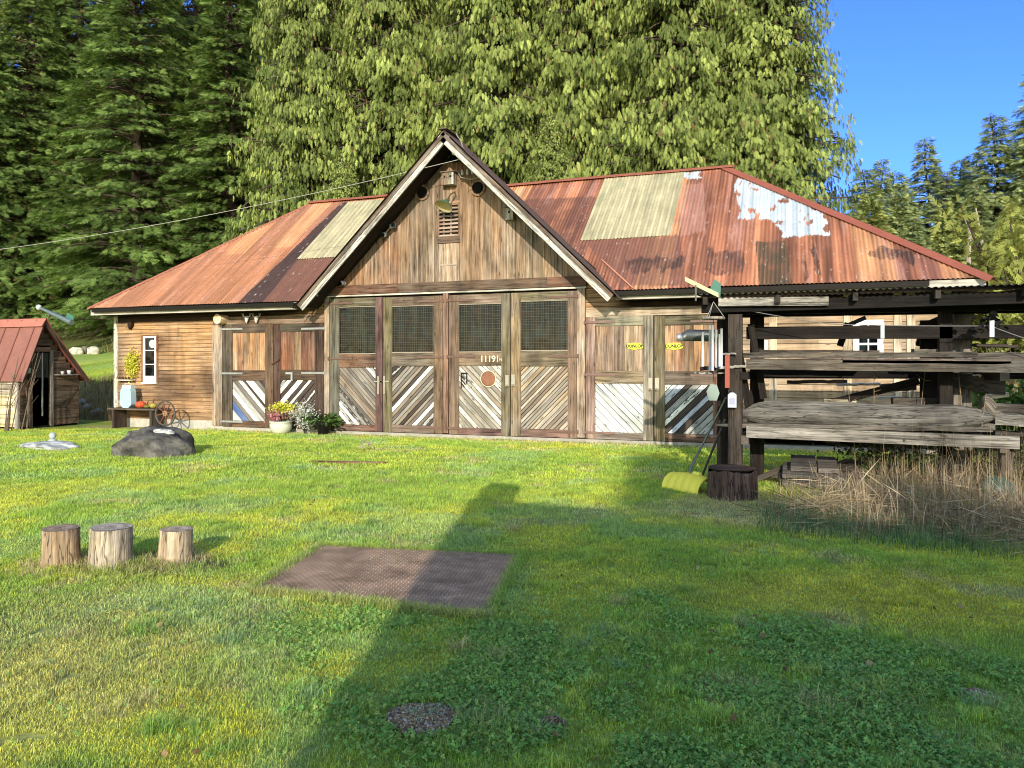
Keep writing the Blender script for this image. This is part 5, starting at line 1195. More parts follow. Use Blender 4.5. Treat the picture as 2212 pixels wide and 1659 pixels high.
ring = [Vector((pc.x+math.cos(2*PI*k/na)*R_, -.75, pc.z+math.sin(2*PI*k/na)*R_)) for k in range(na+1)]; m.tube(ring, .022, 8, S(105, 98, 90), cap=False)
m.build('rim', M_IRON, root, smooth=True); 
for k in range(8): m = MB(); a_ = 2*PI*k/8+.2; m.tube([(pc.x+math.cos(a_)*.05, -.75, pc.z+math.sin(a_)*.05), (pc.x+math.cos(a_)*R_, -.75, pc.z+math.sin(a_)*R_)], [.018, .013], 6, S(140, 90, 70)); m.build('spoke', M_IRON, root)
m = MB(); m.lathe((pc.x, -.75, pc.z), [(.001, .06), (.03, .06), (.035, .03), (.07, .02), (.07, -.02)], 16, S(190, 150, 110), axis=Vector((0, -1, 0))); m.build('hub', M_IRON, root)
m = MB(); g = pc.z-R_
m.tube([(pc.x-.3, -.72, g/2-.02), (pc.x+.32, -.74, g/2-.03)], g/2, 9, S(80, 62, 50), rough=.1); o = m.build('log', M_BARK, None, (pc.x, -.7, 0)); tag(o, 'short dark log lying under the iron wheel', 'log')

# boulder with white stones, flat white stone with a ball
def rock(name, label, c, rx, ry, rz, col, seed, cat='rock', mat=M_STONE, sub=5, rough=.3, fl=.5):
    import bmesh; bm = bmesh.new(); bmesh.ops.create_icosphere(bm, subdivisions=sub, radius=1)
    me = bpy.data.meshes.new(name); V = np.array([v.co[:] for v in bm.verts]); fx = fbm(V[:, 0]*1.6+seed, V[:, 1]*1.6+V[:, 2]*1.3, seed, 5)-.5; gx = fbm(V[:, 0]*5+seed, V[:, 2]*5+V[:, 1]*3, seed+3, 4)-.5
    s_ = 1+fx*rough*2.2+gx*rough*.5; s_ = s_-.06*np.abs(fbm(V[:, 0]*2.7+3, V[:, 1]*2.7+V[:, 2]*2, seed+5, 3)-.5)*6*(rough < .3); V = V*s_[:, None]; V[:, 2] = np.sign(V[:, 2])*np.abs(V[:, 2])**(1-.35*fl)
    V = V*np.array([rx, ry, rz]); V[:, 2] = np.maximum(V[:, 2], -.15)
    for v, q in zip(bm.verts, V): v.co = q
    bm.to_mesh(me); bm.free(); at = me.color_attributes.new('Col', 'FLOAT_COLOR', 'POINT'); st = np.clip(.75+.9*(fbm(V[:, 0]*5/max(rx, .2)+9, V[:, 2]*6/max(rz, .2)+V[:, 1]*3, seed+9, 5)-.5)*2, .3, 1.7)
    at.data.foreach_set('color', np.concatenate([np.array(col)[None]*st[:, None], np.ones((len(V), 1))], 1).astype(np.float32).ravel()); me.materials.append(mat)
    for p_ in me.polygons: p_.use_smooth = True
    o = bpy.data.objects.new(name, me); link(o); o.location = c; tag(o, label, cat); return o
bc = G(338, 982); rock('boulder', 'large grey boulder on the lawn near the iron wheel', Vector((bc.x, bc.y, 0)), .78, .58, .50, S(122, 117, 108, .8), 4, mat=M_ROCK, rough=.22, fl=.9)
for k, (x, y, s_, lab) in enumerate([(300, 937, .09, 'small white stone on the left shoulder of the boulder'), (347, 929, .13, 'white stone resting on the boulder top'), (365, 932, .08, 'small white stone at the right of the boulder top')]):
    q = W(x, y, bc.y-.1); rock('white_stone', lab, Vector((q.x, bc.y-.1, q.z-.03)), s_*1.6, s_, s_*.45, S(225, 222, 210, .9), 20+k, 'stone', sub=3)
wc_ = G(108, 966); rock('flat_stone', 'low pale lichened rock slab left of the boulder', Vector((wc_.x, wc_.y, 0)), .66, .38, .13, S(205, 205, 198, .85), 31, 'rock')
q = Vector((wc_.x+.07, wc_.y, .12)); m = MB(); m.lathe(q, [(.001, 0), (.07, 0), (.085, .02), (.05, .045), (.001, .05)], 18, S(190, 195, 190)); _so = thing('stone_ornament', q, 'small stone ball on a round base standing on the pale rock slab', 'ornament'); m.build('base', M_STONE, _so, smooth=True)
m = MB(); m.lathe(q+Vector((0, 0, .11)), [(.001, -.068)]+[(.068*math.cos(math.radians(a_)), .068*math.sin(math.radians(a_))) for a_ in (-60, -30, 0, 30, 60)]+[(.001, .068)], 20, S(200, 205, 200)); m.build('ball', M_STONE, _so, smooth=True)

# planters
def flowers(root, P0, n, sx, sz_, cols, seed, name, size=.05, sy=None):
    r = np.random.default_rng(seed); a_ = r.normal(size=(n, 3))*np.array([sx, sy or sx*.6, sz_])*.5; P_ = np.array(P0)+a_; cc = np.array(cols)[r.integers(0, len(cols), n)]*r.uniform(.6, 1.2, n)[:, None]
    V, T, C = place_sprays(tm, P_, r.normal(size=(n, 3))+np.array([0, -.4, .3]), r.normal(size=(n, 3)), size*r.uniform(.6, 1.4, n), cc); return np_mesh(name, V, T, C, M_LEAF, root)
g = W(607, 900, -.42); g.z = 0; root = thing('flower_planter', g, 'white bowl planter with yellow and pink flowers by the left small doors', 'planter')
m = MB(); m.lathe(g, [(.001, .0), (.16, .0), (.2, .03), (.25, .12), (.262, .2), (.25, .26), (.27, .27), (.27, .295), (.24, .295), (.22, .25), (.001, .24)], 32, S(222, 222, 200, .9)); m.build('bowl', M_PLASTIC, root, smooth=True)
m = MB(); m.disc(g+Vector((0, 0, .262)), .235, 24, (0, 0, 1), (.03, .022, .015)); m.build('potting_soil', M_SOIL, root)
flowers(root, g+Vector((.05, 0, .60)), 520, .34, .13, [(.85, .8, .08), (.8, .75, .15), (.7, .7, .1)], 3, 'yellow_blossoms', .05); flowers(root, g+Vector((-.08, -.08, .42)), 260, .26, .12, [(.75, .35, .4), (.7, .25, .3), (.6, .2, .25)], 4, 'pink_blossoms', .055); flowers(root, g+Vector((.2, -.02, .44)), 160, .3, .14, [(.6, .25, .25), (.6, .6, .5), (.1, .15, .05)], 6, 'mixed_blossoms', .05)
m = MB(); 
for k in range(26): q = g+Vector((random.uniform(-.14, .14), random.uniform(-.1, .1), .25)); m.tube([q, q+Vector((random.uniform(-.12, .2), random.uniform(-.1, .05), random.uniform(.2, .5)))], .006, 4, S(90, 100, 50))
m.build('stems', M_LEAF, root)
g2_ = W(655, 900, -.5); g2_.z = .0; root = shrub('silver_shrub', 'pale silvery white flowering shrub between the two pots', g2_+Vector((.05, .0, 0)), .42, .62, 900, (.72, .72, .66), 'leaf', 77, .1, sz=.05, cat='shrub')
g3 = W(699, 900, -.4); g3.z = 0; root = thing('black_pot_plant', g3, 'black plastic pot with dark green arching leaves beside the tall doors', 'potted plant'); m = MB(); m.lathe(g3, [(.001, 0), (.12, 0), (.175, .25), (.185, .25), (.185, .28), (.165, .28), (.15, .22), (.001, .21)], 26, (.015, .015, .016)); m.build('pot', M_PLASTIC, root, smooth=True)
r = np.random.default_rng(8); n = 240; az_ = r.uniform(0, 2*PI, n); ln = r.uniform(.15, .5, n); P_ = np.array(g3)+np.stack([np.cos(az_)*ln*.9-.08, np.sin(az_)*ln*.6, .26+.22*r.random(n)], 1)
V, T, C = place_sprays(tm*np.array([1, .7, 1]), P_, np.stack([np.cos(az_), np.sin(az_), r.uniform(-.6, .5, n)], 1), np.array([0, 0, 1.])+r.normal(size=(n, 3))*.5, r.uniform(.1, .2, n), np.array([.10, .17, .04])[None]*r.uniform(.4, 1.6, n)[:, None]); np_mesh('leaves', V, T, C, M_LEAF, root)

# ================================================================== lawn things
def stump(name, label, xb, yb, ytop, r_px, col, seed, group=None, tilt=(0, 0), cracks=True, hollow=False):
    random.seed(seed); g = G(xb, yb); Z = (g-CAM).dot(FW); h = (yb-ytop)*Z/F; r_ = r_px*Z/F; root = thing(name, g, label, 'stump', group); n = 40
    def prof(k, z): a_ = 2*PI*k/n; return r_*(1+.05*math.sin(2*a_+seed)+.035*math.sin(3*a_+seed*2)+.02*math.sin(7*a_)+.012*random.uniform(-1, 1))*(1.06-.08*z+.05*(1-z)**4)
    m = MB(); rows = 12; pr = [[prof(k, 0) for k in range(n)]]; base = pr[0]
    for i in range(rows+1):
        z = i/rows
        for k in range(n):
            a_ = 2*PI*k/n; rr = base[k]*(1.0-.05*z)+random.uniform(-.003, .003); m.V.append((g.x+math.cos(a_)*rr+tilt[0]*z, g.y+math.sin(a_)*rr+tilt[1]*z, -.04+(h+.04)*z-(random.uniform(0, .05) if hollow and i == rows else 0))); f = random.uniform(.85, 1.1); m.C.append((*[q*f for q in col], 0.))
    for i in range(rows):
        for k in range(n):
            k2 = (k+1) % n; m.Fc.append((i*n+k, i*n+k2, (i+1)*n+k2, (i+1)*n+k)); z0_, z1_ = h*i/rows, h*(i+1)/rows; c0, c1 = 2*PI*r_*k/n, 2*PI*r_*(k+1)/n; m.UV += [(z0_, c0), (z0_, c1), (z1_, c1), (z1_, c0)]
    m.build('log_side', M_LOGSIDE, root, smooth=True)
    m = MB(); R1 = [[base[k]*.955*f_ for k in range(n)] for f_ in (1, .66, .33)]
    for j, rr in enumerate(R1):
        for k in range(n): a_ = 2*PI*k/n; m.V.append((g.x+math.cos(a_)*rr[k]+tilt[0], g.y+math.sin(a_)*rr[k]+tilt[1], h+.002-(.05*j if hollow else 0)+random.uniform(-.002, .002))); m.C.append((*[q*(1.12-.1*(j == 0)) for q in col], 0.))
    m.V.append((g.x+tilt[0], g.y+tilt[1], h+.002-(.12 if hollow else 0))); m.C.append((*[q*.8 for q in col], 0.))
    for j in range(2):
        for k in range(n): k2 = (k+1) % n; m.Fc.append((j*n+k, j*n+k2, (j+1)*n+k2, (j+1)*n+k)); m.UV += [(k*.02, R1[j][k]*3), (k2*.02, R1[j][k2]*3), (k2*.02, R1[j+1][k2]*3), (k*.02, R1[j+1][k]*3)]
    for k in range(n): k2 = (k+1) % n; m.Fc.append((2*n+k, 2*n+k2, 3*n)); m.UV += [(k*.02, .1), (k2*.02, .1), (k*.02, 0)]
    m.build('cut_top', M_GREYWOOD, root, label='pale cut top of the stump'); return root
GS = 'three log stools on the lawn'
stump('log_stool', 'leftmost brown log stool on the lawn', 131, 1224, 1140, 36, S(170, 142, 110, .85), 3, GS); stump('log_stool', 'middle log stool, widest, with peeled pale side', 236, 1224, 1138, 41, S(186, 166, 138, .85), 9, GS, (.02, 0)); stump('log_stool', 'narrow cracked log stool at the right of the row', 379, 1216, 1142, 31, S(188, 160, 122, .85), 14, GS, (.015, 0))
stump('old_stump', 'dark rotting stump with ragged top beside the lumber rack post', 1580, 1074, 1010, 50, S(92, 70, 58, .8), 23, None, (0, 0), True, True)
random.seed(77)
# steel tread plate
def tread(poly):
    root = thing('steel_plate', poly[3], 'rusty brown steel tread plate lying in the grass', 'steel plate'); m = MB(); A, B, C_, D_ = [Vector((p.x, p.y, 0)) for p in poly]; zt = .012; col = (.24, .155, .095, 0.)
    for a, b in ((A, B), (B, C_), (C_, D_), (D_, A)): m.face([a+Vector((0, 0, -.01)), b+Vector((0, 0, -.01)), b+Vector((0, 0, zt)), a+Vector((0, 0, zt))], [(0, 0)]*4, col)
    m.face([D_+Vector((0, 0, zt)), C_+Vector((0, 0, zt)), B+Vector((0, 0, zt)), A+Vector((0, 0, zt))], [(0, 0)]*4, col); m.build('sheet', M_PLATE, root)
    m = MB(); nx, ny = 62, 46
    for i in range(nx):
        for j in range(ny):
            s_ = (i+.5)/nx; t = (j+.5)/ny; c = D_.lerp(C_, s_).lerp(A.lerp(B, s_), t)+Vector((0, 0, zt)); a_ = PI/4 if (i+j) % 2 else -PI/4; d = Vector((math.cos(a_), math.sin(a_), 0))*.0135; w_ = Vector((-d.y, d.x, 0))*.4; u_ = Vector((0, 0, .006)); k = (.40, .28, .18, 0.)
            m.face([c-d, c+w_+u_, c-w_+u_][::1] if False else [c-d, c-w_+u_, c+d, c+w_+u_], [(0, 0)]*4, k)
    o = m.build('tread_pattern', M_PLATE, root)
M_PLATE, nt, b = newmat('rusty_plate'); at_ = nn(nt, 'ShaderNodeAttribute', attribute_name='Col'); ge = nn(nt, 'ShaderNodeNewGeometry').outputs['Position']
c1 = vscale(nt, at_.outputs['Color'], ramp(nt, noise(nt, ge, 5, 5, .65), .3, .7, 1.1, 2.4)); c2 = mixc(nt, ramp(nt, noise(nt, ge, 2.3, 5, .7), .50, .68, 0, .75), c1, (.16, .105, .055)); c3 = mixc(nt, ramp(nt, noise(nt, ge, 60, 3, .6), .66, .72, 0, .55), c2, (.30, .24, .15)); nt.links.new(c3, b.inputs['Base Color'])
nt.links.new(ramp(nt, noise(nt, ge, 7, 4, .6), .3, .7, .38, .7), b.inputs['Roughness']); b.inputs['Metallic'].default_value = .25; bump(nt, b, noise(nt, ge, 90, 3, .6), .003, .5)
tread(PLATE)
# fallen leaves and straw on plate / lawn, gravel in the bare patches
def scatter(name, label, cat, P, size, cols, seed, kind='stuff', mat=M_DRY, flat=.25, asp=.6):
    r = np.random.default_rng(seed); n = len(P); X = r.normal(size=(n, 3))*np.array([1, 1, flat]); N = np.array([0, 0, 1.])+r.normal(size=(n, 3))*flat; c = np.array(cols)[r.integers(0, len(cols), n)]*r.uniform(.6, 1.3, n)[:, None]
    t_ = np.array([[[0, 0, 0], [.5, asp*.5, .06], [1, 0, 0]], [[0, 0, 0], [1, 0, 0], [.5, -asp*.5, .06]]])
    V, T, C = place_sprays(t_, P, X, N, size*r.uniform(.5, 1.5, n), c); o = np_mesh(name, V, T, C, mat, None, (0, 0, 0)); return tag(o, label, cat, kind=kind)
A_, B_, C_, D_ = [np.array(p) for p in PLATE]; s_ = rng.random(260); t_ = rng.random(260)**.6; cl_ = rng.normal(size=(260, 2))*.07+np.array([.45, .75]); s_[:150] = np.clip(cl_[:150, 0]+rng.normal(size=150)*.1, .05, .95); t_[:150] = np.clip(cl_[:150, 1]+rng.normal(size=150)*.1, .05, .95); s_[200:] = rng.random(60)*.55; t_[200:] = rng.random(60)*.05
P_ = (D_+(C_-D_)*s_[:, None])*(1-t_[:, None])+(A_+(B_-A_)*s_[:, None])*t_[:, None]; P_[:, 2] = .018
scatter('plate_debris', 'bits of dry grass and leaf lying on the steel plate', 'debris', P_, .035, [(.5, .42, .28), (.42, .34, .22), (.55, .5, .4)], 3, asp=.25)
P_ = []
for (x, y) in ((1300, 1260), (900, 1480), (1700, 1395), (1850, 1500), (1950, 1330), (1065, 1045), (993, 1047), (1640, 930), (1440, 1380), (1280, 1420), (250, 1120), (640, 1100), (520, 1500), (1500, 1230), (300, 1380), (820, 1010), (1180, 1560), (1350, 1600), (1700, 1600), (450, 1620)):
    g = G(x, y)
    for k in range(4): P_.append((g.x+random.gauss(0, .22), g.y+random.gauss(0, .22), .045))
scatter('fallen_leaves', 'scattered brown fallen leaves on the lawn', 'leaves', np.array(P_), .035, [(.28, .15, .08), (.34, .22, .11), (.2, .11, .06), (.42, .32, .16)], 4, flat=.6, asp=.8)
def pebbles(name, label, g, rx, ry, n, seed, smin=.006, smax=.016, mound=.03):
    r = np.random.default_rng(seed); a_ = r.uniform(0, 2*PI, n); q = np.sqrt(r.random(n))*(1+.12*np.sin(3*a_+seed)); P_ = np.stack([g.x+np.cos(a_)*q*rx, g.y+np.sin(a_)*q*ry, mound*(1-q*q)+.002+.012*r.random(n)], 1)
    base = np.array([[1, 0, 0], [-1, 0, 0], [0, 1, 0], [0, -1, 0], [0, 0, .7], [0, 0, -.7], [.65, .65, .35], [-.65, .65, .35], [.65, -.65, .35], [-.65, -.65, .35]]); f = np.array([[0, 6, 4], [6, 2, 4], [2, 7, 4], [7, 1, 4], [1, 9, 4], [9, 3, 4], [3, 8, 4], [8, 0, 4], [0, 5, 6], [6, 5, 2], [2, 5, 7], [7, 5, 1], [1, 5, 9], [9, 5, 3], [3, 5, 8], [8, 5, 0]])
    s_ = r.uniform(smin, smax, (n, 1, 1))*r.uniform(.6, 1.3, (n, 1, 3)); V = (base[None]*s_)
    rot = r.uniform(0, 2*PI, n); c_, d_ = np.cos(rot)[:, None], np.sin(rot)[:, None]; V = np.stack([V[..., 0]*c_-V[..., 1]*d_, V[..., 0]*d_+V[..., 1]*c_, V[..., 2]], 2)+P_[:, None]
    T = (f[None]+np.arange(n)[:, None, None]*10).reshape(-1, 3); cc = np.array([(.34, .21, .11), (.46, .34, .22), (.22, .14, .08), (.54, .46, .36), (.38, .25, .15)])[r.integers(0, 5, n)]*r.uniform(.6, 1.3, n)[:, None]
    o = np_mesh(name, V.reshape(-1, 3), T, np.repeat(cc, 10, 0), M_STONE, None, (0, 0, 0), smooth=True); return tag(o, label, 'gravel', kind='stuff')
pebbles('gravel', 'round patch of bare gravel and dirt in the lawn foreground', G(912, 1556), .165, .155, 3600, 5, .003, .009, .02)
pebbles('dirt', 'small dark bare dirt spot in the lawn at lower right', G(2110, 1508), .08, .06, 500, 6, .003, .008)
pebbles('dirt', 'small bare dirt spot with dead tuft right of the gravel patch', G(1195, 1568), .06, .035, 350, 7, .003, .008)
pebbles('dirt', 'bare dirt around the three log stools', G(262, 1226), .6, .09, 1500, 8, .004, .012, .01)
g = G(770, 1003); m = MB(); m.box((G(668, 1000).x, G(668, 1000).y, .0), G(830, 1003)-G(668, 1000), (0.02, .08, 0), (0, 0, .035), S(130, 82, 62)); o = m.build('buried_plank', M_WOOD, None, G(668, 1000)); tag(o, 'thin brown board lying almost buried in the lawn near the barn', 'board')
P_ = np.array([(G(790, 975).x+random.gauss(0, .07), G(790, 975).y+random.gauss(0, .05), random.uniform(.03, .2)) for _ in range(70)])
o = scatter('dried_flowers', 'small pale dried flower tuft on the lawn before the tall doors', 'tuft', P_, .06, [(.6, .5, .42), (.5, .42, .34)], 9, 'thing', flat=1.2, asp=.3)

# dry grass
def stalks(P, h, wd, cols, seed, droop=.5, name='dry_grass', label='', cat='dry grass', kind='stuff', mat=M_DRY):
    r = np.random.default_rng(seed); n = len(P); az_ = r.uniform(0, 2*PI, n); d = np.stack([np.cos(az_), np.sin(az_), np.zeros(n)], 1); s = np.stack([-np.sin(az_), np.cos(az_), np.zeros(n)], 1); k = 5; V = []
    lean = r.uniform(.05, 1., n)**1.5*droop
    for j in range(k):
        t = j/(k-1); c_ = P+np.array([0, 0, 1.])*(h*(t-.45*lean*t**2.5))[:, None]+d*(h*lean*1.1*t**1.8)[:, None]; w_ = wd*(1-t*.85)/2; V += [c_-s*w_[:, None], c_+s*w_[:, None]]
    V = np.stack(V, 1).reshape(-1, 3); f = np.array([[2*j, 2*j+1, 2*j+3, 2*j+2] for j in range(k-1)]); T = (f[None]+np.arange(n)[:, None, None]*2*k).reshape(-1, 4)
    c = np.array(cols)[r.integers(0, len(cols), n)]*r.uniform(.5, 1.3, n)[:, None]; C = np.repeat(c, 2*k, 0); C = C*np.tile(np.repeat(np.linspace(.7, 1.15, k), 2), n)[:, None]
    o = np_mesh(name, V, T, C, mat, None, (0, 0, 0)); return tag(o, label, cat, kind=kind)
TANS = [(.56, .42, .25), (.44, .31, .17), (.70, .56, .38), (.30, .20, .12)]
def area_pts(poly_px, n, seed):
    r = np.random.default_rng(seed); P = [G(*p) for p in poly_px]; xs = [p.x for p in P]; ys = [p.y for p in P]; u = r.uniform(min(xs), max(xs), n*4); v = r.uniform(min(ys), max(ys), n*4); k = in_poly(u, v, [(p.x, p.y) for p in P]); u, v = u[k][:n], v[k][:n]; return np.stack([u, v, terrain(u, v)-.01], 1)
r = np.random.default_rng(3)
P_ = area_pts([(1750, 1110), (1950, 1030), (2300, 1020), (2500, 1300), (2212, 1200), (2000, 1165), (1850, 1165)], 6500, 1); P_ = P_[vn(P_[:, 0]*5, P_[:, 1]*5, 8) > .3]; stalks(P_, r.uniform(.15, .6, len(P_)), r.uniform(.004, .009, len(P_)), TANS, 1, 1.45, 'dry_grass', 'tangle of dead tan grass in front of the lumber rack')
P_ = area_pts([(1890, 1080), (1930, 1010), (2260, 1000), (2300, 1120), (2100, 1130)], 1100, 2); P_ = P_[vn(P_[:, 0]*4, P_[:, 1]*4, 3) > .4]; stalks(P_, r.uniform(.35, 1.0, len(P_)), r.uniform(.004, .007, len(P_)), TANS, 2, .9, 'tall_dry_grass', 'tall dead grass stalks rising past the rack boards')
P_ = area_pts([(1620, 1090), (1700, 1050), (1950, 1050), (1950, 1120), (1720, 1140)], 1500, 5); stalks(P_, r.uniform(.08, .3, len(P_)), r.uniform(.004, .008, len(P_)), TANS+[(.14, .22, .06)], 5, 1.1, 'short_dry_grass', 'short matted dead grass behind the dark stump')
P_ = area_pts([(1630, 1150), (1660, 1095), (1760, 1110), (2100, 1170), (2212, 1215), (2000, 1195), (1750, 1165)], 1500, 6); stalks(P_, r.uniform(.1, .28, len(P_)), r.uniform(.004, .008, len(P_)), [(.16, .28, .13), (.13, .25, .10), (.2, .3, .17)], 6, 1.0, 'grass_tufts', 'blue green longer grass tufts along the dead grass edge', 'grass', mat=M_GRASS)
for k, (x, yb, yt, lean) in enumerate([(1888, 1050, 785, .0), (2023, 1040, 778, -.06), (2028, 1045, 790, .05), (2088, 1060, 788, -.10), (1978, 1050, 790, .12), (1850, 1050, 840, -.1), (2110, 1070, 850, .1)]):
    g = G(x, yb); Z = (g-CAM).dot(FW); h = (yb-yt)*Z/F; m = MB(); m.tube([g, g+Vector((lean*.3, 0, h*.5)), g+Vector((lean, 0, h))], [.008, .006, .003], 5, S(190, 160, 125)); 
    for j in range(4): q = g+Vector((lean*.8, 0, h*random.uniform(.5, .95))); m.tube([q, q+Vector((random.uniform(-.1, .1), 0, random.uniform(-.05, .1)))], [.004, .002], 4, S(190, 160, 125))
    o = m.build('dry_stalk', M_DRY, None, g); tag(o, ('tall dead stalk leftmost but one, standing straight before the rack', 'tall dead stalk in the centre pair, leaning slightly left', 'tall dead stalk in the centre pair, leaning slightly right', 'tall dead stalk crossing before the big rack post', 'tall dead stalk just left of the centre pair, leaning right', 'shorter dead stalk leftmost of those before the rack', 'shorter dead stalk rightmost of those before the rack')[k], 'stalk', 'tall dead stalks before the lumber rack')
r = np.random.default_rng(31); P_ = area_pts([(1640, 1120), (1760, 1075), (2000, 1060), (2300, 1040), (2500, 1300), (2212, 1195), (2000, 1160), (1800, 1150)], 4200, 31); P_ = P_[vn(P_[:, 0]*3, P_[:, 1]*3, 18) > .3]; n = len(P_); P_[:, 2] += r.uniform(.02, .28, n)*vn(P_[:, 0]*2, P_[:, 1]*2, 28)
X = r.normal(size=(n, 3))*np.array([1, 1, .35]); V, T, C = place_sprays(np.array([[[0, 0, 0], [.5, .012, .02], [1, 0, 0]], [[0, 0, 0], [1, 0, 0], [.5, -.012, .02]]]), P_, X, np.array([0, 0, 1.])+r.normal(size=(n, 3))*.4, r.uniform(.15, .5, n), np.array(TANS)[r.integers(0, 4, n)]*r.uniform(.5, 1.3, n)[:, None]); tag(np_mesh('fallen_straw', V, T, C, M_DRY), 'matted fallen dead stems lying over the weeds by the rack', 'straw', kind='stuff')
# left side: bank brush, ferns, stones, shed-side weeds
def hill_pts(u0, u1, v0, v1, n, seed):
    r = np.random.default_rng(seed); u = r.uniform(u0, u1, n); v = r.uniform(v0, v1, n); return np.stack([u, v, terrain(u, v)-.02], 1)
P_ = hill_pts(-16, -10.1, 1.2, 3.9, 3800, 4); r = np.random.default_rng(4); stalks(P_, r.uniform(.15, .75, len(P_)), r.uniform(.008, .018, len(P_)), [(.42, .31, .19), (.5, .4, .24), (.24, .22, .1), (.36, .2, .12)], 7, 1.1, 'bank_brush', 'dead brush and bracken on the bank between shed and barn', 'brush')
P_ = hill_pts(-24, -9, 12.2, 14.5, 2600, 6); stalks(P_, r.uniform(.3, 1.0, len(P_)), r.uniform(.02, .05, len(P_)), [(.28, .2, .1), (.18, .2, .06), (.36, .26, .12)], 8, 1.0, 'ferns', 'brown and green ferns at the foot of the wood', 'ferns')
P_ = hill_pts(-20, -9.5, 3.6, 13, 26000, 9); c_g = [(.34, .44, .04), (.26, .40, .04), (.44, .44, .06)]; r = np.random.default_rng(9); stalks(P_, r.uniform(.05, .12, len(P_)), r.uniform(.014, .03, len(P_)), c_g, 9, .9, 'hill_grass', 'sunlit grass on the slope behind the shed', 'grass', mat=M_GRASS)
P_ = hill_pts(-14.5, -10.6, -3.3, -2.1, 1100, 12); r = np.random.default_rng(12); P_ = P_[(P_[:, 0] < -11.4)]; stalks(P_, r.uniform(.1, .6, len(P_)), r.uniform(.006, .012, len(P_)), [(.3, .22, .14), (.36, .28, .18), (.16, .16, .07)], 12, 1.0, 'shed_weeds', 'brown weeds in front of the shed', 'weeds')
P_ = hill_pts(-10.2, 7, -.42, -.12, 1500, 14); r = np.random.default_rng(14); stalks(P_, r.uniform(.03, .1, len(P_)), r.uniform(.006, .014, len(P_)), [(.38, .3, .16), (.3, .36, .08), (.45, .38, .24)], 14, 1.1, 'wall_foot_grass', 'dry grass fringe along the foot of the barn wall', 'grass')
for k, (x, y, v, w_, lab) in enumerate([(166, 744, 11.6, .42, 'pale block stone at the left of the low stone edge above the slope'), (202, 746, 11.6, .34, 'pale yellowish block stone nearer the barn above the slope'), (184, 746, 11.9, .2, 'smaller dark stone between the two pale block stones')]):
    q = W(x, y, v); rock('edge_stone', lab, Vector((q.x, v, float(terrain(q.x, v))+.12)), w_, .25, .24, S(225, 218, 190, .9) if k < 2 else S(140, 130, 115), 50+k, 'stone', sub=3, rough=.2, fl=1.2)
for k, (x, v) in enumerate([(178, 2.4), (190, 2.2), (205, 1.9), (215, 2.0)]): q = U(x, v); rock('bank_stone', ('leftmost', 'second from left', 'third from left', 'rightmost')[k]+' small pale stone half hidden in the bank brush', Vector((q, v, float(terrain(q, v))+.1)), .14, .1, .1, S(190, 185, 175), 60+k, 'stone', sub=3)['group'] = 'stones in the bank brush'

# ================================================================== lumber rack
RU0 = 6.55; RV0 = -5.0; RV1 = -4.15
def RK(x, y, v=RV0): return W(x, y, v)
RACK = thing('lumber_rack', (7.5, -4.2, 0), 'open lean-to lumber rack of rough posts with a metal roof', 'lumber rack')
PW = S(110, 98, 84, .7); PWG = S(178, 168, 152, .8); PWD = S(58, 48, 40, .55)
def post(x0, x1, v, ztop, col, d=.16, mat=M_GREYWOOD):
    a = U(x0, v); b = U(x1, v); m = MB(); m.box((a, v, -.05), (0, 0, ztop+.05), (b-a, 0, 0), (0, d, 0), col); return m.build('post', mat, RACK)
post(1549, 1575, RV0+.5, 2.35, PWD); post(1573, 1603, RV0+.02, 2.3, S(84, 70, 58, .65)); post(2163, 2190, RV0+.1, .62, PW); post(2060, 2100, RV1, 2.35, S(150, 138, 120, .8), .2); post(1620, 1650, RV1, 2.35, PWD); post(2030, 2058, RV1-.35, 2.35, PWD); post(2300, 2335, RV1, 2.35, PWD); post(2330, 2370, RV0+.05, 2.3, PWD)
def rbeam(name, x0, y0, x1, y1, v, h, d, col, parent=RACK, mat=M_GREYWOOD, u1=None):
    a = W(x0, y0, v); b = W(x1, y1, v)
    if u1 is not None: t = (u1-a.x)/(b.x-a.x); b = a.lerp(b, t)
    m = MB(); m.box(a-Vector((0, 0, h/2)), b-a, (0, 0, h), (0, d, 0), col); return m.build(name, mat, parent)
UE = 12.5
rbeam('fascia_board', 1552, 652, 1790, 650, RV0-.12, .115, .05, S(190, 180, 165, .85)); rbeam('front_beam', 1515, 664, 1700, 658, RV0-.05, .15, .12, S(42, 35, 30, .5), u1=UE); rbeam('back_beam', 1530, 672, 1700, 669, RV1-.1, .18, .12, S(42, 35, 30, .5), u1=UE); rbeam('middle_beam', 1530, 668, 1700, 665, -4.6, .16, .12, S(42, 35, 30, .5), u1=UE)
m = MB(); zc = W(1552, 636, RV0-.2).z; sl0 = U(1505, RV0-.2); NU = 420; ue_ = UE+.2
for i in range(NU):
    ua_ = sl0+(ue_-sl0)*i/NU; ub_ = sl0+(ue_-sl0)*(i+1)/NU; ha = .012*math.sin(ua_*2*PI/.076); hb = .012*math.sin(ub_*2*PI/.076)
    m.face([(ua_, RV0-.25, zc+ha), (ub_, RV0-.25, zc+hb), (ub_, RV1+.05, zc+.05+hb), (ua_, RV1+.05, zc+.05+ha)], [(0, 0)]*4, (*S(44, 38, 34, .5), 0.))
m.build('roof', M_ROOF, RACK)
for k in range(7): u_ = sl0+.08+k*.92; m = MB(); m.box((u_, RV0-.2, zc-.13), (0, RV1-RV0+.2, .04), (.06, 0, 0), (0, 0, .1), S(80, 70, 60, .6)); m.build('rafter', M_GREYWOOD, RACK)
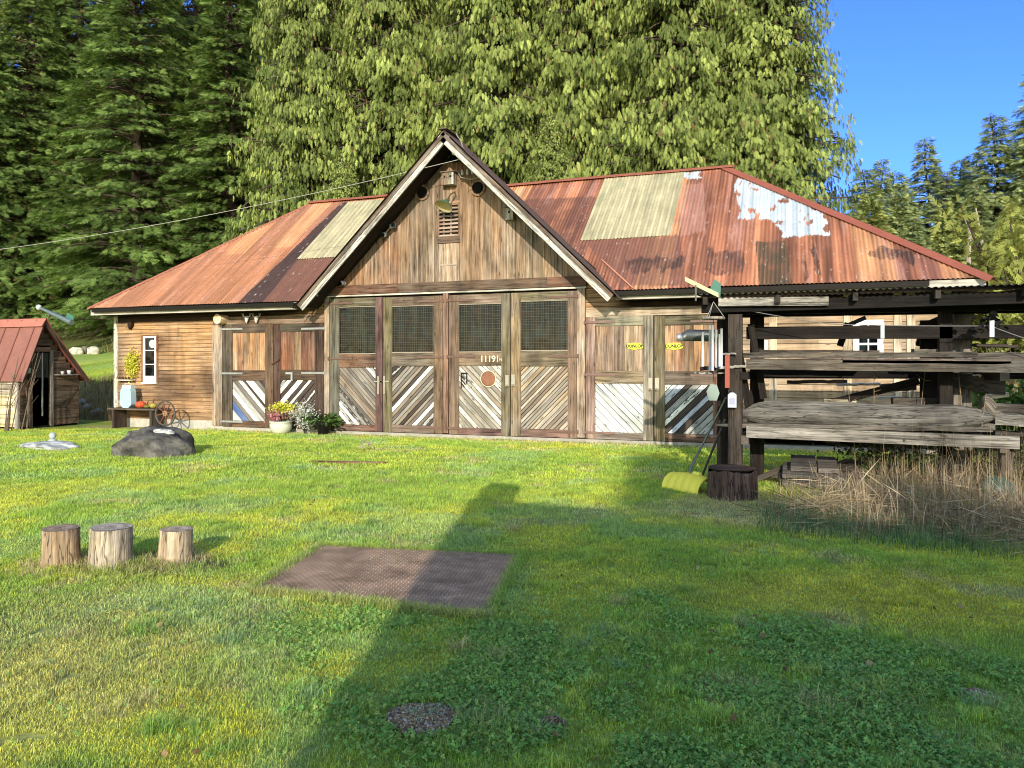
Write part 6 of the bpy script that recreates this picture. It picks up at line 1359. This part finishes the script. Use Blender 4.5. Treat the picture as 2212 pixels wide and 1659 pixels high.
rbeam('rail', 1612, 719, 2212, 716, -4.5, .17, .12, S(52, 44, 38, .5), u1=UE); rbeam('shelf_beam', 1612, 787, 2212, 793, RV0+.0, .135, .12, S(118, 106, 90, .7), u1=11.2); rbeam('shelf_beam', 1640, 806, 2212, 806, -3.6, .16, .12, S(52, 44, 38, .5), u1=UE)
rbeam('lower_beam', 1612, 933, 2203, 957, RV0-.02, .15, .12, S(158, 148, 134, .75)); rbeam('lower_beam', 1640, 890, 2203, 905, -3.5, .16, .14, S(80, 68, 58, .7))
for (x, y0, y1, v) in ((1650, 860, 700, -4.4), (1625, 930, 760, -4.7), (1815, 745, 700, -3.3), (1985, 745, 700, -3.3)):
    a = W(x, y0, v); b = W(x-28 if x < 1800 else x+16, y1, v-.15); m = MB(); m.beam(a, b, .09, .1, PWD, (0, 1, 0)); m.build('brace', M_GREYWOOD, RACK)
for (x, y) in ((1828, 694), (1985, 696)): a = W(x, y+10, -3.4); b = W(x+42, y-8, -3.4); m = MB(); m.beam(a, b, .06, .05, PWD, (0, 1, 0)); m.build('arm', M_GREYWOOD, RACK)
for v in (-4.2, -3.4):
    m = MB(); a = U(1600, v); m.box((a, v, .60), (3.9, 0, 0), (0, .1, 0), (0, 0, .1), PWD); m.build('bearer', M_GREYWOOD, RACK)
for x in (1600, 2160): a = U(x, RV0); m = MB(); m.box((a, RV0, .55), (0, 2.0, 0), (.1, 0, 0), (0, 0, .12), PW); m.build('bearer', M_GREYWOOD, RACK); m = MB(); m.box((a, RV0, 1.42), (0, 2.0, 0), (.1, 0, 0), (0, 0, .1), PWD); m.build('bearer', M_GREYWOOD, RACK)
# boards on the rack: each its own thing
GLB = 'boards stored on the lumber rack'
def board(x0, y0, x1, y1, v, h, d, col, label, name='board', u1=None, mat=M_GREYWOOD, tip=0.):
    a = W(x0, y0, v); b = W(x1, y1, v)
    if u1 is not None: t = (u1-a.x)/(b.x-a.x); b = a.lerp(b, t)
    m = MB(); n = 10; rr = random.Random(int(x0+y0)); prev = None; L = (b-a).length; ox = rr.uniform(0, 40); cc = (*col, 0.)
    rings = []
    for i in range(n+1):
        t = i/n; c = a.lerp(b, t); f = 1.0; hh = h*(1+rr.uniform(-.07, .07)); dd = d
        if tip and i == 0: hh *= .3; dd *= .35
        wob = rr.uniform(-.006, .006); rings.append([c+Vector((0, 0, -hh/2+wob)), c+Vector((0, dd, -hh/2+wob)), c+Vector((0, dd, hh/2+wob)), c+Vector((0, 0, hh/2+wob))])
    for i in range(n):
        for k in range(4):
            k2 = (k+1) % 4; A, B_, C_, D_ = rings[i][k], rings[i][k2], rings[i+1][k2], rings[i+1][k]; e = (B_-A).length; m.face([A, D_, C_, B_], [(ox+L*i/n, k*3), (ox+L*(i+1)/n, k*3), (ox+L*(i+1)/n, k*3+e), (ox+L*i/n, k*3+e)], cc)
    m.face(rings[0][::1], [(0, 0), (d, 0), (d, h), (0, h)], cc); m.face(rings[-1][::-1], [(0, 0), (d, 0), (d, h), (0, h)], cc)
    o = m.build(name, mat, None, a); tag(o, label, 'board', GLB); return o
board(1572, 768, 2112, 766, -4.85, .07, .3, S(108, 98, 84, .7), 'long weathered board on top of the middle shelf, front edge')
board(1620, 777, 2160, 779, -4.95, .04, .25, S(112, 100, 86, .7), 'thin board under the long board on the middle shelf')
board(1820, 779, 2184, 781, -5.0, .06, .2, S(120, 100, 88, .8), 'reddish brown board on the middle shelf toward the right')
board(1975, 758, 2064, 760, -4.4, .05, .3, S(140, 128, 112, .75), 'short light board stacked highest on the middle shelf')
board(2110, 772, 2212, 772, -4.6, .12, .25, S(105, 92, 78, .8), 'thick dark board at the right end of the middle shelf', u1=10.8)
board(2060, 818, 2172, 838, -4.2, .22, .08, S(100, 92, 82, .75), 'dark leaning plank under the middle shelf at right')
board(1545, 919, 2145, 928, -4.95, .055, .32, S(130, 120, 106, .75), 'long board with rounded tip resting on the lower beam', tip=1)
board(1640, 912, 2150, 922, -4.7, .07, .3, S(135, 125, 112, .8), 'grey plank directly under the big split log')
board(2150, 905, 2212, 910, -4.6, .14, .4, S(150, 142, 130, .8), 'thick grey slab at the right end of the lower shelf', u1=10.6)
board(2140, 880, 2212, 884, -4.0, .12, .4, S(110, 102, 92, .75), 'dark slab behind the log end at the right', u1=10.9)
board(1810, 832, 1902, 830, -3.3, .03, .5, S(235, 225, 200, .9), 'pale sunlit flat board between the shelves', mat=M_WOOD)
board(1850, 862, 1950, 861, -2.9, .05, .3, S(230, 215, 180, .85), 'pale board lying low behind the rack', mat=M_WOOD); board(2140, 858, 2180, 852, -3.0, .06, .3, S(225, 205, 165, .85), 'short yellow board end at the right behind the rack', mat=M_WOOD)
a = W(1795, 870, -3.9); b = W(1985, 822, -4.1); m = MB(); m.beam(a, b, .1, .12, PWD, (0, 1, 0)); o = m.build('timber', M_GREYWOOD, None, a); tag(o, 'dark slanting timber crossing between the shelves', 'timber')
# dark upright panel at the back of the rack
a = W(1988, 684, -3.95); b = W(2050, 880, -3.95); m = MB(); m.box((a.x, -3.95, .6), (0, 0, a.z-.65), (b.x-a.x, 0, 0), (0, .06, 0), S(42, 36, 32, .6)); o = m.build('dark_panel', M_WOOD, None, (a.x, -3.25, .6)); tag(o, 'dark upright panel standing in the back of the rack', 'door')
# big split log
def biglog(x0, x1, y0, y1, v, r0, r1, label, col, seed):
    random.seed(seed); a = W(x0, y0, v); b = W(x1, y1, v); m = MB(); n = 22; path = []; rad = []
    for i in range(n+1):
        t = i/n; path.append(a.lerp(b, t)+Vector((0, 0, .02*math.sin(t*7)))); q = r0+(r1-r0)*t; e = min(1, (t+.006)*9, (1.012-t)*7); rad.append(q*e**.5)
    m.tube(path, rad, 22, col, rough=.09, flat=1.); o = m.build('split_log', M_LOGSIDE, None, a, False); tag(o, label, 'log'); return o
biglog(1597, 2142, 893, 903, -4.75, .15, .165, 'big grey split log lying across the lower shelf', S(118, 112, 102, .75), 5)
biglog(2120, 2168, 905, 897, -4.35, .12, .10, 'short thick log end behind the big split log', S(150, 142, 130, .8), 6)
biglog(2120, 2150, 870, 893, -4.6, .1, .1, 'short leaning block on top of the big log', S(130, 116, 100, .8), 7)
random.seed(99)
# pile on the ground
for k, (x0, y0, x1, y1, v, h, lab) in enumerate([(1708, 1022, 1765, 1024, -4.7, .06, 'top light plank of the ground pile, left one'), (1768, 1024, 1812, 1026, -4.7, .06, 'top plank of the ground pile, right one'), (1690, 1040, 1800, 1042, -4.9, .05, 'lower plank of the ground pile at its left'), (1765, 1044, 1870, 1046, -4.9, .05, 'lower plank of the ground pile at its right'), (1690, 1048, 1820, 1050, -5.0, .04, 'bottom plank of the ground pile')]):
    a = W(x0, y0, v); b = W(x1, y1, v); a.z = b.z = [.22, .21, .14, .11, .05][k]; m = MB(); m.box(a-Vector((0, 0, h/2)), (b.x-a.x, 0, 0), (0, 0, h), (0, .9, .06), S(118, 108, 98, .8)); o = m.build('plank', M_GREYWOOD, None, a); tag(o, lab, 'plank', 'planks piled under the rack')
for k in range(5): a = Vector((6.9+.25*k, -4.7+.1*k, .05+.03*k)); m = MB(); m.beam(a, a+Vector((.5, .9, .15-.02*k)), .12, .03, S(115, 100, 85, .8)); o = m.build('plank', M_GREYWOOD, None, a); tag(o, ('first', 'second', 'third', 'fourth', 'fifth')[k]+' loose slanting plank from the left on the ground under the rack', 'plank', 'loose slanting planks under the rack')
shrub('bramble', 'dark bramble tangle in the shade under the rack', (8.6, -3.9, 0), 1.0, .65, 1300, (.07, .09, .03), 'leaf', 88, .8, sz=.06, cat='bush'); shrub('bramble', 'brown green bramble behind the dead grass at right under the rack', (10.0, -4.0, 0), .9, .6, 900, (.12, .12, .05), 'leaf', 89, .8, sz=.06, cat='bush')
for k, (x0, y0, x1, y1, v, h, d, lab) in enumerate([(1640, 758, 1900, 759, -4.5, .03, .2, 'thin grey lath lying at the back of the middle shelf'), (1700, 826, 1830, 824, -3.9, .05, .2, 'dark short board between the shelves at the left'),
        (1905, 838, 1980, 836, -4.0, .10, .3, 'dark thick block between the shelves in the middle'), (1930, 868, 2040, 866, -4.1, .09, .3, 'weathered block behind the big split log'), (2110, 745, 2200, 748, -4.3, .04, .3, 'thin dark board at the far right above the middle shelf'), (1780, 866, 1850, 868, -4.0, .05, .2, 'pale narrow offcut behind the big split log'), (2150, 935, 2212, 940, -4.5, .05, .3, 'grey plank end at the right above the lower beam')]):
    board(x0, y0, x1, y1, v, h, d, S(96, 84, 72, .7) if k != 5 else S(220, 205, 175, .85), lab)
# things by / on the rack
def tubep(name, label, cat, p, q, r_, col, mat=M_METAL): m = MB(); m.tube([p, q], r_, 10, col); o = m.build(name, mat, None, p); return tag(o, label, cat)
tubep('pole', 'dark thin pole leaning beside the grey shovel handle', 'pole', G(1512, 1040), W(1566, 905, RV0+.15), .016, S(60, 56, 52), M_PAINT)
# wind chimes
hp = W(1541, 652, RV0-.2); root = thing('wind_chimes', hp, 'wind chimes of long silver tubes hanging from the rack corner', 'wind chimes'); pz_ = W(1541, 688, RV0-.2); m = MB(); ang = [2*PI*k/6+.4 for k in range(6)]
m.lathe(pz_, [(.001, .03), (.145, .022), (.155, .0), (.15, -.012), (.001, -.012)], 22, S(150, 135, 120)); m.build('top_plate', M_WOOD, root); m = MB()
for k in range(3): m.tube([hp, pz_+Vector((math.cos(k*2.1)*.13, math.sin(k*2.1)*.13, .03))], .004, 4, S(200, 195, 185))
m.build('cords', M_PAINT, root)
for k, (dx, yt, yb) in enumerate([(-.13, 718, 792), (-.05, 698, 801), (.0, 703, 801), (.03, 712, 794), (.105, 710, 796), (.085, 722, 792)]):
    a = W(1541, yt, RV0-.2); b = W(1541, yb, RV0-.2); yy = (-.08, .07, -.1, .08, .0, -.04)[k]; m = MB(); m.tube([a+Vector((dx, yy, 0)), b+Vector((dx, yy, 0))], .0175, 12, S(225, 225, 222)); t_ = m.build('tube', M_PLASTIC, root, smooth=True)
m = MB(); a = W(1541, 845, RV0-.2); m.tube([pz_, a+Vector((0, 0, .12))], .004, 4, S(60, 50, 45)); m.lathe(W(1541, 803, RV0-.2), [(.001, .015), (.05, .012), (.05, -.012), (.001, -.015)], 16, S(80, 62, 50)); m.build('clapper', M_WOOD, root)
m = MB(); c = W(1540, 849, RV0-.2); m.prism([(c.x-.05, c.z-.1), (c.x+.05, c.z-.1), (c.x+.085, c.z), (c.x+.05, c.z+.11), (c.x-.03, c.z+.12), (c.x-.085, c.z+.02)], RV0-.2, RV0-.19, (0, 1), S(165, 180, 165)); m.build('sail', M_PLASTIC, root)
# grey duct elbow, short rods, bottle, brick-red strip
a = W(1462, 729, -4.4); b = W(1530, 724, -4.4); root = thing('duct_pipe', a, 'short grey metal pipe poking out left of the wind chimes', 'pipe'); m = MB(); m.tube([a, a+Vector((.1, 0, 0))], .06, 14, S(205, 205, 200)); m.build('collar', M_METAL, root, smooth=True); m = MB(); m.tube([a+Vector((.09, 0, 0)), a+Vector((.16, 0, .03)), a+Vector((.45, 0, .02)), a+Vector((.8, .05, .0))], [.065, .085, .085, .08], 14, S(120, 122, 120)); m.build('body', M_METAL, root, smooth=True)
board(1500, 806, 1575, 805, RV0+.1, .025, .12, S(190, 180, 165), 'thin pale strip projecting left at the shelf height'); board(1512, 796, 1580, 796, RV0+.25, .06, .12, S(50, 42, 36), 'dark block end projecting left under the shelf'); board(1553, 794, 1612, 791, RV0-.02, .035, .1, S(175, 165, 145), 'short pale stick between post and shelf beam'); board(1556, 764, 1590, 764, RV0-.06, .02, .05, S(230, 222, 205), 'tiny white strip at the top of the post')
a = W(1566, 767, RV0-.05); b = W(1572, 838, RV0-.05); m = MB(); m.box((a.x, RV0-.05, b.z), (0, 0, a.z-b.z), (.06, 0, 0), (0, .03, 0), S(185, 95, 75)); o = m.build('red_strip', M_PAINT, None, (a.x, RV0-.05, b.z)); tag(o, 'narrow brick red strip fixed to the front post', 'strip')
p = W(1582, 880, RV0-.04); root = thing('bottle', p, 'white plastic bottle hung on the front post of the rack', 'bottle'); m = MB(); m.prism([(p.x-.055, p.z), (p.x+.055, p.z), (p.x+.055, p.z+.17), (p.x+.02, p.z+.2), (p.x-.02, p.z+.2), (p.x-.055, p.z+.17)], RV0-.08, RV0-.01, (0, 1), S(225, 228, 232)); m.build('body', M_PLASTIC, root); m = MB(); m.tube([(p.x, RV0-.045, p.z+.2), (p.x, RV0-.045, p.z+.24)], .018, 10, (.03, .03, .03)); m.build('cap', M_PLASTIC, root)
m = MB(); m.prism([(p.x-.035, p.z+.04), (p.x+.035, p.z+.04), (p.x+.035, p.z+.13), (p.x-.035, p.z+.13)], RV0-.083, RV0-.081, (0, 1), S(190, 190, 215)); m.build('paper_label', M_PAINT, root)
cup(W(1725, 866, -4.0)+Vector((0, 0, -.0)), .075, .1, S(225, 225, 222), 'white plastic cup standing behind the big split log', cat='cup') if False else None
q = W(1725, 870, -4.1); q.z = .70+.02; o = cup(q, .08, .34, S(225, 225, 222), 'tall white plastic tub standing behind the big split log', cat='tub', name='tub')
a = W(1641, 745, -.02); box_thing('electric_meter', 'white electric meter box on the barn wall behind the rack', 'meter', W(1639, 735, -.05), W(1660, 756, -.05), .12, S(220, 220, 215), M_PLASTIC)
# rag and white tag on the wire, wire in the rack
wire([W(1560, 660, RV0-.02), W(1790, 700, RV0-.02), W(2140, 704, RV0-.02), W(2260, 745, RV0-.02)], .005, S(150, 145, 140), 'thin grey wire strung across the front of the rack', .01, n=8)
p = W(2140, 694, RV0-.02); r = np.random.default_rng(66); n = 60; root = thing('black_rag', p, 'torn black rag tied on the wire at the right of the rack', 'rag'); V, T, C = place_sprays(tm, np.array(p)+r.normal(size=(n, 3))*np.array([.07, .03, .05]), r.normal(size=(n, 3)), r.normal(size=(n, 3)), r.uniform(.05, .1, n), np.full((n, 3), .012)); np_mesh('cloth', V, T, C, M_LEAF, root)
m = MB(); q = W(2143, 710, RV0-.05); m.box((q.x-.025, q.y, q.z-.1), (0, 0, .2), (.05, 0, 0), (0, .01, 0), S(215, 225, 230)); o = m.build('white_tag', M_PLASTIC, None, q); tag(o, 'small white plastic tag hanging below the black rag', 'tag')
m = MB(); q = W(1906, 714, RV0-.05); m.box((q.x-.02, q.y, q.z-.1), (0, 0, .2), (.045, 0, .0), (0, .015, 0), S(205, 210, 210)); o = m.build('white_peg', M_PLASTIC, None, q); tag(o, 'white plastic peg clipped on the upper rail near the window', 'peg')
# yellow snow shovel: curved ribbed scoop lying on its edge, handle leaning on the rack post
p0 = G(1438, 1052); p1 = G(1516, 1068); ax = p1-p0; ax.z = 0; L = ax.length; axn = ax.normalized(); hor = Vector((-axn.y, axn.x, 0)); root = thing('snow_shovel', p0, 'bright yellow snow shovel lying in the grass, grey handle leaning on the rack post', 'shovel'); m = MB()
rr_ = .21; ns, nt_ = 36, 14; ctr = p0+hor*.12+Vector((0, 0, -.02)); cy_ = (1., .84, .07, 0.)
def sp_(a_, t): 
    th = math.radians(190-150*t); r2 = rr_*(1+.025*math.cos(a_*2*PI*5)); return ctr+ax*a_+hor*math.cos(th)*r2*.9+Vector((0, 0, 1))*math.sin(th)*r2*(1.0+.12*math.sin(a_*PI))
for side_ in (0., .012):
    for a_ in range(ns):
        for t_i in range(nt_):
            q4 = [sp_(a_/ns, t_i/nt_), sp_((a_+1)/ns, t_i/nt_), sp_((a_+1)/ns, (t_i+1)/nt_), sp_(a_/ns, (t_i+1)/nt_)]; q4 = [q-hor*side_*.0-Vector((0, 0, side_)) for q in q4]; m.face(q4, [(0, 0)]*4, cy_)
m.build('scoop', M_PLASTIC, root, smooth=True)
m = MB(); top_ = sp_(.62, .75); m.tube([top_-Vector((0, 0, .03)), G(1489, 1032)+Vector((0, 0, .10)), W(1569, 860, RV0+.1)], .021, 10, S(140, 146, 140)); m.build('handle', M_PAINT, root, smooth=True)
m = MB(); m.tube([top_+axn*.06, top_, top_-axn*.06], .03, 8, (.9, .85, .1)); m.build('socket', M_PLASTIC, root)
rock('green_glass_float', 'dull green glass float half buried in the dead grass at right', G(2150, 1085)+Vector((0, 0, .12)), .2, .2, .2, S(100, 135, 115, .7), 90, 'float', M_PLASTIC, 4, .02, 0)

# ================================================================== the neighbouring house and trees behind the viewpoint (their shade falls on the lawn)
hx, hy, hh = 7.15, -19.05, 4.2
HO = thing('neighbour_house', (hx+4, hy-3, 0), 'grey clapboard house standing behind the viewpoint', 'house'); m = MB(); hd = 2.6; FP = [(hx, hy), (hx+.30*hd, hy-hd), (hx+14, hy-hd), (hx+14, hy)]
for i in range(4):
    p_, q_ = FP[i], FP[(i+1) % 4]; m.face([(*p_, 0), (*q_, 0), (*q_, hh-.1), (*p_, hh-.1)], [(0, 0), (3, 0), (3, 3), (0, 3)], (*S(150, 145, 135), 0.))
m.build('wall', M_SIDING, HO)
m = MB(); m.face([(hx-.05, hy+.1, hh), (hx+14.2, hy+.1, hh), (hx+14.2, hy-2.8, hh-.2), (hx+.78, hy-2.8, hh-.2)], [(0, 0)]*4, (*S(90, 85, 80), 0)); m.box((hx-.05, hy+.1, hh-.16), (14.25, 0, 0), (0, 0, .15), (0, -.03, 0), S(190, 185, 175)); m.build('roof', M_ROOF, HO)
m = MB(); m.box((hx+.2, hy-.6, hh-.2), (0, 0, .75), (.4, 0, 0), (0, .4, 0), S(150, 90, 75)); m.build('chimney', M_STONE, HO)
for (x, y, z) in ((hx+1.5, hy, 1), (hx+5, hy, 1), (hx+8.5, hy, 1)):
    m = MB(); m.box((x, hy, z), (1.2, 0, 0), (0, .05, 0), (0, 0, 1.3), S(225, 225, 220)); wv = m.build('window', M_PAINT, HO); m = MB(); m.face([(x+.1, hy+.055, z+.1), (x+.1, hy+.055, z+1.2), (x+1.1, hy+.055, z+1.2), (x+1.1, hy+.055, z+.1)], [(0, 0)]*4, (0, 0, 0, 0)); m.build('pane', M_GLASS, wv)
for i, (u_, v_, s_, hz_, lab) in enumerate([(12.2, -27, .8, .385, 'young cedar behind the neighbouring house, the nearest to its corner'), (14.7, -27.2, .8, .375, 'young cedar behind the neighbouring house, second from its corner'), (17.5, -27, .8, .385, 'young cedar behind the neighbouring house, farthest from its corner')]):
    put(copy_tree(ced[i % 2]), (u_, v_, -.2), i, (s_, hz_), lab, 'cedars behind the neighbouring house')
print('objects', len(bpy.data.objects))
